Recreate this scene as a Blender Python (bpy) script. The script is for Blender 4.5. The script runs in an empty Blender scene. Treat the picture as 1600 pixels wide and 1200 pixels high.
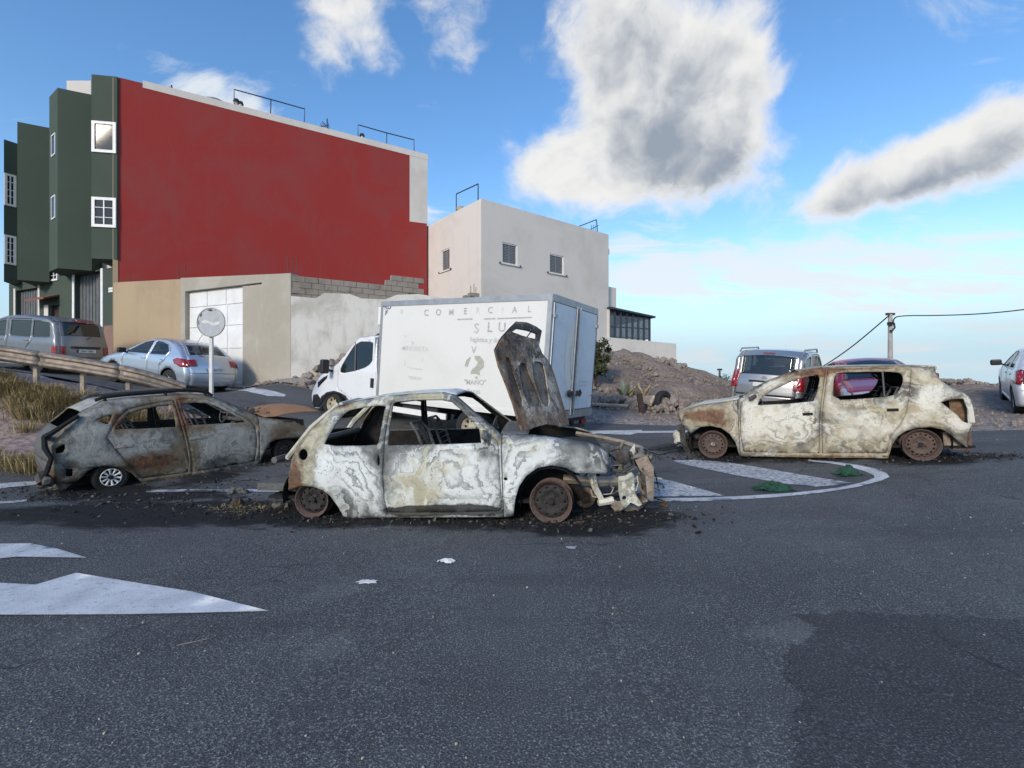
import bpy, bmesh, math, random
import numpy as np
from mathutils import Vector, Matrix
from mathutils.geometry import delaunay_2d_cdt
random.seed(7); RNG = np.random.default_rng(5)
S = bpy.context.scene; COL = S.collection
R = math.radians
# ------------------------------------------------------------------ camera
FPX, CX, CY, CAMZ = 740.0, 800.0, 596.0, 1.37          # photo is 1600 x 1200
cam = bpy.data.cameras.new('camera'); camo = bpy.data.objects.new('camera', cam); COL.objects.link(camo)
cam.sensor_width = 36; cam.lens = 36 * FPX / 1600; cam.shift_y = (CY - 600) / 1600
cam.clip_start = .05; cam.clip_end = 20000
camo.location = (0, 0, CAMZ); camo.rotation_euler = (R(90), 0, 0); S.camera = camo
# ------------------------------------------------------------------ light
SUN_EL, SUN_AZ = 25.0, 207.0                             # azimuth clockwise from +Y: behind the camera, to its left
W = bpy.data.worlds.new('World'); S.world = W; W.use_nodes = True
sun = bpy.data.lights.new('sun', 'SUN'); suno = bpy.data.objects.new('sun', sun); COL.objects.link(suno)
sun.energy = 1.5; sun.angle = R(12); sun.color = (1, .88, .72)
sd = Vector((math.sin(R(SUN_AZ)) * math.cos(R(SUN_EL)), math.cos(R(SUN_AZ)) * math.cos(R(SUN_EL)), math.sin(R(SUN_EL))))
suno.rotation_euler = sd.to_track_quat('Z', 'Y').to_euler(); suno.location = (-20, -20, 30)
vs = S.view_settings; vs.view_transform = 'Standard'; vs.look = 'None'; vs.gamma = 1; vs.use_curve_mapping = False
vs.exposure = 0.85
SKY_STRENGTH = .125
# ------------------------------------------------------------------ node helper
class G:
    def __init__(s, nt): s.nt = nt; s.n = nt.nodes; s.l = nt.links; s.n.clear()
    def put(s, inp, v):
        if v is None: return
        if isinstance(v, bpy.types.NodeSocket): s.l.new(v, inp)
        else:
            if inp.type == 'RGBA' and len(v) == 3: v = (*v, 1)
            inp.default_value = v
    def node(s, t, **kw):
        n = s.n.new(t)
        for k, v in kw.items(): setattr(n, k, v)
        return n
    def m(s, op, a, b=None, c=None, clamp=False):
        n = s.node('ShaderNodeMath', operation=op, use_clamp=clamp)
        for i, v in enumerate((a, b, c)): s.put(n.inputs[i], v)
        return n.outputs[0]
    def vm(s, op, a, b=None, out=0):
        n = s.node('ShaderNodeVectorMath', operation=op)
        s.put(n.inputs[0], a)
        if op == 'SCALE': s.put(n.inputs[3], b)
        else: s.put(n.inputs[1], b)
        return n.outputs[out]
    def mix(s, f, a, b, mode='MIX'):
        n = s.node('ShaderNodeMix', data_type='RGBA', blend_type=mode)
        s.put(n.inputs[0], f); s.put(n.inputs[6], a); s.put(n.inputs[7], b)
        return n.outputs[2]
    def noise(s, vec, scale, detail=4, rough=.5, dist=0, color=False):
        n = s.node('ShaderNodeTexNoise')
        s.put(n.inputs['Vector'], vec)
        for k, v in (('Scale', scale), ('Detail', detail), ('Roughness', rough), ('Distortion', dist)): s.put(n.inputs[k], v)
        return n.outputs['Color' if color else 'Fac']
    def vor(s, vec, scale, feature='F1', out='Distance', rnd=1):
        n = s.node('ShaderNodeTexVoronoi', feature=feature)
        s.put(n.inputs['Vector'], vec); s.put(n.inputs['Scale'], scale); s.put(n.inputs['Randomness'], rnd)
        return n.outputs[out]
    def ramp(s, f, stops, interp='LINEAR'):
        n = s.node('ShaderNodeValToRGB'); s.put(n.inputs[0], f); e = n.color_ramp.elements; n.color_ramp.interpolation = interp
        while len(e) < len(stops): e.new(.5)
        for i, (p, c) in enumerate(stops):
            if not hasattr(c, '__len__'): c = (c, c, c)
            e[i].position = p; e[i].color = (*c, 1)
        return n.outputs[0]
    def ss(s, x, a, b):
        n = s.node('ShaderNodeMapRange', interpolation_type='SMOOTHSTEP'); s.put(n.inputs[0], x)
        s.put(n.inputs[1], a); s.put(n.inputs[2], b); n.inputs[3].default_value = 0; n.inputs[4].default_value = 1
        return n.outputs[0]
    def obj(s): return s.node('ShaderNodeTexCoord').outputs['Object']
    def pos(s): return s.node('ShaderNodeNewGeometry').outputs['Position']
    def sep(s, v):
        n = s.node('ShaderNodeSeparateXYZ'); s.put(n.inputs[0], v); return n.outputs
    def comb(s, x, y, z):
        n = s.node('ShaderNodeCombineXYZ')
        for i, v in enumerate((x, y, z)): s.put(n.inputs[i], v)
        return n.outputs[0]
    def scale(s, v, sx, sy, sz): return s.vm('MULTIPLY', v, (sx, sy, sz))
    def bump(s, h, strength=.3, dist=.01):
        n = s.node('ShaderNodeBump'); s.put(n.inputs['Height'], h); n.inputs['Strength'].default_value = strength
        n.inputs['Distance'].default_value = dist; return n.outputs[0]
    def attr(s, name): return s.node('ShaderNodeAttribute', attribute_name=name).outputs
    def out(s, col, rough=.6, metal=0, normal=None, **kw):
        p = s.node('ShaderNodeBsdfPrincipled'); o = s.node('ShaderNodeOutputMaterial')
        s.put(p.inputs['Base Color'], col); s.put(p.inputs['Roughness'], rough); s.put(p.inputs['Metallic'], metal)
        if normal is not None: s.put(p.inputs['Normal'], normal)
        for k, v in kw.items(): s.put(p.inputs[k.replace('_', ' ')], v)
        s.l.new(p.outputs[0], o.inputs[0]); return p
MATS = {}
def mat(name, f):
    m = bpy.data.materials.new(name); m.use_nodes = True; f(G(m.node_tree)); MATS[name] = m; return m
# ------------------------------------------------------------------ sky with clouds (by direction only)
def sky():
    g = G(W.node_tree)
    d = g.vm('NORMALIZE', g.node('ShaderNodeTexCoord').outputs['Generated'])
    x, y, z = g.sep(d)
    st = g.node('ShaderNodeTexSky', sky_type='NISHITA', sun_disc=False, sun_elevation=R(SUN_EL), sun_rotation=R(SUN_AZ),
                altitude=300, air_density=1.25, dust_density=.35, ozone_density=2.6)
    az = g.m('ARCTAN2', x, y); el = g.m('ARCSINE', z)
    zz = g.m('ADD', g.m('MAXIMUM', z, 0), .16)
    q = g.comb(g.m('DIVIDE', x, zz), g.m('DIVIDE', y, zz), 0)
    warp = g.vm('SCALE', g.vm('SUBTRACT', g.noise(q, 1.3, 3, color=True), (.5, .5, .5)), .35)
    qw = g.vm('ADD', q, warp)
    wisp = g.noise(g.scale(qw, .7, 1.6, 1), 3.2, 8, .62, .6)
    def blob(a, e, sa, se, w, rot=0):
        da = g.m('SUBTRACT', az, R(a)); de = g.m('SUBTRACT', el, R(e))
        c, s_ = math.cos(R(rot)), math.sin(R(rot))
        u = g.m('ADD', g.m('MULTIPLY', da, c), g.m('MULTIPLY', de, s_)); v = g.m('SUBTRACT', g.m('MULTIPLY', de, c), g.m('MULTIPLY', da, s_))
        r2 = g.m('ADD', g.m('POWER', g.m('ABSOLUTE', g.m('DIVIDE', u, R(sa))), 2), g.m('POWER', g.m('ABSOLUTE', g.m('DIVIDE', v, R(se))), 2))
        return g.m('MULTIPLY', g.m('EXPONENT', g.m('MULTIPLY', r2, -1)), w)
    big = [(13, 36, 10, 8.5, .98), (18.5, 25, 10, 6.6, 1.05), (7, 23.5, 9, 3.6, .80), (23, 31, 7, 6.5, .6), (27, 22, 4, 3, .35), (38.5, 18.6, 6.5, 3.2, .98), (46.5, 20.0, 6.5, 4.2, .92), (33, 16.8, 3, 2.0, .42),
           (-21, 36, 5.0, 6, .72), (-17, 38, 3, 5, .35), (-7, 37, 5, 6, .33), (62, 24, 10, 6, .9), (-75, 30, 16, 9, .9), (110, 35, 22, 10, .9), (170, 32, 22, 10, .9), (-140, 40, 22, 10, .9)]
    B = None
    for b in big: B = blob(*b) if B is None else g.m('ADD', B, blob(*b))
    dw = g.vm('ADD', d, g.vm('SCALE', g.vm('SUBTRACT', g.noise(d, 3.5, 4, .55, color=True), (.5, .5, .5)), .16))
    lo_n = g.noise(dw, 4.2, 3, .5); bil = g.noise(dw, 9.5, 12, .60, .15)
    bil2 = g.noise(g.vm('ADD', dw, (-.020, -.01, .026)), 9.5, 4, .55); bil1 = g.noise(dw, 9.5, 4, .55)
    dens = g.m('ADD', g.m('SUBTRACT', B, .50), g.m('ADD', g.m('MULTIPLY', g.m('SUBTRACT', lo_n, .5), 1.0), g.m('MULTIPLY', g.m('SUBTRACT', bil, .5), 1.5)))
    a1 = g.ss(dens, -.20, .36)
    thick = g.ss(dens, .0, .55)
    SH = None
    for b in [(19, 25.5, 8.5, 6.5, .80), (13, 35, 7, 6, .42), (25, 21, 5, 2.6, .6), (38, 16.6, 7, 1.9, .8), (46, 18.2, 6, 2.0, .6), (-7, 36, 5, 6, .5), (-18, 34, 3, 5, .3), (62, 21, 10, 5, .6), (-75, 27, 16, 8, .6), (110, 32, 25, 9, .6), (170, 29, 25, 9, .6), (-140, 36, 25, 9, .6)]:
        SH = blob(*b) if SH is None else g.m('ADD', SH, blob(*b))
    relief = g.m('MULTIPLY', g.m('SUBTRACT', bil2, bil1), 1.7)
    shade = g.m('MULTIPLY', thick, g.m('ADD', g.m('ADD', SH, relief), g.m('MULTIPLY', g.m('SUBTRACT', g.noise(dw, 6.0, 8, .6), .5), 1.1), clamp=True), clamp=True)
    shade = g.m('MULTIPLY', g.ss(shade, -.15, 1.25), 1.0)
    ccol = g.mix(shade, (.50, .497, .49), (.150, .182, .230))
    # thin white veils and a pale bank along the horizon
    V = None
    for b in [(29, 12.5, 16, 3.6, .56), (14, 12, 7, 2.8, .52), (16, 17, 6, 2, .3), (40, 8, 16, 3, .40), (-27, 25, 14, 3.0, .62, -17), (-14, 20, 7, 2.4, .42, -20), (-5, 23, 3, 3, .3), (48, 30, 14, 7, .24), (70, 12, 20, 5, .4), (-80, 12, 25, 6, .4), (180, 14, 60, 6, .4), (110, 12, 30, 5, .4)]:
        V = blob(*b) if V is None else g.m('ADD', V, blob(*b))
    a2 = g.m('MULTIPLY', g.ss(g.m('ADD', g.m('MULTIPLY', g.m('SUBTRACT', wisp, .5), 1.5), g.m('SUBTRACT', V, .25)), -.05, .40), .88)
    hband = g.m('MULTIPLY', g.ss(el, R(15), R(2)), .94)
    hn = g.noise(g.scale(g.comb(az, el, 0), 3, 16, 1), 2.0, 6, .55)
    low = g.m('MULTIPLY', g.m('MULTIPLY', g.ss(hn, .44, .62), g.ss(el, R(6.5), R(3.5))), g.m('MULTIPLY', g.ss(el, R(.2), R(2.0)), .75))
    skyc = g.vm('SCALE', st.outputs[0], SKY_STRENGTH)
    hs = g.node('ShaderNodeHueSaturation'); hs.inputs['Saturation'].default_value = 1.22; hs.inputs['Value'].default_value = 1.0; g.put(hs.inputs['Color'], skyc)
    c = g.mix(1.0, hs.outputs[0], (1.02, .955, .99), 'MULTIPLY')
    c = g.mix(hband, c, (.265, .382, .465))
    c = g.mix(a2, c, (.46, .485, .505))
    c = g.mix(low, c, (.40, .43, .455))
    c = g.mix(a1, c, ccol)
    bg = g.node('ShaderNodeBackground'); g.put(bg.inputs[0], c); bg.inputs[1].default_value = 1.0
    o = g.node('ShaderNodeOutputWorld'); g.l.new(bg.outputs[0], o.inputs[0])
sky()
# ------------------------------------------------------------------ geometry helpers
def px(x, y, depth):
    return Vector(((x - CX) / FPX * depth, depth, CAMZ - (y - CY) / FPX * depth))
def ray(x, y): return Vector(((x - CX) / FPX, 1.0, -(y - CY) / FPX))
def link(name, me, m=None, parent=None, smooth=None):
    o = bpy.data.objects.new(name, me); COL.objects.link(o)
    if m is not None:
        me.materials.clear()
        for k in (m if isinstance(m, (list, tuple)) else [m]): me.materials.append(MATS[k] if isinstance(k, str) else k)
    if parent is not None: o.parent = parent
    if smooth is not None:
        me.polygons.foreach_set('use_smooth', [True] * len(me.polygons))
        if smooth < 180: me.set_sharp_from_angle(angle=R(smooth))
    return o
def mesh(verts, faces, name='m'):
    me = bpy.data.meshes.new(name); me.from_pydata([tuple(v) for v in verts], [], [tuple(int(i) for i in f) for f in faces]); me.update(); return me
def tag(o, label=None, cat=None, group=None, kind=None):
    for k, v in (('label', label), ('category', cat), ('group', group), ('kind', kind)):
        if v: o[k] = v
    return o
def empty(name, loc=(0, 0, 0), label=None, cat=None, group=None, matrix=None):
    o = bpy.data.objects.new(name, None); COL.objects.link(o); o.empty_display_size = .2
    if matrix is not None: o.matrix_world = matrix
    else: o.location = loc
    return tag(o, label, cat, group)
class MB:                                   # mesh collector
    def __init__(s): s.v = []; s.f = []
    def add(s, v, f):
        n = len(s.v); s.v += [tuple(a) for a in v]; s.f += [tuple(i + n for i in q) for q in f]; return s
    def box(s, lo, hi, M=None):
        x0, y0, z0 = lo; x1, y1, z1 = hi
        v = [Vector(p) for p in ((x0, y0, z0), (x1, y0, z0), (x1, y1, z0), (x0, y1, z0), (x0, y0, z1), (x1, y0, z1), (x1, y1, z1), (x0, y1, z1))]
        if M is not None: v = [M @ p for p in v]
        return s.add(v, [(0, 3, 2, 1), (4, 5, 6, 7), (0, 1, 5, 4), (1, 2, 6, 5), (2, 3, 7, 6), (3, 0, 4, 7)])
    def tube(s, pts, r, n=8, cap=True):
        pts = [Vector(p) for p in pts]; k = len(pts); rs = r if isinstance(r, (list, tuple)) else [r] * k
        v = []; f = []; ref = None
        for i, p in enumerate(pts):
            t = (pts[min(i + 1, k - 1)] - pts[max(i - 1, 0)]).normalized()
            if ref is None: ref = Vector((0, 0, 1)) if abs(t.z) < .9 else Vector((1, 0, 0))
            a = t.cross(ref).normalized(); b = a.cross(t).normalized(); ref = b
            for j in range(n):
                w = 2 * math.pi * j / n; v.append(p + (a * math.cos(w) + b * math.sin(w)) * rs[i])
        for i in range(k - 1):
            for j in range(n): f.append((i * n + j, i * n + (j + 1) % n, (i + 1) * n + (j + 1) % n, (i + 1) * n + j))
        if cap: f.append(tuple(range(n))[::-1]); f.append(tuple((k - 1) * n + j for j in range(n)))
        return s.add(v, f)
    def lathe(s, prof, n=40, M=None):       # prof [(r, y)] about the Y axis
        v = []; f = []; k = len(prof)
        for r, yy in prof:
            for j in range(n):
                w = 2 * math.pi * j / n; v.append(Vector((r * math.cos(w), yy, r * math.sin(w))))
        if M is not None: v = [M @ p for p in v]
        for i in range(k - 1):
            for j in range(n): f.append((i * n + j, (i + 1) * n + j, (i + 1) * n + (j + 1) % n, i * n + (j + 1) % n))
        return s.add(v, f)
    def rock(s, c, r, seed=None, squash=(1, 1, 1), jag=.28):
        rn = random.Random(seed if seed is not None else random.random())
        bm = bmesh.new(); bmesh.ops.create_icosphere(bm, subdivisions=1, radius=1)
        M = Matrix.Rotation(rn.random() * 6.3, 3, Vector((rn.random() - .5, rn.random() - .5, rn.random() - .5 + .01)).normalized())
        v = []
        for q in bm.verts:
            p = q.co * (1 + rn.uniform(-jag, jag)); p = Vector((p.x * squash[0], p.y * squash[1], p.z * squash[2])); v.append(Vector(c) + (M @ p) * r)
        f = [tuple(w.index for w in q.verts) for q in bm.faces]; bm.free()
        return s.add(v, f)
    def build(s, name, m, parent=None, smooth=None, bevel=0):
        o = link(name, mesh(s.v, s.f, name), m, parent, smooth)
        if bevel:
            b = o.modifiers.new('bevel', 'BEVEL'); b.width = bevel; b.segments = 2; b.limit_method = 'ANGLE'; b.angle_limit = R(40)
        return o
def pip(P, poly):
    P = np.asarray(P, float); poly = np.asarray(poly, float); c = np.zeros(len(P), bool); n = len(poly); j = n - 1
    for i in range(n):
        xi, yi = poly[i]; xj, yj = poly[j]
        if yi != yj:
            t = ((yi > P[:, 1]) != (yj > P[:, 1])) & (P[:, 0] < (xj - xi) * (P[:, 1] - yi) / (yj - yi) + xi); c ^= t
        j = i
    return c
def resample(poly, step, closed=True):
    out = []; n = len(poly)
    for i in range(n if closed else n - 1):
        a = np.array(poly[i], float); b = np.array(poly[(i + 1) % n], float); k = max(1, int(np.ceil(np.linalg.norm(b - a) / step)))
        for t in range(k): out.append(a + (b - a) * t / k)
    if not closed: out.append(np.array(poly[-1], float))
    return np.array(out)
def smooth_poly(poly, it=1, closed=True):       # Chaikin
    p = [np.array(q, float) for q in poly]
    for _ in range(it):
        o = []; n = len(p)
        rng = range(n) if closed else range(n - 1)
        if not closed: o.append(p[0])
        for i in rng:
            a, b = p[i], p[(i + 1) % n]; o += [a * .75 + b * .25, a * .25 + b * .75]
        if not closed: o.append(p[-1])
        p = o
    return [tuple(q) for q in p]
def cdt(outer, holes, step, jitter=0.0, grid=True):
    loops = [resample(outer, step)] + [resample(h, step) for h in holes]
    pts = []; edges = []
    for L in loops:
        n0 = len(pts); pts += [tuple(p) for p in L]; edges += [(n0 + i, n0 + (i + 1) % len(L)) for i in range(len(L))]
    if grid:
        A = loops[0]; lo = A.min(0); hi = A.max(0)
        gx, gy = np.meshgrid(np.arange(lo[0] + step / 2, hi[0], step), np.arange(lo[1] + step / 2, hi[1], step))
        gx[::2] += step * .25; gx[1::2] -= step * .25
        P = np.stack([gx.ravel(), gy.ravel()], 1)
        if jitter: P += RNG.uniform(-jitter, jitter, P.shape) * step
        ok = pip(P, outer)
        for h in holes: ok &= ~pip(P, h)
        P = P[ok]; B = np.concatenate(loops)
        if len(P):
            keep = np.ones(len(P), bool)
            for i in range(0, len(P), 2000):
                dd = ((P[i:i + 2000, None, :] - B[None]) ** 2).sum(2).min(1); keep[i:i + 2000] = dd > (.5 * step) ** 2
            pts += [tuple(p) for p in P[keep]]
    v, e, f, *_ = delaunay_2d_cdt([Vector((float(p[0]), float(p[1]))) for p in pts], edges, [], 0, 1e-6)
    V = np.array([(q.x, q.y) for q in v]); F = np.array([t for t in f if len(t) == 3])
    C = V[F].mean(1); ok = pip(C, outer)
    for h in holes: ok &= ~pip(C, h)
    F = F[ok]
    a = V[F[:, 1]] - V[F[:, 0]]; b = V[F[:, 2]] - V[F[:, 0]]; cr = a[:, 0] * b[:, 1] - a[:, 1] * b[:, 0]
    F[cr < 0] = F[cr < 0][:, ::-1]
    used = np.unique(F); idx = -np.ones(len(V), int); idx[used] = np.arange(len(used))
    return V[used], idx[F]
def boundary(F):
    E = {}
    for t in F:
        for i in range(3):
            a, b = int(t[i]), int(t[(i + 1) % 3]); E[(a, b)] = 1
    return [(a, b) for (a, b) in E if (b, a) not in E]
def slab(name, outer, holes, fn, depth, m, parent=None, step=1e9, grid=False, jitter=0.0):
    """extruded polygon; fn(u, v, w) -> point, w runs from 0 (front) to -depth"""
    V, F = cdt(outer, holes, step, jitter, grid); n = len(V)
    v = [fn(p[0], p[1], 0) for p in V] + [fn(p[0], p[1], -depth) for p in V]
    f = [tuple(t) for t in F] + [tuple(int(i) + n for i in t[::-1]) for t in F] + [(b, a, a + n, b + n) for a, b in boundary(F)]
    o = link(name, mesh(v, f, name), m, parent)
    bm = bmesh.new(); bm.from_mesh(o.data); bmesh.ops.recalc_face_normals(bm, faces=bm.faces); bm.to_mesh(o.data); bm.free()
    return o
def wearattr(o, vals):
    at = o.data.attributes.new('wear', 'FLOAT_COLOR', 'POINT'); at.data.foreach_set('color', np.asarray(vals, np.float32).ravel())
def dup(o, parent=None, loc=None, rot=None):
    c = o.copy(); COL.objects.link(c)
    if parent is not None: c.parent = parent
    if loc is not None: c.location = loc
    if rot is not None: c.rotation_euler = rot
    return c
def textmesh(s, size, name='lettering', extrude=.0, align='LEFT', space=1.0):
    cu = bpy.data.curves.new(name, 'FONT'); cu.body = s; cu.size = size; cu.extrude = extrude; cu.align_x = align; cu.space_character = space; cu.offset = size * .012
    t = bpy.data.objects.new(name, cu); COL.objects.link(t); dg = bpy.context.evaluated_depsgraph_get()
    me = bpy.data.meshes.new_from_object(t.evaluated_get(dg)); bpy.data.objects.remove(t); return me
# ------------------------------------------------------------------ materials
def plain(name, col, rough=.6, metal=0, var=.12, scale=6, bump=0, **kw):
    def f(g):
        o = g.obj(); n = g.noise(o, scale, 6, .6)
        c = g.mix(g.ss(n, .3, .7), tuple(v * (1 - var) for v in col), tuple(min(1, v * (1 + var)) for v in col))
        g.out(c, rough, metal, g.bump(g.noise(o, scale * 12, 4), bump, .004) if bump else None, **kw)
    return mat(name, f)
def wall_mat(name, col, stain, amount=.35, bump=.25, scale=1.0, rough=.9):
    def f(g):
        o = g.pos(); n = g.noise(o, .5 * scale, 8, .62, .5); st = g.noise(g.scale(o, 1.3, 1.3, .22), 1.6 * scale, 7, .65)
        c = g.mix(g.m('MULTIPLY', g.ss(n, .42, .72), amount), col, stain)
        c = g.mix(g.m('MULTIPLY', g.ss(st, .52, .75), amount * .7), c, stain)
        fine = g.noise(o, 40, 5, .6)
        c = g.mix(g.m('MULTIPLY', g.ss(fine, .35, .75), .12), c, tuple(v * .6 for v in col))
        g.out(c, rough, 0, g.bump(g.m('ADD', fine, g.m('MULTIPLY', g.noise(o, 6, 5, .6), 2)), bump, .012))
    return mat(name, f)
def asphalt_f(base, light, dusty):
    def f(g):
        o = g.pos()
        big = g.noise(o, .55, 6, .6, .4); mid = g.noise(o, 5, 5, .6)
        grain = g.noise(o, 100, 4, .70); vor = g.vor(o, 125)
        c = g.mix(g.ss(big, .3, .7), tuple(v * .8 for v in base), tuple(v * 1.2 for v in base))
        c = g.mix(g.m('MULTIPLY', g.ss(mid, .45, .75), .35), c, tuple(v * 1.5 for v in base))
        c = g.mix(g.m('MULTIPLY', g.ss(grain, .52, .66), .9), c, light)
        c = g.mix(g.m('MULTIPLY', g.ss(grain, .50, .30), .75), c, tuple(v * .3 for v in base))
        lf = g.noise(g.scale(o, .8, 1.4, 1), .9, 6, .65, .8)
        c = g.mix(g.m('MULTIPLY', g.ss(lf, .53, .70), dusty), c, tuple(v * 1.15 for v in light))
        crk = g.vor(g.vm('ADD', o, g.vm('SCALE', g.noise(o, 2.2, 4, color=True), .5)), .42, 'DISTANCE_TO_EDGE')
        c = g.mix(g.m('MULTIPLY', g.m('MULTIPLY', g.ss(crk, .006, .001), g.ss(g.noise(o, .35, 2), .50, .58)), .6), c, (.014, .014, .016))
        band = g.noise(g.scale(o, .12, 1.1, 1), 1.3, 5, .6, .4); c = g.mix(g.m('MULTIPLY', g.ss(band, .50, .66), .30), c, tuple(v * .45 for v in base))
        oil = g.m('MULTIPLY', g.ss(g.vor(g.vm('ADD', o, g.vm('SCALE', g.noise(o, 4, 4, color=True), .25)), .9), .16, .05), g.ss(g.noise(o, .8, 2), .5, .56)); c = g.mix(g.m('MULTIPLY', oil, .6), c, (.018, .018, .02))
        w = g.attr('wear'); s = g.sep(w['Vector'])
        n2 = g.noise(g.scale(o, 1, 2.0, 1), 3.0, 7, .7, .6)
        soot = g.ss(g.m('ADD', s[1], g.m('MULTIPLY', g.m('SUBTRACT', n2, .5), .9)), .30, .62)
        ash = g.m('MULTIPLY', soot, g.ss(g.noise(g.scale(o, 1.2, 3.0, 1), 5, 8, .75, 1.2), .56, .70))
        c = g.mix(g.m('MULTIPLY', soot, .93), c, (.0085, .008, .008))
        c = g.mix(g.m('MULTIPLY', ash, .5), c, (.16, .15, .14))
        h = g.m('ADD', grain, g.m('MULTIPLY', vor, .6))
        g.out(c, g.m('ADD', g.m('MULTIPLY', g.ss(mid, .3, .7), .12), .70), 0, g.bump(h, .85, .008), Specular_IOR_Level=.25)
    return f
mat('asphalt', asphalt_f((.084, .087, .089), (.34, .345, .34), .12))
mat('asphalt_new', asphalt_f((.058, .061, .064), (.20, .205, .205), .05))
def road_paint(g):
    o = g.pos(); n = g.noise(o, 22, 7, .68); n2 = g.noise(o, 3, 5, .6); grain = g.noise(o, 150, 2, .6)
    w = g.sep(g.attr('wear')['Vector'])
    c = g.mix(g.ss(n2, .3, .75), (.66, .68, .70), (.44, .46, .48))
    k = g.m('MULTIPLY', g.ss(g.m('ADD', n, g.m('MULTIPLY', w[0], .26)), .54, .76), .85)
    c = g.mix(g.m('MULTIPLY', w[0], .7), c, (.33, .33, .34))
    c = g.mix(g.m('MULTIPLY', g.ss(grain, .52, .34), .30), c, (.10, .11, .12))
    c = g.mix(k, c, (.06, .065, .075))
    soot = g.ss(g.m('ADD', w[1], g.m('MULTIPLY', g.m('SUBTRACT', n2, .5), .8)), .3, .7)
    c = g.mix(g.m('MULTIPLY', soot, .9), c, (.012, .012, .012))
    g.out(c, .8, 0, g.bump(g.m('ADD', n, grain), .4, .006))
mat('road_paint', road_paint)
def dirt(g):
    o = g.pos(); n = g.noise(o, .35, 8, .65, .3); f = g.noise(o, 9, 8, .72); p = g.vor(o, 7)
    c = g.ramp(n, [(.25, (.15, .112, .086)), (.5, (.225, .172, .136)), (.72, (.30, .24, .195))])
    c = g.mix(g.m('MULTIPLY', g.ss(f, .5, .75), .65), c, (.42, .36, .30))
    c = g.mix(g.m('MULTIPLY', g.ss(f, .48, .28), .7), c, (.08, .062, .05))
    w = g.sep(g.attr('wear')['Vector'])
    gravel = g.m('MULTIPLY', w[0], 1.0)
    gc = g.mix(g.ss(g.vor(o, 14, out='Color'), .2, .9), (.20, .175, .155), (.46, .42, .385))
    c = g.mix(g.m('MULTIPLY', gravel, .8), c, gc)
    pink = g.mix(g.ss(g.noise(g.vm('ADD', o, g.vm('SCALE', g.noise(o, 3, 3, color=True), .4)), 9, 7, .7), .35, .7), (.22, .155, .135), (.42, .33, .30))
    c = g.mix(w[1], c, pink)
    g.out(c, .95, 0, g.bump(g.m('ADD', g.m('MULTIPLY', f, 1.2), p), .9, .05))
mat('dirt', dirt)
wall_mat('red_plaster', (.31, .027, .023), (.26, .050, .045), .75, .2)
wall_mat('green_plaster', (.052, .074, .055), (.066, .088, .068), .6, .2)
wall_mat('white_plaster', (.69, .645, .58), (.52, .47, .40), .55, .15)
wall_mat('cream_plaster', (.68, .65, .60), (.50, .45, .38), .4, .15)
wall_mat('tan_plaster', (.43, .325, .205), (.32, .245, .16), .6, .3)
wall_mat('bare_concrete', (.38, .345, .28), (.50, .47, .41), .65, .4, 1.6)
wall_mat('whitewash', (.84, .79, .69), (.42, .37, .30), .62, .5, 2.2)
wall_mat('concrete_block', (.33, .285, .235), (.15, .125, .10), .6, .6, 3)
wall_mat('sidewalk', (.30, .28, .25), (.2, .18, .16), .5, .4, 2)
wall_mat('pinkish_stone', (.27, .17, .14), (.2, .12, .1), .6, .3, 2)
wall_mat('stone', (.24, .20, .17), (.36, .31, .27), .7, .8, 4)
wall_mat('terracotta', (.25, .09, .06), (.17, .06, .045), .5, .3, 3)
plain('white_frame', (.80, .79, .76), .5, var=.05)
plain('shutter_grey', (.20, .215, .225), .6, var=.08)
plain('roller_door', (.115, .118, .12), .6, var=.2, scale=3)
plain('garage_white', (.76, .755, .73), .55, var=.07, scale=2, bump=.1)
plain('dark_void', (.012, .012, .013), .9, var=.2)
plain('rust_pipe', (.10, .05, .03), .8, var=.4, scale=20)
plain('thin_steel', (.055, .065, .085), .5, .3)
plain('galvanised', (.30, .285, .265), .55, .35, var=.25, scale=12)
plain('pole_concrete', (.36, .34, .32), .8, var=.2)
plain('black_plastic', (.016, .017, .019), .5, var=.2)
plain('tyre', (.017, .017, .018), .8, var=.3, scale=20, bump=.3)
plain('alloy', (.42, .43, .44), .35, .8)
plain('interior', (.02, .021, .023), .8)
plain('seat_cloth', (.028, .032, .045), .85, var=.2)
plain('rubber_cable', (.02, .022, .025), .6)
plain('brown_wood', (.045, .025, .02), .7, var=.3, scale=15)
plain('plank_wood', (.42, .36, .28), .8, var=.3, scale=15)
plain('paper', (.62, .64, .64), .8, var=.12, scale=30)
plain('green_cloth', (.010, .055, .030), .85, var=.5, scale=25)
plain('cardboard', (.42, .33, .22), .8)
plain('char', (.010, .0095, .009), .9, var=.5, scale=30, bump=.6)
plain('ash_grey', (.10, .096, .09), .95, var=.6, scale=30, bump=.6)
plain('burnt_brown', (.075, .048, .030), .9, var=.6, scale=25, bump=.6)
plain('lamp_lens', (.62, .64, .66), .12, 0, var=.1)
def glass(name, col, rough=.04, alpha=.6):
    def f(g):
        p = g.out(col, rough, 0); p.inputs['Specular IOR Level'].default_value = .8
        p.inputs['Alpha'].default_value = alpha
    mat(name, f)
glass('car_glass', (.020, .030, .034), .03, .62)
glass('dark_glass', (.010, .012, .015), .03, .92)
glass('window_glass', (.03, .035, .045), .05, .93); MATS['window_glass'].node_tree.nodes['Principled BSDF'].inputs['Specular IOR Level'].default_value = .30
glass('veranda_glass', (.10, .13, .16), .05, .45)
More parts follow.
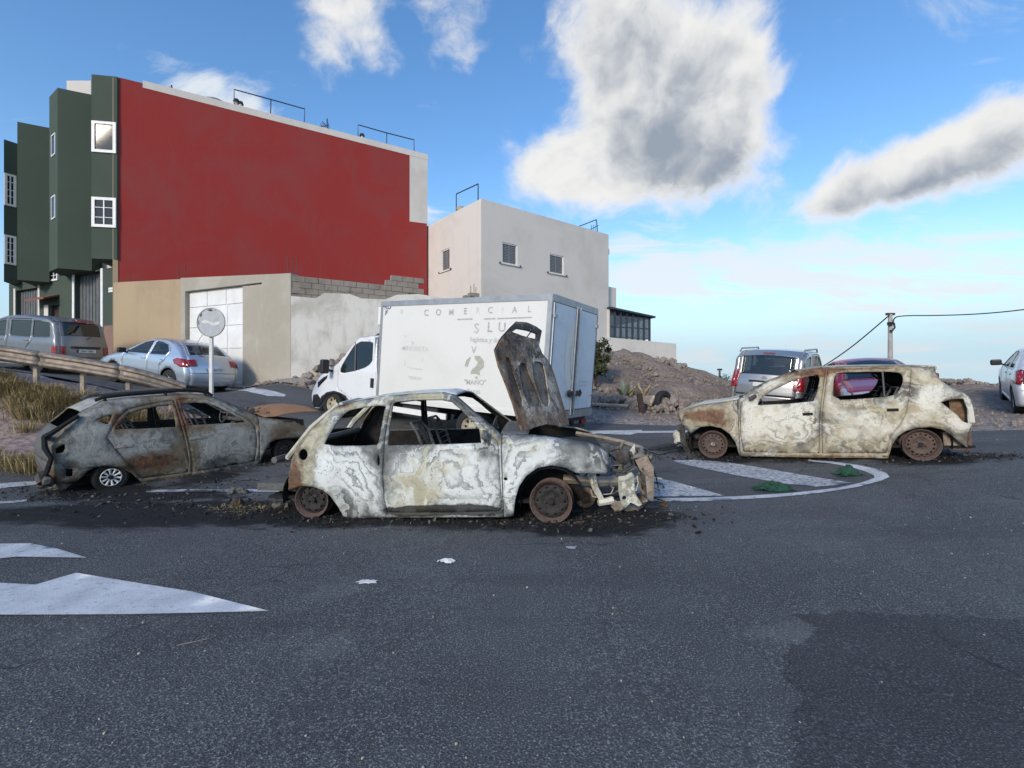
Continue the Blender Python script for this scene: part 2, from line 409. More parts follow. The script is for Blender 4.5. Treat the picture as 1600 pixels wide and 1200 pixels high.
def paint(name, col, metal=.0, rough=.32, dust=.15):
    def f(g):
        o = g.obj(); n = g.noise(o, 2.5, 7, .65); z = g.sep(o)[2]
        d = g.m('MULTIPLY', g.m('ADD', g.ss(n, .45, .75), g.ss(z, .75, .15)), dust, clamp=True)
        c = g.mix(d, col, (.30, .27, .23))
        g.out(c, g.m('ADD', rough, g.m('MULTIPLY', d, .5)), g.m('SUBTRACT', metal, g.m('MULTIPLY', d, metal)), None, Coat_Weight=.55, Coat_Roughness=.07)
    return mat(name, f)
paint('silver_paint', (.55, .60, .66), .72, .30, .08)
paint('grey_paint', (.19, .20, .215), .55, .34, .16)
paint('beige_silver_paint', (.36, .355, .35), .70, .32, .12)
paint('white_paint', (.76, .77, .78), .0, .4, .10)
paint('pearl_paint', (.66, .69, .72), .3, .35, .12)
paint('red_paint', (.30, .010, .030), .35, .28, .10)
def lens(name, col):
    def f(g):
        o = g.obj(); n = g.vor(o, 60)
        g.out(g.mix(g.ss(n, .2, .6), col, tuple(v * .5 for v in col)), .12, 0, None, Coat_Weight=.8)
    mat(name, f)
lens('red_lens', (.42, .012, .016)); lens('clear_lens', (.55, .56, .58))
def burnt_f(white, mid, dark, warm, rust_bias, scale, line_gain, metal=0.0, soot_bias=0.0, warm_edge=.7):
    def f(g):
        o = g.obj(); at_ = g.attr('wear'); w = g.sep(at_['Vector']); ed = g.m('MULTIPLY', g.m('SUBTRACT', at_['Alpha'], .6), .26)
        wp = g.vm('SCALE', g.vm('SUBTRACT', g.noise(o, 2.2 * scale, 5, .58, color=True), (.5, .5, .5)), .55)
        ow = g.vm('ADD', o, wp)
        n1 = g.m('ADD', ed, g.noise(ow, 1.45 * scale, 6, .54, .8)); n2 = g.noise(o, 9 * scale, 9, .70); n3 = g.m('SUBTRACT', g.noise(g.vm('ADD', ow, (3.1, 1.7, .4)), 1.15 * scale, 6, .56, 1.1), g.m('MULTIPLY', ed, warm_edge))
        drip = g.noise(g.scale(ow, 9, 9, 1.5), 1.2, 6, .65)
        tone = g.m('ADD', n1, g.m('MULTIPLY', g.m('SUBTRACT', w[2], .5), .40))
        tone = g.m('ADD', tone, g.m('MULTIPLY', g.m('SUBTRACT', n2, .5), .30))
        tone = g.m('ADD', tone, g.m('MULTIPLY', g.m('SUBTRACT', drip, .5), .22))
        lm = tuple((a + b) / 2 for a, b in zip(mid, white))
        tone = g.m('ADD', g.m('MULTIPLY', g.m('SUBTRACT', tone, .5), 1.5), .5)
        c = g.ramp(tone, [(.22, dark), (.36, mid), (.47, lm), (.545, white), (.75, tuple(min(.9, v * 1.12) for v in white))])
        c = g.mix(g.m('MULTIPLY', g.ss(g.m('ADD', n3, g.m('MULTIPLY', g.m('SUBTRACT', n2, .5), .25)), .50, .66), .8), c, warm)
        # tide marks: a sharp edge that fades away on one side
        def tide(n, k, lo, hi, mask):
            s_ = g.m('FRACT', g.m('MULTIPLY', n, k)); e = g.m('MULTIPLY', g.ss(s_, .55, .0), mask)
            return g.m('MULTIPLY', e, line_gain)
        m1 = g.ss(g.noise(o, 2.1 * scale, 3), .40, .60)
        nn = g.m('ADD', n1, g.m('MULTIPLY', g.m('SUBTRACT', n2, .5), .022))
        t1 = tide(nn, 9, 0, 1, m1); c = g.mix(g.m('MULTIPLY', t1, .80), c, tuple(v * .6 for v in mid))
        edge = g.m('MULTIPLY', g.ss(g.m('FRACT', g.m('MULTIPLY', nn, 9)), .07, .0), m1); c = g.mix(g.m('MULTIPLY', edge, .28 * line_gain), c, tuple(v * .25 for v in mid))
        t2 = tide(g.m('ADD', n3, g.m('MULTIPLY', g.m('SUBTRACT', n2, .5), .02)), 10, 0, 1, g.ss(g.noise(o, 1.9 * scale, 3), .60, .42)); c = g.mix(g.m('MULTIPLY', t2, .6), c, tuple(min(.88, v * 1.25) for v in white))
        c = g.mix(g.m('MULTIPLY', g.ss(n2, .54, .72), .6), c, tuple(v * .6 for v in mid))
        c = g.mix(g.m('MULTIPLY', g.ss(g.noise(o, 34, 6, .7), .56, .70), .35), c, dark)
        sp = g.m('MULTIPLY', g.ss(g.vor(o, 26), .22, .12), g.ss(g.noise(o, 2.7, 3), .50, .62))
        c = g.mix(g.m('MULTIPLY', sp, .75), c, tuple(v * .3 for v in mid))
        wm = g.ss(g.m('ADD', w[0], g.m('MULTIPLY', g.m('SUBTRACT', g.noise(ow, 3.2, 7, .62), .5), .7)), .10, .34)
        c = g.mix(g.m('MULTIPLY', wm, .72), c, g.mix(g.ss(n2, .35, .65), tuple(v * .6 for v in warm), tuple(min(1, v * 1.05) for v in warm)))
        rc = g.ramp(g.noise(o, 11, 8, .7, .4), [(.28, (.028, .015, .011)), (.45, (.095, .042, .022)), (.6, (.20, .090, .038)), (.75, (.33, .20, .11))])
        rm = g.ss(g.m('ADD', g.m('ADD', w[0], rust_bias), g.m('MULTIPLY', g.m('SUBTRACT', g.noise(ow, 4.4, 9, .70, .5), .5), 1.3)), .36, .66)
        c = g.mix(g.m('MULTIPLY', rm, .92), c, rc)
        sm = g.ss(g.m('ADD', g.m('ADD', w[1], soot_bias), g.m('MULTIPLY', g.m('SUBTRACT', g.noise(ow, 3.6, 9, .68, .4), .5), 1.1)), .40, .62)
        c = g.mix(g.m('MULTIPLY', sm, .92), c, (.013, .012, .0115))
        h = g.m('ADD', g.m('MULTIPLY', n2, .8), g.m('ADD', g.m('MULTIPLY', t1, -.25), g.m('MULTIPLY', n1, 2.6)))
        g.out(c, .70, metal, g.bump(h, .6, .02))
    return f
mat('burnt_white', burnt_f((.62, .645, .62), (.225, .24, .23), (.095, .10, .095), (.46, .42, .27), -.06, 1.0, .95, warm_edge=.05))
mat('burnt_cream', burnt_f((.60, .575, .485), (.205, .195, .16), (.12, .10, .075), (.40, .33, .20), .0, 1.0, .85, warm_edge=.25))
mat('burnt_grey', burnt_f((.33, .325, .295), (.12, .117, .102), (.042, .041, .037), (.18, .13, .07), .05, 1.1, .6, .1))
mat('bonnet_rust', burnt_f((.28, .15, .075), (.21, .095, .042), (.09, .042, .025), (.30, .16, .08), -.2, 1.8, .3))
mat('burnt_rust', burnt_f((.30, .26, .21), (.13, .085, .055), (.05, .035, .028), (.26, .16, .09), .28, 1.6, .4))
mat('burnt_dark', burnt_f((.10, .10, .095), (.035, .032, .030), (.012, .012, .012), (.10, .06, .04), -.05, 2.0, .3, 0, .1))
mat('burnt_hood', burnt_f((.20, .175, .15), (.085, .070, .058), (.035, .029, .025), (.16, .095, .055), .10, 2.4, .35))
mat('burnt_rib', burnt_f((.50, .45, .385), (.15, .11, .08), (.035, .026, .021), (.24, .145, .075), .06, 2.4, .4))
mat('wheel_rust', burnt_f((.10, .066, .052), (.050, .031, .024), (.022, .016, .014), (.095, .055, .035), -.05, 3, .2))
mat('wheel_char', burnt_f((.024, .021, .020), (.013, .012, .0115), (.007, .007, .007), (.03, .02, .016), -.35, 3, .2))
def grass_f(a, b, c3):
    def f(g):
        w = g.sep(g.attr('wear')['Vector'])
        g.out(g.ramp(w[0], [(0, a), (.5, b), (1, c3)]), .85)
    return f
mat('dry_grass', grass_f((.15, .115, .050), (.36, .275, .125), (.52, .43, .24)))
mat('green_leaf', grass_f((.018, .026, .010), (.045, .058, .020), (.095, .105, .045)))
mat('agave_leaf', grass_f((.10, .13, .09), (.20, .24, .17), (.34, .38, .30)))
def sign_f(g):
    o = g.obj(); n = g.noise(o, 9, 6, .65)
    g.out(g.mix(g.ss(n, .35, .7), (.34, .37, .40), (.42, .44, .46)), .6, .2)
mat('sign_grey', sign_f)
plain('sign_white', (.62, .62, .60), .6); plain('sign_rim', (.36, .355, .345), .6, .3)
plain('lettering_grey', (.43, .435, .40), .7, var=.3, scale=30); plain('lettering_faint', (.62, .625, .60), .7, var=.15, scale=40)
plain('lettering_blue', (.055, .055, .17), .7); plain('emblem_olive', (.40, .41, .34), .7, var=.2, scale=40)
wall_mat('box_white', (.74, .735, .695), (.58, .565, .51), .30, .02, 1.3, .5); plain('door_shade_white', (.64, .69, .74), .5, var=.04)  # rear doors: the box's white with the blue shade of that side painted in
plain('box_trim', (.36, .37, .38), .45, .5); plain('plate_white', (.66, .67, .66), .5); plain('plate_text', (.10, .11, .13), .6)
plain('plate_faint', (.42, .44, .47), .6); plain('chassis_dark', (.022, .024, .028), .7); plain('rim_beige', (.40, .36, .26), .6, .1, var=.3, scale=20)
plain('sea_water', (.05, .10, .15), .3); plain('reflector_red', (.35, .02, .02), .3)
# ------------------------------------------------------------------ terrain height
CP = [(-3, 1, 0), (0, 1, 0), (3, 1, .02), (-8, 0, 0), (8, 0, .15), (0, 3, 0), (-3, 3, 0), (3, 3, .06), (7, 3, .2), (-7, 3, 0), (.4, 4.55, .005), (-2, 4.76, -.005), (3.5, 4.7, .09), (-4.5, 4.7, 0),
      (3.2, 7.57, .14), (5.5, 6.41, .29), (1.2, 6.3, .06), (-5.46, 6.43, -.09), (-3.89, 8.27, .02), (-2.4, 6.8, .0), (-.8, 9.2, .10), (-4.2, 11.4, .42), (-3.2, 9.6, .16), (1, 10.2, .26), (4, 10.2, .34),
      (-6.8, 6.25, .0), (-10, 5.5, 0), (-16, 5, 0), (-10, 9.4, 1.32), (-8.2, 9.8, .95), (-7.1, 10.2, .55), (-6.1, 9.9, .22), (-9.3, 7.3, .34), (-7.5, 8.4, .50), (-12.5, 9.2, 1.6), (-12, 6.4, .30), (-16, 9, 1.9), (-16, 6.2, .4),
      (-6.1, 12.4, .85), (-8.7, 13.6, 1.02), (-8.6, 15, 1.1), (-12.6, 14.5, 1.38), (-14.5, 15, 1.58), (-17, 15.5, 1.75), (-7.1, 15.1, 1.45), (-5.3, 14.5, 1.15), (-2, 16.5, 1.3), (-15.8, 18.6, 1.9), (-22, 19, 2.2), (-26, 14, 2.4), (-16, 12, 1.8),
      (0, 13, .62), (2, 12.4, .46), (4, 12, .40), (6.9, 12.9, .41), (7.9, 9.8, .39), (11.7, 11, .60), (9, 7, .44), (12, 6, .5), (20, 8, .8), (20, 2, .6), (10, 14.5, .55), (12, 15, .8),
      (1.7, 14, .85), (2.5, 16.5, 1.55), (4.05, 15.4, 1.02), (4.05, 20, 2.55), (7.03, 19.5, 2.0), (8.7, 18.6, 1.2), (6.2, 15.5, .85), (14.9, 16, 1.34), (13.6, 17, 1.32), (16.5, 15.6, 1.15), (10.8, 17.5, .75), (20, 16, 1.0), (0, 20, 2.2), (-4, 21, 2.3),
      (10, 26, -.6), (18, 26, -1.2), (5.6, 26, 2.1), (0, 27, 2.6), (-10, 27, 2.8), (-26, 27, 2.8), (-30, 8, 2.4), (-30, 0, .2), (30, 0, .7), (30, 14, .7), (0, -8, 0), (-20, -8, 0), (20, -8, .2)]
_c = np.array(CP, float)
def _phi(r2): return np.where(r2 > 1e-9, r2 * np.log(np.maximum(r2, 1e-9)) * .5, 0)
_D = ((_c[:, None, :2] - _c[None, :, :2]) ** 2).sum(2); _n = len(_c)
_A = np.zeros((_n + 3, _n + 3)); _A[:_n, :_n] = _phi(_D) + np.eye(_n) * .02; _A[:_n, _n] = 1; _A[:_n, _n + 1:] = _c[:, :2]; _A[_n, :_n] = 1; _A[_n + 1:, :_n] = _c[:, :2].T
_w = np.linalg.solve(_A, np.concatenate([_c[:, 2], [0, 0, 0]]))
def H(X, Y):
    X = np.asarray(X, float); Y = np.asarray(Y, float); sh = X.shape; x = np.clip(X.ravel(), -30, 30); y = np.clip(Y.ravel(), -8, 27)
    d = (x[:, None] - _c[None, :, 0]) ** 2 + (y[:, None] - _c[None, :, 1]) ** 2
    z = _phi(d) @ _w[:_n] + _w[_n] + _w[_n + 1] * x + _w[_n + 2] * y
    z = np.clip(z, -1.6, 3.2)
    over = np.maximum(Y.ravel() - 27, 0) + np.maximum(np.abs(X.ravel()) - 30, 0) * .4
    z = z - np.minimum(over * .12, 40)
    return z.reshape(sh)
def h(x, y): return float(H([x], [y])[0])
def gh(pxx, pyy):                                   # where a line of sight meets the ground
    r = ray(pxx, pyy); t = np.concatenate([np.arange(.8, 14, .02), np.arange(14, 60, .1)])
    d = CAMZ + r.z * t - H(r.x * t, t); i = np.argmax(d <= 0)
    if d[i] > 0: i = len(t) - 1
    a, b = t[max(i - 1, 0)], t[i]
    return (r.x * (a + b) / 2, (a + b) / 2)
ROAD = [(-40, -6), (40, -6), (40, 7.2), (16, 7.6), (10.6, 8.7), (8.2, 9.15), (6.2, 9.9), (4.2, 10.75), (2.2, 11.5), (.4, 12.1), (-1.6, 12.8), (-4.0, 13.3), (-5.4, 13.7), (-6.6, 14.2), (-8.2, 14.9), (-10.5, 16.2), (-13.5, 17.7), (-17, 18.6), (-26, 21), (-40, 24),
        (-40, 16), (-30, 13.2), (-20, 11.6), (-12.6, 10.6), (-9.6, 10.55), (-8.0, 10.7), (-6.9, 10.75), (-6.1, 10.45), (-5.5, 9.8), (-5.6, 8.8), (-6.1, 7.9), (-6.7, 7.2), (-7.6, 6.7), (-9.2, 6.3), (-14, 5.8), (-40, 5)]
SOOT = []                                           # (x, y, rx, ry, amount): ash and soot lying on the road
def sootpx(x, y, rx, ry, a):
    gx, gy = gh(x, y); SOOT.append((gx, gy, rx, ry, a))
for q in [(60, 800, .9, .35, .85), (170, 800, .9, .42, 1.0), (300, 800, 1.0, .5, 1.15), (400, 800, .9, .45, 1.15), (100, 800, 1.0, .45, 1.1), (220, 810, .9, .4, 1.0), (520, 812, .8, .30, .95), (650, 815, .9, .22, .9), (790, 818, .8, .24, .95), (920, 820, .7, .36, 1.0), (1000, 805, .4, .4, .85), (1050, 812, .45, .2, .6),
          (700, 780, 1.3, .8, 1.0), (900, 775, .9, .7, .9), (270, 775, .8, .4, .9), (160, 770, .7, .5, 1.0), (330, 745, .6, .8, .7), (430, 715, .7, .7, .8), (500, 690, .8, .8, .6), (1150, 715, .7, .5, .85), (1060, 700, .6, .5, .7), (1290, 712, 1.2, .5, .8), (1450, 715, .8, .5, .95), (1540, 712, .5, .35, .65), (1040, 735, .5, .4, .45)]:
    sootpx(*q)
def soot_at(X, Y):
    s = np.zeros(len(X))
    for (x, y, rx, ry, a) in SOOT: s = np.maximum(s, a * np.exp(-(((X - x) / rx) ** 2 + ((Y - y) / ry) ** 2) * .8))
    return s
def roadwear(o, chip=0):
    P = np.array([v.co[:] for v in o.data.vertices]); n = len(P)
    c = chip(P) if callable(chip) else np.full(n, float(chip))
    wearattr(o, np.stack([c, soot_at(P[:, 0], P[:, 1]), np.zeros(n), np.ones(n)], 1))
def drape(name, poly, m, off, step=.2, chip=0, parent=None, holes=()):
    V, F = cdt(poly, list(holes), step, .15)
    o = link(name, mesh(np.column_stack([V, H(V[:, 0], V[:, 1]) + off]), F, name), m, parent, 180); roadwear(o, chip)
    return o
# ground sheet (dips under the road so that the two never share a plane)
def terrain():
    near = np.meshgrid(np.arange(-20, 22.01, .28), np.arange(-4, 30.01, .28)); P = [np.column_stack([near[0].ravel(), near[1].ravel()])]
    for lo, hi, st in ((60, 60, 2.0), (300, 300, 12), (2500, 2500, 130)):
        g = np.meshgrid(np.arange(-lo, lo + .1, st), np.arange(-lo, hi + .1, st)); q = np.column_stack([g[0].ravel(), g[1].ravel()])
        inner = {60: (-20.5, 22.5, -4.5, 30.5), 300: (-61, 61, -61, 61), 2500: (-301, 301, -301, 301)}[lo]
        q = q[~((q[:, 0] > inner[0]) & (q[:, 0] < inner[1]) & (q[:, 1] > inner[2]) & (q[:, 1] < inner[3]))]; P.append(q)
    P = np.concatenate(P); v, e, f, *_ = delaunay_2d_cdt([Vector(p) for p in P], [], [], 0, 1e-6)
    V = np.array([(q.x, q.y) for q in v]); F = [t for t in f if len(t) == 3]
    Z = H(V[:, 0], V[:, 1])
    ins = pip(V, ROAD); B = resample(ROAD, .25); B = B[(np.abs(B[:, 0]) < 25) & (B[:, 1] < 26) & (B[:, 1] > -5)]
    d = np.full(len(V), 9.0); nr = np.where((np.abs(V[:, 0]) < 26) & (V[:, 1] < 28) & (V[:, 1] > -6))[0]
    for i in range(0, len(nr), 1500): d[nr[i:i + 1500]] = np.sqrt(((V[nr[i:i + 1500], None] - B[None]) ** 2).sum(2).min(1))
    rough = np.array([0.0] * len(V))
    from mathutils import noise as mn
    for i in nr:
        if not ins[i]:
            x, y = V[i]; k = min(1, d[i] / .8)
            amp = .05 + .30 * max(0, min(1, (y - 13) / 4)) * (1 if x > -1 else .3)
            rough[i] = k * amp * (mn.fractal((x * .9, y * .9, 1.3), 1.0, 2.0, 5) * .9 + .35 * mn.noise((x * 3.1, y * 3.1, .2)))
    Z = Z + rough
    Z = np.where(ins, Z - np.minimum(.14, .02 + d * .35), Z - .012)
    far = np.hypot(V[:, 0], V[:, 1]); Z = np.where(far > 60, Z - np.minimum((far - 60) * .05, 45), Z)
    o = link('ground', mesh(np.column_stack([V, Z]), F, 'ground'), 'dirt', None, 180); tag(o, kind='structure')
    gravel = np.exp(-(np.maximum(d - .1, 0) / 1.3) ** 2) * (V[:, 0] > -2.5) + .55 * ((V[:, 0] > 7) & (V[:, 1] < 13.5))
    pink = ((V[:, 0] < -5.4) & (V[:, 0] > -20) & (V[:, 1] > 5.6) & (V[:, 1] < 10.7)).astype(float)
    wearattr(o, np.stack([np.clip(gravel, 0, 1), pink, np.zeros(len(V)), np.ones(len(V))], 1))
terrain()
def road():
    V1, F1 = cdt([p for p in ROAD], [], .30, .12)
    o = link('road', mesh(np.column_stack([V1, H(V1[:, 0], V1[:, 1]) + .0], ), F1, 'road'), 'asphalt', None, 180); roadwear(o); tag(o, kind='structure')
road()
sea = MB(); sea.lathe([(2400, 0), (6000, 0), (15000, 0)], 48, Matrix.Rotation(R(90), 4, 'X')); so = sea.build('sea', 'sea_water'); so.location.z = -43; tag(so, kind='structure')
# ------------------------------------------------------------------ paint on the road
def gpoly(pts): return [gh(*p) for p in pts]
PAINT = .007
def marking(name, pts, chip=0, step=.12, off=PAINT):
    o = drape(name, pts, 'road_paint', off, step, chip); return tag(o, kind='structure')
marking('road_marking_arrow', gpoly([(421, 957), (300, 926), (119, 897), (55, 916), (0, 913), (-160, 909), (-330, 906), (-330, 968), (0, 961), (210, 960)]), .0)
marking('road_marking_arrow', gpoly([(136, 873), (90, 859), (47, 850), (-10, 851), (-120, 853), (-120, 880), (0, 874), (25, 870.5), (60, 871)]), .1)
def ring():
    outer = [(600, 771), (700, 776), (800, 780), (900, 783), (1000, 784.5), (1100, 783.5), (1200, 779), (1280, 771.5), (1340, 761.5), (1378, 751.5), (1390, 746), (1385, 740), (1368, 733), (1340, 727), (1300, 722), (1262, 719.5)]
    inner = [(1262, 721), (1296, 724.5), (1328, 730), (1352, 737), (1366, 744), (1366, 747.5), (1350, 754), (1310, 763), (1240, 770.5), (1150, 776), (1080, 778.5), (1000, 779), (900, 778), (800, 775.5), (700, 772), (600, 767.5)]
    marking('road_marking_line', gpoly(outer + inner), .12, .08)
ring()
marking('road_marking_line', gpoly([(600, 767.5), (500, 766.5), (400, 765.5), (300, 765), (228, 766.5), (228, 770), (300, 769), (400, 769), (500, 770), (600, 771.5)]), .18, .1)
marking('road_marking_stripe', gpoly([(1330, 755), (1305, 759), (1275, 761), (1230, 757), (1190, 750), (1150, 743), (1110, 735), (1060, 724), (1052, 720), (1090, 719.5), (1130, 722), (1180, 730), (1250, 742)]), .45, .1)
marking('road_marking_stripe', gpoly([(1132, 775), (1040, 777), (900, 776), (830, 773), (880, 757), (960, 744), (1010, 745), (1050, 752), (1100, 766)]), .35, .1)
marking('road_marking_line', gpoly([(912, 673.5), (1003, 672), (1003, 674), (1330, 674), (1330, 677), (996, 677), (985, 679.5), (912, 678)]), .12, .12)
marking('road_marking_line', gpoly([(-60, 758), (0, 756), (60, 752), (60, 757), (0, 764), (-60, 768)]), .3, .1)
marking('road_marking_line', gpoly([(-60, 786), (20, 783), (42, 781), (42, 784), (20, 786.5), (-60, 790)]), .45, .1)
for a in ([(352, 611), (378, 609.5), (447, 617), (444, 620), (418, 619), (395, 614)], [(340, 605), (362, 603), (392, 606), (404, 610), (372, 609), (352, 609)]):
    marking('road_marking_arrow', gpoly(a), .15, .12)
pe = gpoly([(1240, 962), (1330, 957), (1450, 962), (1640, 974), (1900, 1000), (1900, 1300), (1232, 1300), (1240, 1180), (1238, 1120), (1262, 1085), (1232, 1062), (1232, 1020), (1285, 986), (1275, 975)])
rag = []
for p in resample(pe, .035):
    rag.append(tuple(p + RNG.normal(0, .014, 2)))
po = drape('road_patch', rag, 'asphalt_new', .005, .12); tag(po, kind='structure')
# concrete edge at the foot of the wall
pv = drape('pavement', [(-2.5, 14.0), (-4.2, 13.5), (-5.6, 13.85), (-6.8, 14.35), (-8.4, 15.05), (-10.5, 16.3), (-10.2, 17.2), (-7.2, 15.5), (-4.8, 16.4), (-2.2, 18)], 'sidewalk', .05, .3); tag(pv, kind='structure')
# ------------------------------------------------------------------ buildings
class Wall:
    def __init__(s, A, d, z0=0.0):
        s.A = Vector((A[0], A[1], 0)); s.d = Vector((d[0], d[1], 0)).normalized(); s.n = Vector((s.d.y, -s.d.x, 0)); s.z0 = z0
        if s.n.dot(-s.A) < 0: s.n = -s.n
    def p(s, u, z, w=0): return s.A + s.d * u + s.n * w + Vector((0, 0, z))
    def tr(s, x, y):
        r = ray(x, y); t = (s.A - Vector((0, 0, CAMZ))).dot(s.n) / r.dot(s.n); P = Vector((0, 0, CAMZ)) + r * t
        return ((P - s.A).dot(s.d), P.z)
    def slab(s, name, outer, holes, depth, m, parent, off=0.0): return slab(name, outer, holes, lambda u, z, w: s.p(u, z, w + off), depth, m, parent)
    def box(s, mb, u0, u1, z0, z1, w0, w1):
        v = [s.p(u, z, w) for w in (w0, w1) for (u, z) in ((u0, z0), (u1, z0), (u1, z1), (u0, z1))]
        mb.add(v, [(0, 1, 2, 3), (7, 6, 5, 4), (0, 4, 5, 1), (1, 5, 6, 2), (2, 6, 7, 3), (3, 7, 4, 0)]); return mb
def fixn(o):
    bm = bmesh.new(); bm.from_mesh(o.data); bmesh.ops.recalc_face_normals(bm, faces=bm.faces); bm.to_mesh(o.data); bm.free(); return o
def window(wl, parent, u0, u1, z0, z1, fr=.09, w=.03, mull=(), trans=(), inset=-.08, mf='white_frame', mg='window_glass', depth=.16):
    mb = MB()
    for a in ((u0, u0 + fr, z0, z1), (u1 - fr, u1, z0, z1), (u0 + fr, u1 - fr, z0, z0 + fr), (u0 + fr, u1 - fr, z1 - fr, z1)): wl.box(mb, *a, w, w - depth)
    for t in mull:
        c = u0 + (u1 - u0) * t; wl.box(mb, c - .02, c + .02, z0 + fr, z1 - fr, inset + .03, inset - .02)
    for t in trans:
        c = z0 + (z1 - z0) * t; wl.box(mb, u0 + fr, u1 - fr, c - .012, c + .012, inset + .028, inset - .02)
    f = fixn(mb.build('window', mf, parent))
    pb = MB(); wl.box(pb, u0 + fr * .5, u1 - fr * .5, z0 + fr * .5, z1 - fr * .5, inset, inset - .012); fixn(pb.build('pane', mg, f)); return f
def prism(poly, z0, z1):
    n = len(poly); mb = MB(); v = [(*p, z0) for p in poly] + [(*p, z1) for p in poly]
    mb.add(v, [tuple(range(n))[::-1], tuple(range(n, 2 * n))] + [(i, (i + 1) % n, (i + 1) % n + n, i + n) for i in range(n)]); return mb
def red_building():
    b = empty('apartment_building', (-15.8, 19, 1.8), 'tall apartment building with dark red side wall and green front bays', 'building')
    inv = Matrix.Translation((15.8, -19, -1.8))
    def fin(o):
        o.data.transform(inv); return o
    def fw_(o):
        fin(o)
        for q in o.children: fin(q)
    rw = Wall((-15.8, 19), (.857, .515))
    T = rw.tr
    zt = T(400, 176)[1]
    uE = T(640, 300)[0]; uB = T(668, 300)[0]; uN = T(223, 140)[0]
    red = [(0, 2), (uB - .03, 2), (uB - .03, T(660, 348)[1]), (uE, T(640, 346)[1]), (uE, T(640, 243)[1]), (uN, T(223, 137)[1]), (uN, T(223, 130)[1]), (.02, T(187, 121)[1])]
    fin(rw.slab('wall', red, [], .3, 'red_plaster', b))
    fin(rw.slab('wall', [(uE + .002, T(640, 346)[1] + .004), (uB, T(660, 348)[1]), (uB, T(664, 243)[1]), (uE + .002, T(640, 243)[1])], [], .3, 'white_plaster', b))
    mb = MB(); wz = T(430, 185)[1] + .02
    wl_top = T(430, 178)[1]
    rw.box(mb, uN + .002, uB + .02, T(223, 137)[1] + .004, T(223, 137)[1] + .30, .01, -.32); fin(fixn(mb.build('parapet', 'white_plaster', b)))
    # body behind
    A = rw.p(0, 0, -.35); B_ = rw.p(uB, 0, -.35); fl = Wall((-15.8, 19.05), (-.919, .394))
    Cc = B_ - rw.n * 9; D = fl.p(9.5, 0, -9)
    E = fl.p(9.4, 0, -.4); A2 = fl.p(.2, 0, -.4)
    fin(prism([(B_.x, B_.y), (Cc.x, Cc.y), (D.x, D.y), (E.x, E.y), (A2.x, A2.y)], 1.5, 12.4).build('core', 'white_plaster', b))
    # stair tower stub on the roof
    s1 = px(104, 128, 22); s2 = px(142, 140, 22)
    fin(prism([(s1.x, s1.y), (s2.x, s2.y), (s2.x - .8, s2.y + 2), (s1.x - .8, s1.y + 2)], 12.2, px(104, 126, 22).z).build('roof_stair', 'cream_plaster', b))
    # ground floor front with openings
    F = fl.tr
    gd = [F(117, 430), F(158, 424)]; ga = (gd[0][0], gd[1][0]); lo = 1.2
    g2 = (F(25, 455)[0], F(60, 447)[0]); dr = (F(92, 470)[0], F(76, 470)[0])
    u_end = F(14, 500)[0]
    hs = [[(ga[1], lo + .2), (ga[0], lo + .2), (ga[0], gd[0][1]), (ga[1], gd[0][1] + .02)],
          [(g2[1], lo + .2), (g2[0], lo + .2), (g2[0], F(40, 452)[1]), (g2[1], F(40, 452)[1])],
          [(dr[0], lo + .2), (dr[1], lo + .2), (dr[1], F(82, 477)[1]), (dr[0], F(82, 477)[1])]]
    outer = [(.02, lo), (u_end, lo), (u_end, 6.0), (.02, 6.0)]
    fin(fl.slab('wall', outer, hs, .3, 'green_plaster', b))
    zb = F(180, 508)[1]
    mb = MB(); fl.box(mb, .04, F(163.5, 500)[0], lo, zb, .03, -.02); fin(fixn(mb.build('plinth', 'pinkish_stone', b)))
    for (a, c, top, mt) in ((ga[1], ga[0], gd[0][1], 'roller_door'), (g2[1], g2[0], F(40, 452)[1], 'roller_door')):
        n = max(5, int((c - a) / .22))
        d0 = MB(); fl.box(d0, a, c, lo, top, -.20, -.23); dd = fin(fixn(d0.build('garage_door', mt, b)))
        for k in range(n):
            x0 = a + (c - a) * k / n; m1 = MB(); fl.box(m1, x0 + .02, x0 + (c - a) / n - .03, lo, top - .04, -.165, -.198); fin(fixn(m1.build('panel', mt, dd)))
        fr = MB(); fl.box(fr, a - .16, a - .002, lo, top + .1, .03, -.28); fl.box(fr, c + .002, c + .16, lo, top + .1, .03, -.28)
        fin(fixn(fr.build('door_frame', 'white_frame' if a == ga[1] else 'cream_plaster', b)))
    d0 = MB(); fl.box(d0, dr[0], dr[1], lo, F(82, 477)[1], -.2, -.24); fin(fixn(d0.build('door', 'brown_wood', b)))
    jm = MB(); fl.box(jm, dr[1], dr[1] + .35, lo, F(82, 477)[1] + .05, .02, -.1); fin(fixn(jm.build('door_frame', 'cream_plaster', b)))
    ca = F(62, 470)[0], F(93, 470)[0]; zc = F(78, 472)[1]
    cm = MB(); v = [fl.p(ca[0], zc + .22, 0), fl.p(ca[1], zc + .22, 0), fl.p(ca[1], zc, .55), fl.p(ca[0], zc, .55)]; v += [q + Vector((0, 0, .07)) for q in v]
    cm.add(v, [(0, 1, 2, 3), (7, 6, 5, 4), (0, 4, 5, 1), (1, 5, 6, 2), (2, 6, 7, 3), (3, 7, 4, 0)]); fin(fixn(cm.build('canopy', 'terracotta', b)))
    for yy in (450.5, 454.5):
        sm = MB(); u, z = F(174, yy); fl.box(sm, u - .18, u + .18, z - .05, z + .035, .015, -.01); fin(fixn(sm.build('house_number', 'white_frame', b)))
    # projecting green bays
    def bay(pts, z0, ztop, nm='bay'):
        return fin(fixn(prism(pts, z0, ztop).build(nm, 'green_plaster', b)))
    A1 = px(143, 116, 18.78); P1z = A1.z
    w1 = Wall((A1.x, A1.y), (-15.8 + .0 - A1.x, 18.98 - A1.y))
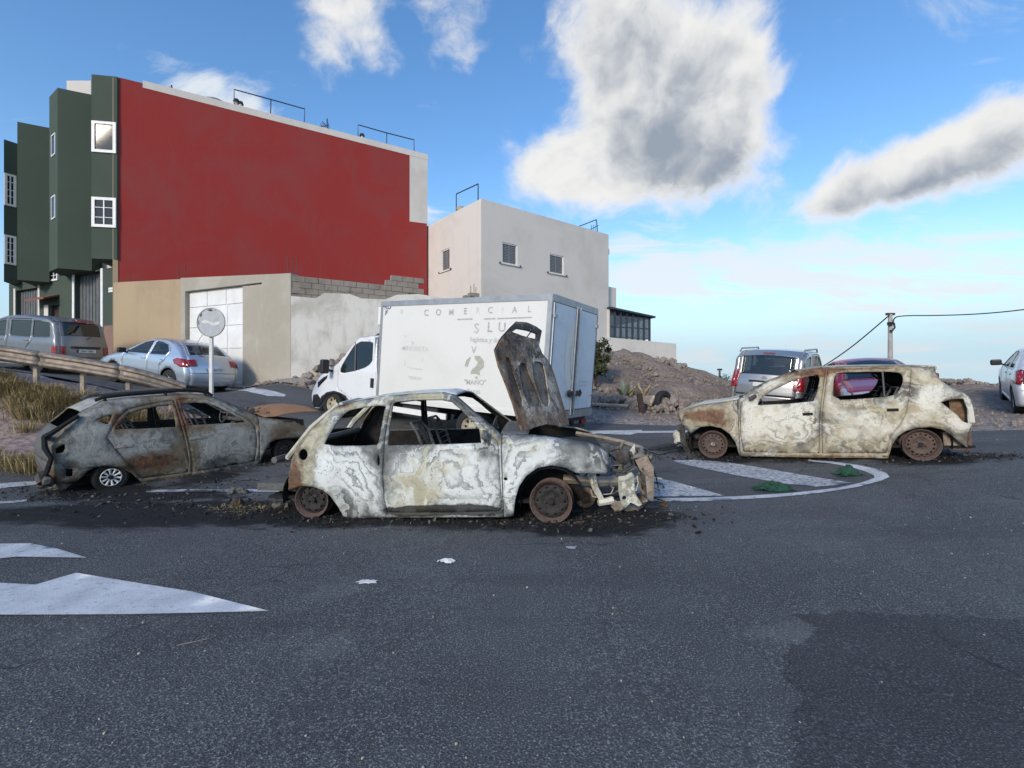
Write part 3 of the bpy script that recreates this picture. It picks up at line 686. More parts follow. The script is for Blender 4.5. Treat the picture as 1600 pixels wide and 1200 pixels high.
    # strip at the corner
    cs = MB(); rw.box(cs, -.17, -.002, 2, P1z - .05, .02, -.3); fin(fixn(cs.build('corner_strip', 'tan_plaster', b)))
    e1 = px(183, 121, 18.93)
    bay([(A1.x, A1.y), (e1.x, e1.y), (e1.x - .1, e1.y + 1.4), (A1.x - .5, A1.y + 1.9)], 6.25, P1z)
    q1, q2, q3 = px(143.5, 148, 19.6), px(90, 137, 19.13), px(77, 146, 19.75)
    p2z = q2.z; bay([(q2.x, q2.y), (q1.x, q1.y), (q1.x - .3, q1.y + 1.6), (q3.x - .2, q3.y + 1.6), (q3.x, q3.y)], 5.95, p2z)
    r1, r2 = px(77, 200, 20.9), px(27, 190, 20.4); p3z = r2.z
    bay([(r2.x, r2.y), (r1.x, r1.y), (r1.x - .3, r1.y + 1.8), (r2.x - 1, r2.y + 2.2)], 5.75, p3z)
    t1, t2 = px(27.5, 222, 21.9), px(6, 217.5, 21.5); p4z = t2.z
    bay([(t2.x, t2.y), (t1.x, t1.y), (t1.x - .3, t1.y + 1.8), (t2.x - 1, t2.y + 2)], 5.9, p4z)
    wb = Wall((A1.x, A1.y), (e1.x - A1.x, e1.y - A1.y))
    for (y0, y1, mu, tr) in ((191, 239, (), ()), (309, 356, (.5,), (.33, .66))):
        u0, za = wb.tr(144, y1 - 1.5); u1, zc = wb.tr(182, y0 + 1)
        fw_(window(wb, b, u0, u1, za, zc, .11, .05, mu, tr, .01, depth=.1))
    wc = Wall((t2.x, t2.y), (t1.x - t2.x, t1.y - t2.y))
    for (y0, y1) in ((275, 320), (370, 412)):
        u0, za = wc.tr(6.5, y1); u1, zc = wc.tr(25, y0); fw_(window(wc, b, u0, u1, za, zc, .09, .05, (.5,), (.3, .5, .75), .01, depth=.1))
    wn = Wall((q3.x, q3.y), (q2.x - q3.x, q2.y - q3.y))
    for (y0, y1) in ((207, 246), (304, 344)):
        u0, za = wn.tr(81, y1); u1, zc = wn.tr(87, y0); fw_(window(wn, b, min(u0, u1), max(u0, u1), za, zc, .05, .03, (), (), .01, depth=.08))
    u0, za = fl.tr(79, 440); u1, zc = fl.tr(91.5, 404)
    fw_(window(fl, b, min(u0, u1), max(u0, u1), za, zc, .08, .05, (.5,), (.25, .5, .75), .01, depth=.08))
    # iron bars left standing out of the old wall heads
    return b, rw
RB, RW = red_building()
def roof_bits():
    # thin pipe frames, aerials, vents on the roof edge
    def frame(name, pts, posts, label):
        mb = MB(); P = [RW.p(*RW.tr(*q), -.2) for q in pts]
        mb.tube(P, .028, 6); root = mb.build(name, 'thin_steel', None); c = P[0].copy()
        for (a, bq) in posts:
            k = MB(); k.tube([RW.p(*RW.tr(*a), -.2), RW.p(*RW.tr(*bq), -.2)], .024, 6); k.build('post', 'thin_steel', root)
        tag(root, label, 'roof railing', 'pipe frames on the red building')
    frame('roof_railing', [(366, 172), (366, 136), (424, 152), (477, 167), (476, 196)], [((423, 183), (424, 152))], 'grey pipe frame on the roof edge beside the vent pipes')
    frame('roof_railing', [(561, 218), (561, 192), (606, 205), (649, 216), (649, 240)], [((606, 229), (606, 205))], 'grey pipe frame at the right end of the red wall roof')
    for (x, y0, y1, lab) in ((267, 140, 127, 'small dark aerial near the left end of the red wall roof'), (513, 205, 181, 'spiky aerial between the two roof pipe frames')):
        mb = MB(); P = lambda a, c: RW.p(*RW.tr(a, c), -.3)
        mb.tube([P(x, y0), P(x, y1)], .03, 6); s = (y0 - y1) / 24
        mb.tube([P(x - 18 * s, y1 + 13 * s), P(x + 3 * s, y1 + 11 * s)], .022, 5)
        for k in range(-2, 3): mb.tube([P(x + k * 3 * s - 4 * s, y1 + 7 * s), P(x + k * 3 * s - 3 * s, y1 + 17 * s)], .014, 4)
        mb.tube([P(x - 8 * s, y1 + 4 * s), P(x + 4 * s, y1 + 18 * s)], .018, 4)
        tag(mb.build('aerial', 'thin_steel'), lab, 'aerial', 'roof aerials')
    for i, (x, y0, y1) in enumerate(((369.5, 168, 153), (376, 170, 157), (568, 220, 208))):
        mb = MB(); b0 = RW.p(*RW.tr(x, y0), -.3); t0 = RW.p(*RW.tr(x, y1), -.3); mb.tube([b0, t0], .065, 8); o = mb.build('vent_pipe', 'white_plaster')
        c = MB(); c.tube([t0 + Vector((0, 0, -.02)), t0 + Vector((0, 0, .09))], [.14, .10], 8); c.build('cap', 'black_plastic', o)
        tag(o, ['white vent pipe nearest the left roof frame post', 'second vent pipe just right of the first', 'lone vent pipe inside the right roof frame'][i], 'vent pipe', 'roof vent pipes')
    c = RW.p(*RW.tr(335, 156), -.9); mb = MB(); mb.lathe([(.01, .45), (.3, .42), (.55, .28), (.68, .0), (.68, -.5)], 20, Matrix.Translation(c) @ Matrix.Rotation(R(90), 4, 'X'))
    o = mb.build('water_tank', 'galvanised', None, 40); tag(o, 'round topped water tank peeping over the red wall', 'water tank')
    for i, ((a, c2), hgt) in enumerate((((196, 440), 14), ((272, 434), 24), ((281, 434), 22), ((444, 425), 30), ((450, 426), 26), ((456, 426), 30))):
        mb = MB(); wq = Wall((-15.8, 18.9), (.919, -.394)); p0 = wq.p(*wq.tr(a, c2), -.15); p1 = wq.p(*wq.tr(a + (i % 3 - 1) * 2, c2 - hgt), -.15)
        mb.tube([p0 - Vector((0, 0, .3)), p0.lerp(p1, .5) + Vector((.02, 0, 0)), p1], .012, 5)
        tag(mb.build('rebar', 'rust_pipe'), ['short rusty bar at the far left end of the tan yard wall', 'left one of the two rusty bars above the left edge of the white garage door', 'right one of the two rusty bars above the left edge of the white garage door', 'left one of three rusty bars at the concrete corner of the yard wall', 'middle one of three rusty bars at the concrete corner of the yard wall', 'right one of three rusty bars at the concrete corner of the yard wall'][i], 'rebar', 'rusty bars on the yard wall')
roof_bits()
def yard_wall():
    b = empty('yard_wall', (-7.1, 15.3, 1.4), 'low yard wall with a white garage door, bare concrete and limewashed side', 'wall')
    inv = Matrix.Translation((7.1, -15.3, -1.4))
    def fin(o): o.data.transform(inv); return o
    f = Wall((-15.78, 18.75), (.919, -.394)); T = f.tr
    u0, uT, uC = 0.0, T(283, 500)[0], T(455, 500)[0]
    d0, d1 = T(290, 500)[0], T(380, 500)[0]; zd = T(335, 450)[1]
    fin(f.slab('wall', [(u0, 1), (uT, 1), (uT, T(283, 436)[1]), (u0, T(187, 440)[1])], [], .25, 'tan_plaster', b))
    fin(f.slab('wall', [(uT + .003, .8), (d0, .8), (d0, zd), (d1 + .9, zd), (d1 + .9, zd - .06), (d1 + .0, zd - .06), (d1, .8), (uC, .8), (uC, T(455, 427)[1]), (uT + .003, T(283, 434.5)[1])], [], .28, 'bare_concrete', b, .02))
    g = MB(); f.box(g, d0, d1, .8, zd, -.16, -.2); gd = fin(fixn(g.build('garage_door', 'garage_white', b)))
    zr = [T(335, 476)[1], T(335, 509)[1], T(335, 545)[1], 1.0]
    zs = [zd - .02] + zr; us = [[d0 + .02, d0 + (d1 - d0) * .33, d0 + (d1 - d0) * .66, d1 - .02]] + [[d0 + .02, d0 + (d1 - d0) * .68, d1 - .02]] * 3
    for r_ in range(4):
        for c in range(len(us[r_]) - 1):
            m = MB(); f.box(m, us[r_][c] + .012, us[r_][c + 1] - .012, zs[r_ + 1] + .012, zs[r_] - .012, -.125, -.158); fin(fixn(m.build('panel', 'garage_white', gd)))
    s = Wall((f.p(uC, 0, .02).x, f.p(uC, 0, .02).y), (.857, .515)); Q = s.tr
    L = 7.2; zt = Q(460, 452)[1]
    jag = [(0.01, Q(456, 470)[1] + .15), (.5, Q(470, 464)[1]), (.75, Q(470, 464)[1]), (1.0, Q(487, 456)[1]), (1.8, Q(510, 456)[1]), (2.2, Q(525, 463)[1]), (3.0, Q(560, 464)[1]), (3.4, Q(590, 458)[1]), (4.2, Q(610, 455)[1]), (L, Q(610, 455)[1] - .2)]
    fin(s.slab('wall', [(.01, .8), (L, .8)] + jag[::-1], [], .2, 'whitewash', b, .012))
    zl = Q(456, 470)[1] - .5; ztop = Q(457, 428)[1]
    fin(s.slab('wall', [(.012, zl), (L, zl), (L, ztop - .55), (.012, ztop - .06)], [], .16, 'concrete_block', b, -.03))
    # courses of concrete block along the head
    rn = random.Random(3); n = 0; bl, bh = .40, .19
    ua, ub = Q(603, 445)[0], Q(662, 445)[0]; ju = [p[0] for p in jag]; jz = [p[1] for p in jag]
    for r_ in range(-2, 4):
        zz = ztop - .04 - bh * (r_ + 1)
        u = .02 + (r_ % 2) * .2
        while u < L - .4:
            if (r_ < 0 and not (ua < u + .2 < ub)) or zz + bh < np.interp(u + .2, ju, jz) + .04 or (u > ub and r_ < 2): u += bl; continue
            m = MB(); s.box(m, u + .006, u + bl - .008, zz + .006, zz + bh - .006, rn.uniform(-.012, .006), -.17)
            fin(fixn(m.build('concrete_block', 'concrete_block', b))); u += bl
    for (x, y, hh) in ((733, 462, 8), (741, 458, 14)):
        u, z = Q(x, y); m = MB(); s.box(m, u - .2, u + .2, z - .5, z + .0, .05, -.17); fin(fixn(m.build('concrete_block', 'concrete_block', b)))
    m = MB()
    for x, y in ((737, 446), (742, 443), (745, 448)):
        p1 = s.p(*Q(x, y), -.08); m.tube([p1 - Vector((0, 0, .8)), p1], .012, 5)
    fin(m.build('rebar', 'rust_pipe', b))
    return s
YW = yard_wall()
def white_building():
    b = empty('white_house', (-1.43, 22, 2), 'plain white flat roofed house with shuttered windows on the hill', 'building')
    inv = Matrix.Translation((1.43, -22, -2))
    def fin(o): o.data.transform(inv); return o
    C = (-1.43, 22); r = Wall(C, (.791, .611)); l = Wall(C, (-.632, .775))
    zt = r.tr(752, 310)[1]; uR = r.tr(951, 400)[0]; uL = l.tr(664, 400)[0]
    holes = []; wins = []
    for (x0, x1, y0, y1, y2, y3) in ((785, 808.5, 378, 383, 411, 415), (859, 881, 396, 400, 426, 430)):
        a = r.tr(x0, (y0 + y2) / 2)[0]; c = r.tr(x1, (y1 + y3) / 2)[0]; za = r.tr(x0, y2)[1]; zb = r.tr(x0, y0)[1]
        holes.append([(a, za), (c, za), (c, zb), (a, zb)]); wins.append((r, a, c, za, zb))
    fin(r.slab('wall', [(0, .5), (uR, .5), (uR, zt), (0, zt)], holes, .3, 'white_plaster', b))
    a = l.tr(702.5, 405)[0]; c = l.tr(689.5, 405)[0]; za = l.tr(696, 423)[1]; zb = l.tr(696, 389.5)[1]
    fin(l.slab('wall', [(.305, .5), (uL, .5), (uL, zt), (.305, zt)], [[(a, za), (c, za), (c, zb), (a, zb)]], .3, 'cream_plaster', b)); wins.append((l, a, c, za, zb))
    mb = MB(); l.box(mb, 0.002, .302, .5, zt - .003, -.002, -.28); fin(fixn(mb.build('wall', 'cream_plaster', b)))
    for (wl, a, c, za, zb) in wins:
        f = fin(window(wl, b, a + .004, c - .004, za + .004, zb - .004, .05, -.03, (.5,), (), -.12, 'white_frame', 'shutter_grey', .12))
        for ch in f.children: fin(ch)
        n = 11
        for half in (0, 1):
            ua = a + .06 + (c - a - .1) * .5 * half; ub = ua + (c - a - .14) * .5; m = MB()
            for k in range(n): z = za + .08 + (zb - za - .16) * k / n; wl.box(m, ua, ub, z, z + (zb - za) / n * .55, -.07, -.10)
            o = fin(fixn(m.build('slats', 'shutter_grey', f))); o['kind'] = 'stuff'
        m = MB(); wl.box(m, a - .1, c + .1, za - .05, za - .001, .06, -.02); fin(fixn(m.build('sill', 'white_plaster', b)))
        for uu in (a - .16, c + .16):
            m = MB(); wl.box(m, uu - .03, uu + .03, za - .05, za + .03, .07, -.01); fin(fixn(m.build('bracket', 'rust_pipe', b)))
    A = r.p(uR, 0, -.31); Bp = r.p(uR, 0, -7); D = l.p(uL, 0, -.31); O = Vector((C[0], C[1], 0)) - r.n * .31 - l.n * .31
    fin(prism([(O.x, O.y), (A.x, A.y), (Bp.x, Bp.y), ((Bp + D - O).x, (Bp + D - O).y), (D.x, D.y)], .5, zt - .5).build('core', 'white_plaster', b))
    m = MB(); zc = r.tr(951, 391)[1]; r.box(m, uR, uR + .18, zc - .2, zc + .12, -.1, -2); fin(fixn(m.build('eave', 'white_plaster', b)))
    # lower block, veranda and garden wall to the right
    u2 = r.tr(968, 470)[0]; z2 = r.tr(951.5, 446)[1]
    m = MB(); r.box(m, uR + .002, u2, .5, z2, -.25, -5.5); fin(fixn(m.build('side_block', 'white_plaster', b)))
    v = Wall((r.p(uR - .05, 0, .05).x, r.p(uR - .05, 0, .05).y), (.90, .436)); V = v.tr
    x0 = V(951, 510)[0]; x1 = V(1015, 510)[0]; zb = V(951, 527)[1]; zt2 = V(951, 483)[1]; zt3 = V(1015, 497)[1]
    vb = MB()
    for k in range(8):
        uu = x0 + (x1 - x0) * k / 7; vb_ = MB(); zz = zt2 + (zt3 - zt2) * k / 7
        v.box(vb_, uu - .05, uu + .05, zb - .1, zz, .04, -.06); fin(fixn(vb_.build('post', 'thin_steel' if k else 'white_plaster', b)))
    m = MB(); v.box(m, x0, x1, zb + .60, zb + .66, .03, -.03); v.box(m, x0, x1, zb, zb + .05, .03, -.03); fin(fixn(m.build('rail', 'thin_steel', b)))
    m = MB(); P = [v.p(x0 - .1, zt2 + .02, .25), v.p(x1 + .25, zt3 + .0, .25), v.p(x1 + .25, zt3 - .1, -3.5), v.p(x0 - .1, zt2 - .1, -3.5)]; P += [q + Vector((0, 0, .10)) for q in P]
    m.add(P, [(0, 1, 2, 3), (7, 6, 5, 4), (0, 4, 5, 1), (1, 5, 6, 2), (2, 6, 7, 3), (3, 7, 4, 0)]); fin(fixn(m.build('roof', 'thin_steel', b)))
    for k in range(7):
        m = MB(); v.box(m, x0 + (x1 - x0) * k / 7 + .055, x0 + (x1 - x0) * (k + 1) / 7 - .055, zb + .06, min(zt2, zt3) - .0 + (.0), .0, -.012); fin(fixn(m.build('pane', 'veranda_glass', b)))
    m = MB(); v.box(m, x1 - .1, x1, zb, zt3, -.1, -3.4); v.box(m, x0, x1, zb + 0, zt3, -3.4, -3.5); fin(fixn(m.build('rear_screen', 'veranda_glass', b)))
    ux = V(1055.5, 540)[0]; zl = V(951, 527)[1]; zr = V(1055, 537)[1]
    fin(v.slab('garden_wall', [(x0 - .3, .2), (ux, .2), (ux, zr), (x0 - .3, zl)], [], .25, 'white_plaster', b, .06))
    mb = MB(); m_ = [v.p(ux, q, w) for w in (.06, -.2) for q in (.2,)]
    # roof frames
    def fr(name, wl, pts, lab):
        m = MB(); m.tube([wl.p(*wl.tr(*q), -.15) for q in pts], .03, 6); tag(m.build(name, 'thin_steel'), lab, 'roof railing')
    fr('roof_railing', l, [(709, 328), (709, 302), (743, 286), (743, 314)], 'blue grey pipe frame on the left edge of the white house roof')
    m = MB(); P = lambda x, y: r.p(*r.tr(x, y), -.3)
    m.tube([P(907, 353), P(938, 341)], .03, 6); m.tube([P(938, 341), P(940, 363)], .03, 6); m.tube([P(922, 356), P(922, 366)], .03, 5); m.tube([P(927, 357), P(941, 350)], .02, 5)
    for k in range(4): m.tube([P(930 + k * 3, 349), P(931 + k * 3, 360)], .014, 4)
    tag(m.build('aerial', 'thin_steel'), 'dark aerial frame at the right end of the white house roof', 'aerial')
    m = MB(); c = l.p(*l.tr(712, 325), -.3); m.rock(c, .22, 4, jag=.15); tag(m.build('roof_stone', 'bare_concrete'), 'small lump of masonry under the left roof frame', 'masonry')
white_building()
# ------------------------------------------------------------------ vehicles: shared body builder
def polydist(X, Z, P):
    P = np.asarray(P, float); X = np.asarray(X, float); Z = np.asarray(Z, float); best = np.full(X.shape, 1e9)
    for i in range(len(P) - 1):
        a = P[i]; b = P[i + 1] - a; L = (b ** 2).sum() + 1e-12
        t = np.clip(((X - a[0]) * b[0] + (Z - a[1]) * b[1]) / L, 0, 1)
        best = np.minimum(best, np.hypot(X - a[0] - t * b[0], Z - a[1] - t * b[1]))
    return best
class Body:
    def __init__(s, root, table, prof=None, r=.07, ends=None, near=1):
        s.root = root; s.tz = [a for a, _ in table]; s.tw = [b for _, b in table]; s.prof = prof; s.r = r; s.ends = ends; s.near = near; s.blobs = []; s.base = (0, 0, .58)
    def side(s, X, Z):
        X = np.asarray(X, float); Z = np.asarray(Z, float); w = np.interp(Z, s.tz, s.tw)
        if s.ends:
            x0, x1, amt = s.ends; w = w - amt * np.clip((X - x1) / (1.0), 0, 1) ** 2 - amt * np.clip((x0 - X) / (1.0), 0, 1) ** 2
        if s.prof is not None:
            d = np.clip(polydist(X, Z, s.prof) / s.r, 0, 1); w = w - s.r * (1 - np.sqrt(np.clip(1 - (1 - d) ** 2, 0, 1)))
        return w
    # photo tracing onto the near side
    def setray(s): s.Mi = s.root.matrix_world.inverted(); s.o = s.Mi @ Vector((0, 0, CAMZ))
    def tr(s, x, y):
        d = s.Mi.to_3x3() @ ray(x, y); yt = s.near * max(s.tw)
        for _ in range(10):
            t = (yt - s.o.y) / d.y; P = s.o + d * t; yt = s.near * float(s.side([P.x], [P.z])[0])
        return (P.x, P.z)
    def at(s, x, y, yl):                               # point on the lengthwise plane at lateral yl
        d = s.Mi.to_3x3() @ ray(x, y); return s.o + d * ((yl - s.o.y) / d.y)
    def T(s, pts): return [s.tr(*p) for p in pts]
    def blob(s, x, y, rx, ry, r=0, g=0, b=0):
        X, Z = s.tr(x, y); w = s.root.matrix_world @ Vector((X, s.near * max(s.tw), Z)); k = w.y / FPX; s.blobs.append((X, Z, rx * k, ry * k, r, g, b))
    def wear(s, V):
        out = np.tile(np.array([*s.base, 1.0]), (len(V), 1))
        for (x, z, rx, rz, r, g, b) in s.blobs:
            r *= 1.45; b *= 1.25
            q = np.exp(-(((V[:, 0] - x) / rx) ** 2 + ((V[:, 2] - z) / rz) ** 2))
            out[:, 0] += r * q; out[:, 1] += g * q; out[:, 2] += b * q
        return out
    def panel(s, name, outer, holes, m, sgn, parent=None, step=.045, thick=.02, off=0.0, dent=None, smooth=55):
        V, F = cdt(outer, holes, step, .1); Y = s.side(V[:, 0], V[:, 1]) + off
        if dent: Y = Y + dent(V[:, 0], V[:, 1])
        P = np.column_stack([V[:, 0], sgn * Y, V[:, 1]])
        if sgn > 0: F = F[:, ::-1]
        o = link(name, mesh(P, F, name), m, parent or s.root, smooth); wv = s.wear(P)
        if isinstance(m, str) and m.startswith('burnt'):
            ed = polydist(V[:, 0], V[:, 1], list(outer) + [outer[0]])
            for hh in holes: ed = np.minimum(ed, polydist(V[:, 0], V[:, 1], list(hh) + [hh[0]]))
            wv[:, 3] = np.clip(ed / .26, 0, 1)
        wearattr(o, wv)
        if thick:
            md = o.modifiers.new('thickness', 'SOLIDIFY'); md.thickness = thick; md.offset = -1
            if isinstance(m, str) and m.startswith('burnt'): o.data.materials.append(MATS['burnt_inside']); md.material_offset = 1
        return o
    def loft(s, name, P, m, parent=None, tr=(-1, 1), bulge=.03, off=0.0, nt=15, thick=.015, step=.06, crush=0, smooth=50):
        P = resample(P, step, False); n = len(P); W_ = s.side(P[:, 0], P[:, 1])
        tg = np.gradient(P, axis=0); tg /= np.linalg.norm(tg, axis=1)[:, None] + 1e-9; N = np.column_stack([-tg[:, 1], tg[:, 0]])
        c = np.array([0, .55]); flip = ((P - c) * N).sum(1) < 0; N[flip] *= -1
        bl = np.interp(np.linspace(0, 1, n), np.linspace(0, 1, len(bulge)), bulge) if hasattr(bulge, '__len__') else np.full(n, bulge)
        v = []
        for i in range(n):
            for t in np.linspace(tr[0], tr[1], nt):
                k = (bl[i] * (1 - t * t) + off) + (crush * (RNG.random() - .5)); v.append((P[i, 0] + N[i, 0] * k, t * W_[i], P[i, 1] + N[i, 1] * k))
        f = [(i * nt + j, i * nt + j + 1, (i + 1) * nt + j + 1, (i + 1) * nt + j) for i in range(n - 1) for j in range(nt - 1)]
        me = mesh(v, f, name); o = link(name, me, m, parent or s.root, smooth)
        c = np.array(v); p0 = me.polygons[len(f) // 2]; out = Vector((p0.center.x, p0.center.y, p0.center.z - .55))
        if p0.normal.dot(out) < 0: me.flip_normals()
        wearattr(o, s.wear(c))
        if thick:
            md = o.modifiers.new('thickness', 'SOLIDIFY'); md.thickness = thick; md.offset = -1
            if isinstance(m, str) and m.startswith('burnt'): o.data.materials.append(MATS['burnt_inside']); md.material_offset = 1
        return o
def setwear(o, w): o.data.attributes['wear'].data.foreach_set('color', np.tile(np.array([*w, 1.0], np.float32), (len(o.data.vertices), 1)).ravel())
def wheel_pair_matrix(Pr, Pf, hw, near):
    f = (Pf - Pr).normalized(); l = Vector((0, 0, 1)).cross(f).normalized(); u = f.cross(l).normalized()
    c = (Pr + Pf) / 2 - l * (near * hw); M = Matrix((f, l, u)).transposed().to_4x4(); M.translation = c; return M
def circle(r, n=28, c=(0, 0), a0=0): return [(c[0] + r * math.cos(a0 + 2 * math.pi * i / n), c[1] + r * math.sin(a0 + 2 * math.pi * i / n)) for i in range(n)]
def disc(name, Rr, holes, depth, m, parent, s, step=.03):
    V, F = cdt(circle(Rr, 44), holes, step); r = np.hypot(V[:, 0], V[:, 1])
    P = np.column_stack([V[:, 0], s * np.array([depth(q) for q in r]), V[:, 1]])
    if s > 0: F = F[:, ::-1]
    o = link(name, mesh(P, F, name), m, parent, 40); md = o.modifiers.new('thickness', 'SOLIDIFY'); md.thickness = .006; md.offset = -1
    wearattr(o, np.tile([0, 0, .5, 1.0], (len(P), 1))); return o
def burnt_wheel(parent, loc, Rr, s, m1, m2, nh=12, steer=0, camber=0, holer=.085, hub='wheel_rust', drum=True):
    mb = MB(); k = Rr; mb.lathe([(k * .80, -.085 * s), (k, -.085 * s), (k * 1.0, -.070 * s), (k * .86, -.060 * s), (k * .80, -.01 * s), (k * .86, .045 * s), (k * 1.0, .055 * s), (k * 1.0, .072 * s), (k * .955, .070 * s), (k * .90, .052 * s), (k * .83, .04 * s), (k * .77, -.01 * s), (k * .80, -.085 * s)], 44)
    o = fixn(mb.build('wheel', m1, parent, 40)); o.location = loc; o.rotation_euler = (camber, 0, steer); wearattr(o, np.tile([0, 0, .5, 1.0], (len(o.data.vertices), 1)))
    hs = [circle(k * holer, 10, (k * .66 * math.cos(a), k * .66 * math.sin(a))) for a in [2 * math.pi * i / nh for i in range(nh)]]
    hs += [circle(.008, 7, (k * .27 * math.cos(a), k * .27 * math.sin(a))) for a in [2 * math.pi * i / 4 + .6 for i in range(4)]]
    def dep(r):
        q = r / k; return float(np.interp(q, [0, .16, .2, .38, .46, .58, .74, .80, .86], [.028, .028, .016, .014, .034, .040, .030, .012, .004]))
    disc('wheel_disc', k * .84, hs, dep, m2, o, s, .022)
    h_ = MB(); h_.lathe([(.0005, .050 * s), (k * .13, .048 * s), (k * .15, .026 * s)], 16); fixn(h_.build('hub_cap', hub, o, 40)); wearattr(o.children[-1], np.tile([.2, 0, .5, 1.0], (len(o.children[-1].data.vertices), 1)))
    if drum:
        d = MB(); d.lathe([(.0005, .0), (k * .62, .0), (k * .64, -.05 * s), (k * .2, -.06 * s), (k * .16, -.2 * s), (.0005, -.2 * s)], 24); fixn(d.build('brake_drum', 'burnt_rust', o, 40)); wearattr(o.children[-1], np.tile([.2, .2, .5, 1.0], (len(o.children[-1].data.vertices), 1)))
    return o
def burnt_part(mb, name, parent, m='burnt_dark', wear=(0, 0, .5), smooth=None, body=None):
    o = mb.build(name, m, parent, smooth); n = len(o.data.vertices)
    if name.endswith('remains'): o['kind'] = 'stuff'
    wearattr(o, np.tile([*wear, 1.0], (n, 1))); return o
def burnt_interior(B, x0, x1, hw, z0, dash_x, seats, zs=.95, wheel=None):
    root = B.root
    m = MB(); m.box((x0, -hw, z0), (x1, hw, z0 + .03)); burnt_part(m, 'floor_pan', root, 'char')
    m = MB(); m.box((dash_x, -hw + .02, z0), (dash_x + .04, hw - .02, zs - .12)); m.tube([(dash_x - .18, -hw + .03, zs - .14), (dash_x - .18, hw - .03, zs - .14)], .035, 8)
    for k in range(14): m.rock((dash_x - .1 + RNG.uniform(-.12, .12), RNG.uniform(-hw + .1, hw - .1), zs - .2 + RNG.uniform(-.1, .05)), RNG.uniform(.03, .08))
    burnt_part(m, 'bulkhead', root, 'burnt_dark')
    for (sx, sy) in seats:
        m = MB(); zz = z0 + .25; top = zs + .12
        for q in (-.21, .21):
            m.tube([(sx + .40, sy + q, zz), (sx, sy + q, zz), (sx - .16, sy + q, zz + .42), (sx - .24, sy + q * .8, top)], .016, 6)
            m.tube([(sx + .35, sy + q, z0), (sx + .35, sy + q, zz)], .014, 5); m.tube([(sx, sy + q, z0), (sx, sy + q, zz)], .014, 5)
        m.tube([(sx - .24, sy - .17, top), (sx - .24, sy + .17, top)], .016, 6)
        for t in np.linspace(.1, .9, 8): m.tube([(sx - .16 * t, sy - .21, zz + (top - zz) * t), (sx - .16 * t, sy + .21, zz + (top - zz) * t)], .005, 4)
        for t in np.linspace(.05, .95, 7): m.tube([(sx + .4 * t, sy - .21, zz), (sx + .4 * t, sy + .21, zz)], .005, 4)
        burnt_part(m, 'seat_frame', root, 'burnt_dark')
    m = MB()
    for k in range(60): m.rock((RNG.uniform(x0 + .1, x1 - .3), RNG.uniform(-hw + .08, hw - .08), z0 + .04 + abs(RNG.normal(0, .05))), RNG.uniform(.02, .085))
    o = burnt_part(m, 'burnt_remains', root, 'char'); o['kind'] = 'stuff'
    if wheel:
        x, y, z = wheel; m = MB(); ring = [(x + .10 * math.cos(a) * .5, y + .18 * math.sin(a), z + .17 * math.cos(a)) for a in np.linspace(0, 2 * math.pi, 21)]
        m.tube(ring, .011, 6, False); m.tube([(x, y - .17, z), (x, y + .17, z)], .01, 5); m.tube([(x, y, z), (x + .35, y, z - .22)], .02, 6); burnt_part(m, 'steering_wheel', root, 'burnt_dark')
plain('burnt_inside', (.014, .013, .012), .9, var=.6, scale=14, bump=.3)
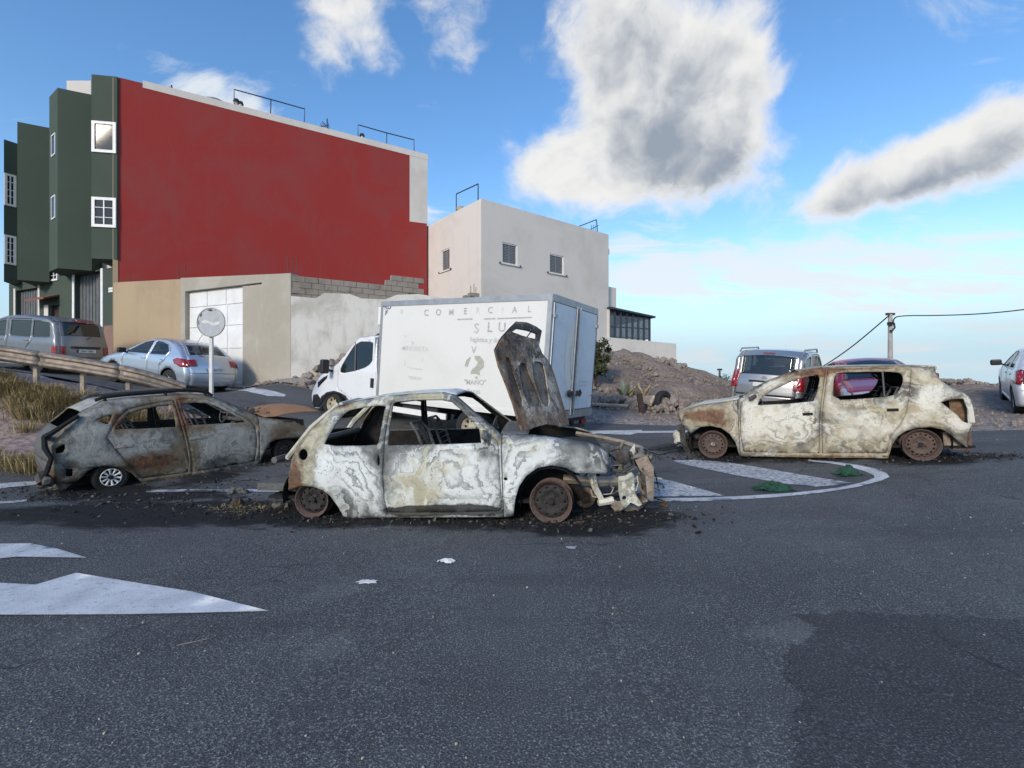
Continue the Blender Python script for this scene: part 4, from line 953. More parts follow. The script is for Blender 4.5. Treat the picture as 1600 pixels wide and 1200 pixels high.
# ------------------------------------------------------------------ burnt white three door hatchback
def saxo():
    near = -1; hw = .80
    Pr = px(493, 811, 4.76); Pf = px(865, 818.5, 4.55); Pr.z = h(Pr.x, Pr.y) - .005; Pf.z = h(Pf.x, Pf.y) - .005
    root = empty('burnt_hatchback', matrix=wheel_pair_matrix(Pr, Pf, hw, near), label='burnt out white three door hatchback with its bonnet standing upright', cat='car', group='burnt out cars')
    B = Body(root, [(0, .77), (.25, .785), (.5, .80), (.72, .795), (.80, .775), (1.25, .60)], near=near, r=.07); B.setray()
    top_px = [(447.5, 765), (447, 752), (449, 738), (453, 718), (460, 703), (470, 691), (483, 673), (493, 662), (508, 647), (528, 634), (550, 627), (595, 619), (645, 614.5), (695, 612.5), (712, 617), (745, 646), (764, 662), (782, 677), (800, 678.5), (825, 679), (850, 681), (875, 685), (912, 690), (937, 697), (950, 707), (953, 720), (952, 733)]
    bot_px = [(946, 740), (900, 739), (885, 731), (862, 727), (840, 731), (822, 744), (811, 760), (805, 780), (802, 806), (700, 808.5), (605, 808.5), (538, 810), (534, 802), (527, 790), (517, 776), (505, 766), (487, 760), (470, 759.5), (457, 764)]
    prof = B.T(top_px); B.prof = np.array(prof); prof = B.T(top_px); B.prof = np.array(prof)
    side = prof + B.T(bot_px)
    door = B.T([(599.5, 700), (597.5, 742), (599.5, 780), (604.5, 801), (700, 801), (778, 799), (785, 793), (783, 770), (781, 742), (780, 712), (778, 690), (762, 671), (742, 650), (722, 630), (711, 622), (695, 619), (650, 620), (617, 623.5), (610, 632), (604, 662)])
    dwin = B.T([(606, 696), (609, 662), (614, 630), (619, 627.5), (650, 624.5), (690, 624), (706, 627), (718, 637), (738, 658), (749, 671), (752, 692), (700, 694)])
    rwin = smooth_poly(B.T([(505, 697), (511, 684), (525, 660), (541, 642), (560, 637), (604, 631.5), (600, 645), (592, 692), (588, 696)]), 1)
    for q in [(490, 660, 34, 40, .38, 0, -.2), (465, 730, 22, 45, .45, 0, -.25), (455, 755, 14, 20, .4, 0, 0), (540, 632, 30, 8, .4, 0, 0), (690, 797, 95, 8, 0, .95, -.1), (640, 802, 45, 8, 0, .8, 0), (745, 797, 34, 8, 0, .9, 0), (600, 690, 8, 60, 0, .32, -.3), (760, 690, 16, 22, 0, .48, -.55), (615, 640, 10, 30, 0, .12, -.3), (735, 640, 30, 22, 0, .1, -.35),
              (650, 770, 40, 18, 0, .05, -.28), (560, 790, 34, 20, 0, .02, -.22), (700, 720, 14, 16, 0, 0, -.3), (720, 750, 50, 18, 0, 0, .32), (830, 730, 40, 40, 0, 0, .30), (870, 700, 40, 12, 0, 0, -.22), (930, 715, 18, 16, 0, 0, -.25), (945, 725, 10, 18, 0, .3, -.3), (560, 740, 40, 25, .02, 0, .22), (800, 770, 12, 40, 0, 0, .4), (652, 685, 22, 10, 0, 0, -.25), (540, 700, 30, 12, .05, 0, .1)]:
        B.blob(*q)
    cut = B.T([(786, 760)])[0][0]
    def dent(X, Z):
        d = np.zeros_like(X)
        for (x, y, rx, rz, a) in dents: d += a * np.exp(-(((X - x) / rx) ** 2 + ((Z - y) / rz) ** 2))
        return d
    dents = []
    for (x, y, rx, ry, a) in [(655, 765, .30, .08, -.018), (740, 735, .10, .16, .016), (690, 720, .05, .15, -.016), (560, 735, .12, .12, -.012), (830, 695, .2, .04, .012), (720, 785, .3, .05, -.014), (640, 722, .10, .06, .010), (520, 720, .05, .18, .01), (480, 705, .06, .12, -.012)]:
        X, Z = B.tr(x, y); dents.append((X, Z, rx, ry, a))
    lock = smooth_poly(B.T([(589, 712), (593, 711), (593.5, 727), (589.5, 728)]), 1); fuel = B.T([(473 + 7 * math.cos(a), 710.5 + 9 * math.sin(a)) for a in np.linspace(0, 6.28, 13)[:-1]]); hole = B.T([(790 + 3.2 * math.cos(a), 748.5 + 2.6 * math.sin(a)) for a in np.linspace(0, 6.28, 9)[:-1]])
    for sg in (near, -near):
        rear = [p for p in side if p[0] < cut - 1e-6]
        # split at the shut line between body side and wing
        up = B.tr(784, 679); dn = B.tr(786, 808)
        i0 = next(i for i, p in enumerate(side) if p[0] >= up[0] and i < len(prof)); j0 = len(prof) + next(i for i, p in enumerate(B.T(bot_px)) if p[0] < dn[0])
        body_poly = side[:i0] + [up, dn] + side[j0:]; wing_poly = [(up[0] + .008, up[1])] + side[i0:j0] + [(dn[0] + .008, dn[1])]
        if sg == near: B.wing = wing_poly
        hs = [door, rwin] + ([fuel, lock] if sg == near else [])
        B.panel('body_side', body_poly, hs, 'burnt_white', sg, dent=dent if sg == near else None, step=.035)
        B.panel('front_wing', wing_poly, [hole], 'burnt_white', sg, dent=dent if sg == near else None, step=.035)
        cx = np.mean([p[0] for p in door]); cz = np.mean([p[1] for p in door])
        dd = [(cx + (x - cx) * .990, cz + (z - cz) * .992) for x, z in door]
        B.panel('door', dd, [dwin], 'burnt_white', sg, dent=dent if sg == near else None, step=.035, off=-.004)
    for (x0, y0, x1, y1) in ((625, 709, 646, 738),):                      # square reinforcement showing on the door skin
        P = B.T([(x0, y0), (x1, y0 + 1), (x1, y1), (x0, y1)]); m = MB()
        m.tube([(a, near * (float(B.side([a], [b])[0]) - .003), b) for a, b in P + P[:1]], .006, 5, False); burnt_part(m, 'door_pressing', root, 'burnt_white', (0, 0, .4))
    # roof, rear panel, cowl
    k = [i for i, p in enumerate(top_px) if p in ((550, 627), (712, 617))]
    B.loft('roof', prof[k[0]:k[1] + 1], 'burnt_white', bulge=.03)
    B.loft('rear_panel', prof[:6], 'burnt_rust', bulge=.09)
    B.loft('cowl', prof[17:20], 'burnt_dark', bulge=.05)
    # tailgate: only its frame is left, standing a little open
    a = B.tr(434, 719); c = B.tr(523, 634); w = .56; m = MB()
    def bar(p, q, r1, r2): m.tube([p, (Vector(p) + Vector(q)) / 2 + Vector((-.015, 0, .03)), q], [r1, r2, r1], 7)
    for y in (-w - .06, w): 
        bar((a[0], y, a[1]), (c[0], y * .86, c[1] + .01), .026, .036)
    bar((a[0], -w - .06, a[1]), (a[0] - .06, 0, a[1]), .025, .03); bar((a[0] - .06, 0, a[1]), (a[0], w, a[1]), .025, .025); bar((c[0], -w * .86, c[1] + .01), (c[0], w * .86, c[1] + .01), .024, .024)
    o = burnt_part(m, 'tailgate_frame', root, 'burnt_white', (.30, 0, .5), 40)
    # wheels
    zc = .19
    rw = B.at(492, 785, near * (hw - .10)); fw = B.at(862, 782, near * (hw - .09))
    burnt_wheel(root, (rw.x, rw.y, .176), .176, near, 'wheel_rust', 'wheel_char', 10, 0, 0, .075, 'wheel_char')
    burnt_wheel(root, (fw.x, fw.y, .205), .208, near, 'wheel_rust', 'wheel_char', 10, -.14, 0, .05, 'wheel_char')
    burnt_wheel(root, (rw.x, -rw.y, .182), .182, -near, 'wheel_rust', 'wheel_rust', 10)
    burnt_wheel(root, (fw.x, -fw.y, .20), .195, -near, 'wheel_rust', 'wheel_char', 10)
    for wx in (rw.x, fw.x):
        for sg in (1, -1):
            m = MB(); n = 14; A = [Vector((wx + .31 * math.cos(t), 0, .22 + .31 * math.sin(t))) for t in np.linspace(-.25, math.pi + .25, n)]
            v = [p + Vector((0, sg * (hw - .03), 0)) for p in A] + [p + Vector((0, sg * (hw - .34), 0)) for p in A]
            m.add(v, [(i, i + 1, i + 1 + n, i + n) for i in range(n - 1)] + [tuple(range(n, 2 * n))]); burnt_part(m, 'wheel_arch', root, 'char')
    burnt_interior(B, -1.75, 1.05, .70, .17, .72, [(-.05, -.36), (-.05, .36)], .82, (.46, .36, .78))
    for q_ in ([(-.55, .6, .85), (-.2, .6, .25)], [(-1.35, -.62, .75), (-1.35, .62, .75)], [(-1.75, -.6, .55), (-1.75, .6, .55)]):
        m = MB(); m.tube(q_, .035, 6); burnt_part(m, 'cross_brace', root, 'burnt_dark')
    m = MB(); m.box((-1.9, -.66, .24), (-1.2, .66, .32)); burnt_part(m, 'boot_floor', root, 'burnt_dark')
    # engine bay and nose
    P = lambda x, y, q: B.at(x, y, near * q)
    m = MB(); m.tube([P(880, 748, .5), P(935, 752, .5), P(965, 752, .48)], [.045, .05, .045], 4); burnt_part(m, 'chassis_rail', root, 'burnt_rust', (-.1, .12, .35))
    m = MB(); m.tube([P(890, 748, -.4), P(960, 752, -.4)], .05, 6); burnt_part(m, 'chassis_rail', root, 'burnt_dark')
    m = MB(); m.tube([P(924, 740, .56), P(930, 762, .56), P(941, 782, .52)], [.05, .035, .03], 6); m.tube([P(935, 786, .55), P(957, 781, .5)], [.03, .04], 6); burnt_part(m, 'bracket', root, 'burnt_cream', (.05, .05, .5))
    m = MB(); m.lathe([(.0005, 0), (.105, 0), (.105, -.03), (.06, -.05)], 24, Matrix.Translation(P(914, 776, .40))); burnt_part(m, 'brake_disc', root, 'burnt_rust', (.2, 0, .5))
    m = MB(); hb = P(974, 714, .60)
    m.lathe([(.075, -.02), (.08, .0), (.06, -.05), (.0005, -.06)], 20, Matrix.Translation(hb) @ Matrix.Rotation(-.9, 4, 'Z')); m.tube([P(953, 704, .6), P(965, 700, .6), P(985, 708, .55), P(990, 728, .5), P(972, 738, .55), P(955, 734, .6)], .022, 6); burnt_part(m, 'headlamp_bowl', root, 'burnt_dark', (.1, .25, .5))
    m = MB(); m.tube([P(900, 677, -.50), P(940, 684, -.42), P(975, 692, -.2), P(1003, 702, .15), P(1000, 712, .4), P(985, 716, .55)], [.025, .028, .03, .036, .03, .02], 4); burnt_part(m, 'slam_panel', root, 'burnt_rust', (.0, .12, .35))
    m = MB(); m.tube([P(905, 690, -.5), P(960, 700, -.35), P(1000, 715, .1)], [.03, .03, .03], 6)
    for k_ in range(26): m.rock(P(RNG.uniform(850, 985), RNG.uniform(692, 722), RNG.uniform(-.45, .45)), RNG.uniform(.03, .085))
    burnt_part(m, 'engine_remains', root, 'burnt_dark', (.15, .1, .4))
    a_, b_ = B.at(880, 705, -.8), B.at(945, 762, -.8); m = MB(); m.box((a_.x, -.30, b_.z), (b_.x, .40, a_.z)); burnt_part(m, 'engine_block', root, 'char')
    sk = [[(985, 712), (1002, 706), (1012, 722), (1013, 760), (1011, 772), (1003, 768), (1000, 735), (992, 726)]]
    yl = .22
    def Pn(u, v, w): return Vector((u, near * yl - w * .5 * near, v))
    loc2 = lambda pts, y: [((B.at(*p, near * y)).x, (B.at(*p, near * y)).z) for p in pts]
    V_ = loc2(sk[0], yl); o = slab('radiator_support', V_, [], lambda u, v, w: Vector((u, near * yl - near * w, v)), .30, 'burnt_rust', root, .06, True); wearattr(o, np.tile([.0, .2, .3, 1], (len(o.data.vertices), 1)))
    V_ = loc2([(966, 744), (978, 742), (986, 737), (990, 741), (992, 770), (1003, 787), (998, 790), (985, 784), (977, 792), (971, 788), (966, 766)], .5); o = slab('nose_panel', V_, [loc2([(975 + 3.5 * math.cos(t), 777 + 3.5 * math.sin(t)) for t in np.linspace(0, 6.28, 9)[:-1]], .5)], lambda u, v, w: Vector((u + .1 * w, near * .5 - near * w, v)), .03, 'burnt_white', root, .05, True, .2); wearattr(o, np.tile([.05, .18, .25, .6], (len(o.data.vertices), 1)))
    m = MB()
    for (x, y, q) in ((1012, 715, .1), (1010, 735, .1), (1003, 750, .2)): m.rock(P(x, y, q), .06)
    m.tube([P(1004, 700, .15), P(1014, 716, .1), P(1010, 760, .1), P(1016, 775, .1)], [.02, .03, .025, .02], 4); burnt_part(m, 'grille_remains', root, 'burnt_rust', (.1, .1, .35))
    m = MB(); m.tube([P(962, 790, .45), P(990, 795, .3), P(1015, 797, .1)], [.03, .05, .04], 6); m.rock(P(1033, 788, .0), .07, 3); m.rock(P(1001, 780, .2), .07, 5); m.tube([P(955, 783, .5), P(972, 793, .48)], .035, 6); m.rock(P(962, 790, .45), .06, 8); burnt_part(m, 'bumper_remains', root, 'burnt_rust', (.05, .1, .5))
    m = MB()
    for pts in ([(1013, 712), (1025, 745), (1030, 768)], [(1010, 705), (1030, 711), (1052, 705)], [(1011, 770), (1022, 778), (1040, 784)], [(995, 705), (1008, 720), (1016, 718)], [(968, 742), (975, 775), (990, 797)], [(1008, 790), (1030, 795), (1048, 792)]):
        m.tube([P(*p, .15) for p in pts], .006, 5)
    burnt_part(m, 'wire', root, 'char')
    m = MB(); m2 = MB(); m3 = MB()
    for k_ in range(60):                                     # torn sheet, hoses and looms hanging out of the nose
        x, y, q = RNG.uniform(880, 1015), RNG.uniform(690, 790), RNG.uniform(-.3, .5)
        a_ = P(x, y, q); b_ = P(x + RNG.normal(0, 16), y + RNG.uniform(0, 26), q + RNG.normal(0, .06)); c_ = (a_ + b_) / 2 + Vector(RNG.normal(0, .03, 3)); lo = .04 - 0 * q
        for w_ in (a_, b_, c_): w_.z = max(w_.z, lo)
        (m, m2, m3)[k_ % 3].tube([a_, c_, b_], [RNG.uniform(.004, .016)] * 3, int(RNG.integers(4, 6)))
    for k_ in range(16):
        x, y, q = RNG.uniform(945, 1012), RNG.uniform(700, 770), RNG.uniform(-.1, .5); c_ = P(x, y, q); e1 = Vector(RNG.normal(0, 1, 3)).normalized() * RNG.uniform(.03, .10); e2 = Vector(RNG.normal(0, 1, 3)).normalized() * RNG.uniform(.02, .06)
        (m, m2)[k_ % 2].add([c_ - e1 - e2, c_ + e1 - e2, c_ + e1 * .8 + e2, c_ - e1 * .9 + e2, c_ - e1 - e2 + Vector((0, .004, .004)), c_ + e1 - e2 + Vector((0, .004, .004)), c_ + e1 * .8 + e2 + Vector((0, .004, .004)), c_ - e1 * .9 + e2 + Vector((0, .004, .004))], [(0, 1, 2, 3), (7, 6, 5, 4), (0, 4, 5, 1), (1, 5, 6, 2), (2, 6, 7, 3), (3, 7, 4, 0)])
    for mm_, mt_ in ((m, 'burnt_dark'), (m2, 'burnt_cream'), (m3, 'burnt_rust')): burnt_part(mm_, 'torn_remains', root, mt_, (.1, .12, .4))['kind'] = 'stuff'
    # mirror stub
    m = MB(); m.rock(P(758, 682, .80), .045, 2); m.tube([P(756, 672, .79), P(760, 686, .81), P(764, 695, .79)], .012, 5); burnt_part(m, 'mirror_stub', root, 'burnt_dark', (0, .2, .5))
    # the bonnet stands nearly upright across the scuttle
    BL, BR, TL = px(821, 676, 4.82), px(889, 663, 5.75), px(779, 543, 4.86)
    ex = (BR - BL).normalized(); ey = (TL - BL - ex * (TL - BL).dot(ex)).normalized(); ez = ex.cross(ey).normalized()
    if ez.dot(Vector((0, 0, CAMZ)) - BL) < 0: ez = -ez
    MI = root.matrix_world.inverted()
    def uv(x, y):
        r = ray(x, y); t = (BL - Vector((0, 0, CAMZ))).dot(ez) / r.dot(ez); q = Vector((0, 0, CAMZ)) + r * t - BL; return (q.dot(ex), q.dot(ey))
    U = lambda pts: [uv(*p) for p in pts]
    def hp(u, v, w): return MI @ (BL + ex * u + ey * v + ez * (w + .05 * math.sin(min(1, max(0, u / 1.2)) * math.pi) - .02))
    out = U([(821, 676), (813, 655), (806, 630), (795, 600), (783, 570), (777, 545), (787, 525), (797, 512), (806, 502.5), (820, 504), (836, 510), (847, 516), (843, 528), (840, 540), (845, 552), (856, 563), (862, 573), (868, 590), (877, 620), (886, 648), (890, 664), (875, 668), (850, 664), (835, 668)])
    gap = U([(799, 519), (806, 514), (823, 517.5), (837, 522), (836, 531), (824, 529), (812, 525)])
    recs = [U(p) for p in ([(792, 562), (799, 561), (806, 590), (816, 620), (817, 634), (811, 633), (801, 605)], [(811, 571), (819, 571), (826, 590), (838, 618), (841, 630), (829, 634), (823, 627), (815, 600)], [(830, 568), (845, 570), (849, 585), (852, 610), (855, 631), (846, 634), (838, 612), (831, 590)])]
    recs = [smooth_poly([(np.mean([a for a, _ in r_]) + (a - np.mean([a for a, _ in r_])) * 1.12, np.mean([b for _, b in r_]) + (b - np.mean([b for _, b in r_])) * 1.1) for a, b in r_], 1) for r_ in recs]
    hood = slab('bonnet', out, [gap], lambda u, v, w: hp(u, v, w - .020), .006, 'burnt_hood', root, .05, True)
    V = np.array([v.co[:] for v in hood.data.vertices])
    def bw(o, e):
        n = len(o.data.vertices); q = np.array([(root.matrix_world @ v.co - BL).dot(ex) for v in o.data.vertices]); q2 = np.array([(root.matrix_world @ v.co - BL).dot(ey) for v in o.data.vertices])
        r_ = .30 * np.exp(-(q / .10) ** 2) + .38 * np.exp(-((q - 1.15) / .22) ** 2) * (q2 < .75) + .2 * np.exp(-((q2 - .08) / .12) ** 2); g_ = .62 * np.exp(-((q2 - 1.15) / .17) ** 2) + .28 * np.exp(-((q2 - .9) / .12) ** 2) + e
        b_ = .22 + .42 * np.exp(-((q - .62) / .34) ** 2) * np.exp(-((q2 - .48) / .30) ** 4)
        wearattr(o, np.stack([r_, g_, b_, np.full(n, .6)], 1))
    bw(hood, .04)
    fr = slab('bonnet_frame', [(u * .985 + .006, v * .99 + .004) for u, v in out], [gap] + recs, lambda u, v, w: hp(u, v, w), .012, 'burnt_rib', hood, .05, True); bw(fr, -.02)
    m = MB(); gx = U([(821, 528), (826, 521), (830, 519)]); m.tube([hp(u, v, -.01) for u, v in gx], .008, 5); burnt_part(m, 'catch', hood, 'burnt_dark')
    m = MB(); e = U([(821, 676), (813, 655), (806, 630), (795, 600), (783, 570), (777, 545)]); m.tube([hp(u, v, -.012) for u, v in e], .011, 6); burnt_part(m, 'bonnet_edge', hood, 'burnt_rust', (.25, 0, .5), 40); m = MB(); e = U([(862, 573), (868, 590), (877, 620), (886, 648), (890, 664)]); m.tube([hp(u, v, -.012) for u, v in e], .015, 6); burnt_part(m, 'bonnet_edge', hood, 'burnt_rust', (.25, 0, .5), 40)
    return B
SX = saxo()
# ------------------------------------------------------------------ burnt pale five door hatchback on the right
def sandero():
    near = 1; hw = .85
    Pr = px(1438, 720, 6.41); Pf = px(1114, 716, 7.57); Pr.z = h(Pr.x, Pr.y) - .0; Pf.z = h(Pf.x, Pf.y) - .0
    root = empty('burnt_hatchback', matrix=wheel_pair_matrix(Pr, Pf, hw, near), label='burnt out cream and rust five door hatchback without glass, facing left', cat='car', group='burnt out cars')
    B = Body(root, [(0, .80), (.25, .83), (.5, .85), (.8, .845), (.9, .81), (1.38, .64)], near=near, r=.075); B.setray()
    top_px = [(1514, 700), (1515, 687), (1518, 672), (1523, 660), (1524, 642), (1519, 624), (1509, 614), (1488, 606), (1471, 593), (1464, 583), (1462, 572), (1440, 571.5), (1416, 571), (1375, 571), (1320, 572), (1282, 574), (1245, 579), (1207, 592), (1179, 607), (1155, 622), (1132, 627.5), (1095, 632), (1072, 639), (1059, 645), (1060, 655), (1065, 664)]
    bot_px = [(1071, 667), (1079, 678), (1084, 674), (1095, 667), (1110, 665.5), (1127, 669), (1140, 678), (1149, 691), (1154, 708), (1159, 713), (1240, 714.5), (1320, 715.5), (1388, 716), (1394, 695), (1403, 682), (1416, 673), (1435, 668.5), (1454, 667.5), (1472, 671), (1487, 680), (1499, 691)]
    prof = B.T(top_px); B.prof = np.array(prof); prof = B.T(top_px); B.prof = np.array(prof); side = prof + B.T(bot_px)
    fd = B.T([(1158, 628), (1156, 650), (1157, 680), (1162, 706), (1220, 707.5), (1280, 708.5), (1281, 690), (1281, 660), (1283, 632), (1288, 594), (1290, 578), (1270, 580), (1245, 585.5), (1209, 599), (1182, 614)])
    fw = B.T([(1184, 633), (1186, 625), (1194, 618), (1210, 608), (1245, 592.5), (1262, 588), (1278, 585.5), (1281, 592), (1277, 612), (1271, 627), (1230, 631)])
    rd = B.T([(1285, 708.5), (1284, 660), (1286, 632), (1291, 594), (1293.5, 577), (1340, 576), (1400, 575.5), (1424, 577), (1423, 600), (1420, 625), (1416, 645), (1408, 664), (1392, 682), (1385, 708)])
    rwn = smooth_poly(B.T([(1302, 625.5), (1302, 597), (1305, 585), (1314, 581.5), (1360, 580.5), (1402, 580.3), (1411, 586), (1411.5, 597), (1405, 611), (1396, 619), (1350, 623)]), 1)
    tail = B.T([(1470, 628), (1487, 623.5), (1505, 622.5), (1512, 632), (1513, 662), (1503, 658), (1496, 649), (1481, 637)]); lampf = B.T([(1064, 660), (1068, 650), (1074, 649), (1071, 656), (1066, 663)])
    for q in [(1100, 650, 34, 16, .42, .0, -.2), (1125, 655, 16, 22, .35, 0, 0), (1075, 645, 20, 12, .15, .05, .1), (1350, 576, 90, 6, .42, 0, -.1), (1240, 585, 60, 10, .35, .05, -.1), (1285, 600, 10, 40, .22, 0, 0), (1320, 712, 170, 3.5, .55, .1, 0), (1420, 600, 9, 40, .12, 0, -.25), (1398, 632, 12, 10, .3, 0, 0),
              (1480, 620, 50, 40, -.15, 0, .22), (1450, 645, 40, 25, -.1, 0, .2), (1340, 650, 26, 26, .02, 0, -.28), (1250, 680, 28, 22, .06, 0, -.30), (1350, 690, 40, 15, .03, 0, -.25), (1190, 670, 25, 40, -.1, 0, .25), (1380, 660, 26, 24, -.05, 0, .2), (1155, 680, 10, 50, -.1, 0, .25), (1175, 618, 16, 18, 0, .2, -.2), (1085, 665, 20, 10, 0, .3, 0), (1390, 690, 10, 16, 0, .3, 0), (1440, 664, 50, 4, 0, .2, 0)]: B.blob(*q)
    B.base = (-.02, 0, .62)
    up = B.tr(1153, 624); dn = B.tr(1157, 713)
    bl = B.T(bot_px); i0 = max(i for i, p in enumerate(prof) if p[0] <= up[0]); j0 = next(i for i, p in enumerate(bl) if p[0] < dn[0])
    body = prof[:i0 + 1] + [up, dn] + bl[j0:]; wing = [(up[0] + .008, up[1])] + prof[i0 + 1:] + bl[:j0] + [(dn[0] + .008, dn[1])]
    for sg in (near, -near):
        B.panel('body_side', body, [fd, rd, tail], 'burnt_cream', sg, step=.04); B.panel('front_wing', wing, [lampf], 'burnt_cream', sg, step=.04)
        for nm, pol, win in (('front_door', fd, fw), ('rear_door', rd, rwn)):
            cx = np.mean([p[0] for p in pol]); cz = np.mean([p[1] for p in pol]); q = [(cx + (x - cx) * .991, cz + (z - cz) * .993) for x, z in pol]
            B.panel(nm, q, [win], 'burnt_cream', sg, step=.04, off=-.004)
        X0 = [p[0] for p in tail]; m = MB(); m.box((min(X0) - .05, sg * (hw - .30), min(p[1] for p in tail) - .35), (max(X0) - .12, sg * (hw - .12), max(p[1] for p in tail) + .02)); burnt_part(m, 'inner_panel', root, 'burnt_rust', (.3, 0, .5))
    B.loft('roof', prof[10:17], 'burnt_cream', bulge=.03); B.loft('bonnet', prof[19:24], 'burnt_cream', bulge=.03, crush=.01); B.loft('tailgate', prof[4:9], 'burnt_rust', bulge=.06); B.loft('rear_panel', prof[:5], 'burnt_rust', bulge=.05, tr=(-.8, .8))
    # rear corner skin and torn lamp surround
    P = lambda x, y, q: B.at(x, y, near * q)
    m = MB(); m.tube([P(1508, 620, .82), P(1516, 640, .84), P(1519, 660, .84)], .03, 6); burnt_part(m, 'tailgate_edge', root, 'burnt_cream', (0, 0, .6), 40)
    V_ = B.T([(1480, 668), (1496, 650), (1503, 660), (1502, 671), (1490, 674)]); B.panel('lamp_bracket', V_, [], 'burnt_cream', near, off=-.03, step=.03)
    a_, b_ = B.at(1478, 676, .85), B.at(1510, 699, .85); m = MB(); m.box((b_.x, -.72, b_.z), (a_.x, .74, a_.z)); burnt_part(m, 'rear_valance', root, 'burnt_rust', (.2, .25, .4))
    m = MB(); m.add([P(1436, 572, .62), P(1462, 571, .62), P(1466, 578, .62), P(1440, 575, .5), P(1436, 572, -.6), P(1462, 571, -.6), P(1466, 578, -.6), P(1440, 575, -.5)], [(0, 1, 2, 3), (4, 7, 6, 5), (0, 4, 5, 1), (1, 5, 6, 2), (2, 6, 7, 3), (3, 7, 4, 0)]); burnt_part(m, 'spoiler', root, 'burnt_cream', (.1, .1, .5))
    rw = B.at(1438, 693, near * (hw - .09)); fwq = B.at(1114, 693, near * (hw - .09))
    for (q, s_, st) in ((rw, 1, 0), (fwq, 1, 0)):
        burnt_wheel(root, (q.x, q.y, .215), .215, 1, 'wheel_rust', 'wheel_rust', 16, st, 0, .062, 'burnt_cream' if q is fwq else 'wheel_char'); burnt_wheel(root, (q.x, -q.y, .2), .2, -1, 'wheel_rust', 'wheel_rust', 16, st, 0, .06)
        for sg in (1, -1):
            m = MB(); n = 14; A = [Vector((q.x + .33 * math.cos(t), 0, .24 + .33 * math.sin(t))) for t in np.linspace(-.25, math.pi + .25, n)]
            v = [p + Vector((0, sg * (hw - .03), 0)) for p in A] + [p + Vector((0, sg * (hw - .34), 0)) for p in A]; m.add(v, [(i, i + 1, i + 1 + n, i + n) for i in range(n - 1)] + [tuple(range(n, 2 * n))]); burnt_part(m, 'wheel_arch', root, 'char')
    burnt_interior(B, -1.9, 1.1, .76, .17, .85, [(.0, -.38), (.0, .38), (-.95, -.35), (-.95, .35)], .88, (.55, .38, .86))
    m = MB(); m.tube([P(1405, 614, -.2), P(1362, 585, -.1)], .016, 6); burnt_part(m, 'window_channel', root, 'burnt_dark'); m = MB(); m.tube([P(1379, 581, .8), P(1382, 620, .82)], .012, 5); burnt_part(m, 'window_channel', root, 'burnt_dark')
    # nose remains
    m = MB()
    for k_ in range(22): m.rock(P(RNG.uniform(1063, 1092), RNG.uniform(668, 700), RNG.uniform(-.5, .8)), RNG.uniform(.03, .08))
    m.tube([P(1066, 668, .75), P(1068, 690, .7), P(1076, 708, .6)], [.04, .05, .05], 6); burnt_part(m, 'engine_remains', root, 'burnt_dark', (.05, .15, .4))
    a_, b_ = B.at(1072, 670, .85), B.at(1112, 704, .85); m = MB(); m.box((b_.x, -.6, b_.z), (a_.x, .55, a_.z)); burnt_part(m, 'engine_block', root, 'char')
    m = MB(); m.rock(P(1056, 680, .6), .07, 4); m.rock(P(1058, 690, .6), .06, 5); m.tube([P(1058, 672, .7), P(1060, 690, .7)], .04, 6); burnt_part(m, 'headlamp_remains', root, 'burnt_cream', (.15, 0, .5))
    m = MB(); m.tube([P(1066, 692, .7), P(1040, 700, .9), P(1018, 704, 1.0)], .008, 5); m.tube([P(1064, 700, .7), P(1035, 704, .9), P(1012, 702, 1.0)], .008, 5); burnt_part(m, 'wire', root, 'char')
    for (x, y) in ((1262, 647), (1395, 640.5)):
        m = MB(); q = B.tr(x, y); yy = float(B.side([q[0]], [q[1]])[0]); m.box((q[0] - .065, yy - .012, q[1] - .02), (q[0] + .065, yy + .003, q[1] + .02)); burnt_part(m, 'door_handle_recess', root, 'char')
    m = MB(); q = B.tr(1274, 657); m.rock((q[0], .85, q[1]), .055, 3, (1, .3, .8)); burnt_part(m, 'lock_remains', root, 'burnt_rust', (.1, .1, .4))
    m = MB(); m.rock(P(1176, 621, .84), .07, 6, (1, .5, .8)); burnt_part(m, 'mirror_stub', root, 'burnt_dark', (.1, .1, .6))
    m = MB()
    for k_ in range(16): m.rock((P(1176, 621, .5).x + RNG.uniform(-.05, .15), RNG.uniform(-.6, .6), .84 + RNG.uniform(-.04, .08)), RNG.uniform(.02, .05))
    burnt_part(m, 'dashboard_remains', root, 'burnt_dark', (.1, .1, .4))
    return B
SD = sandero()
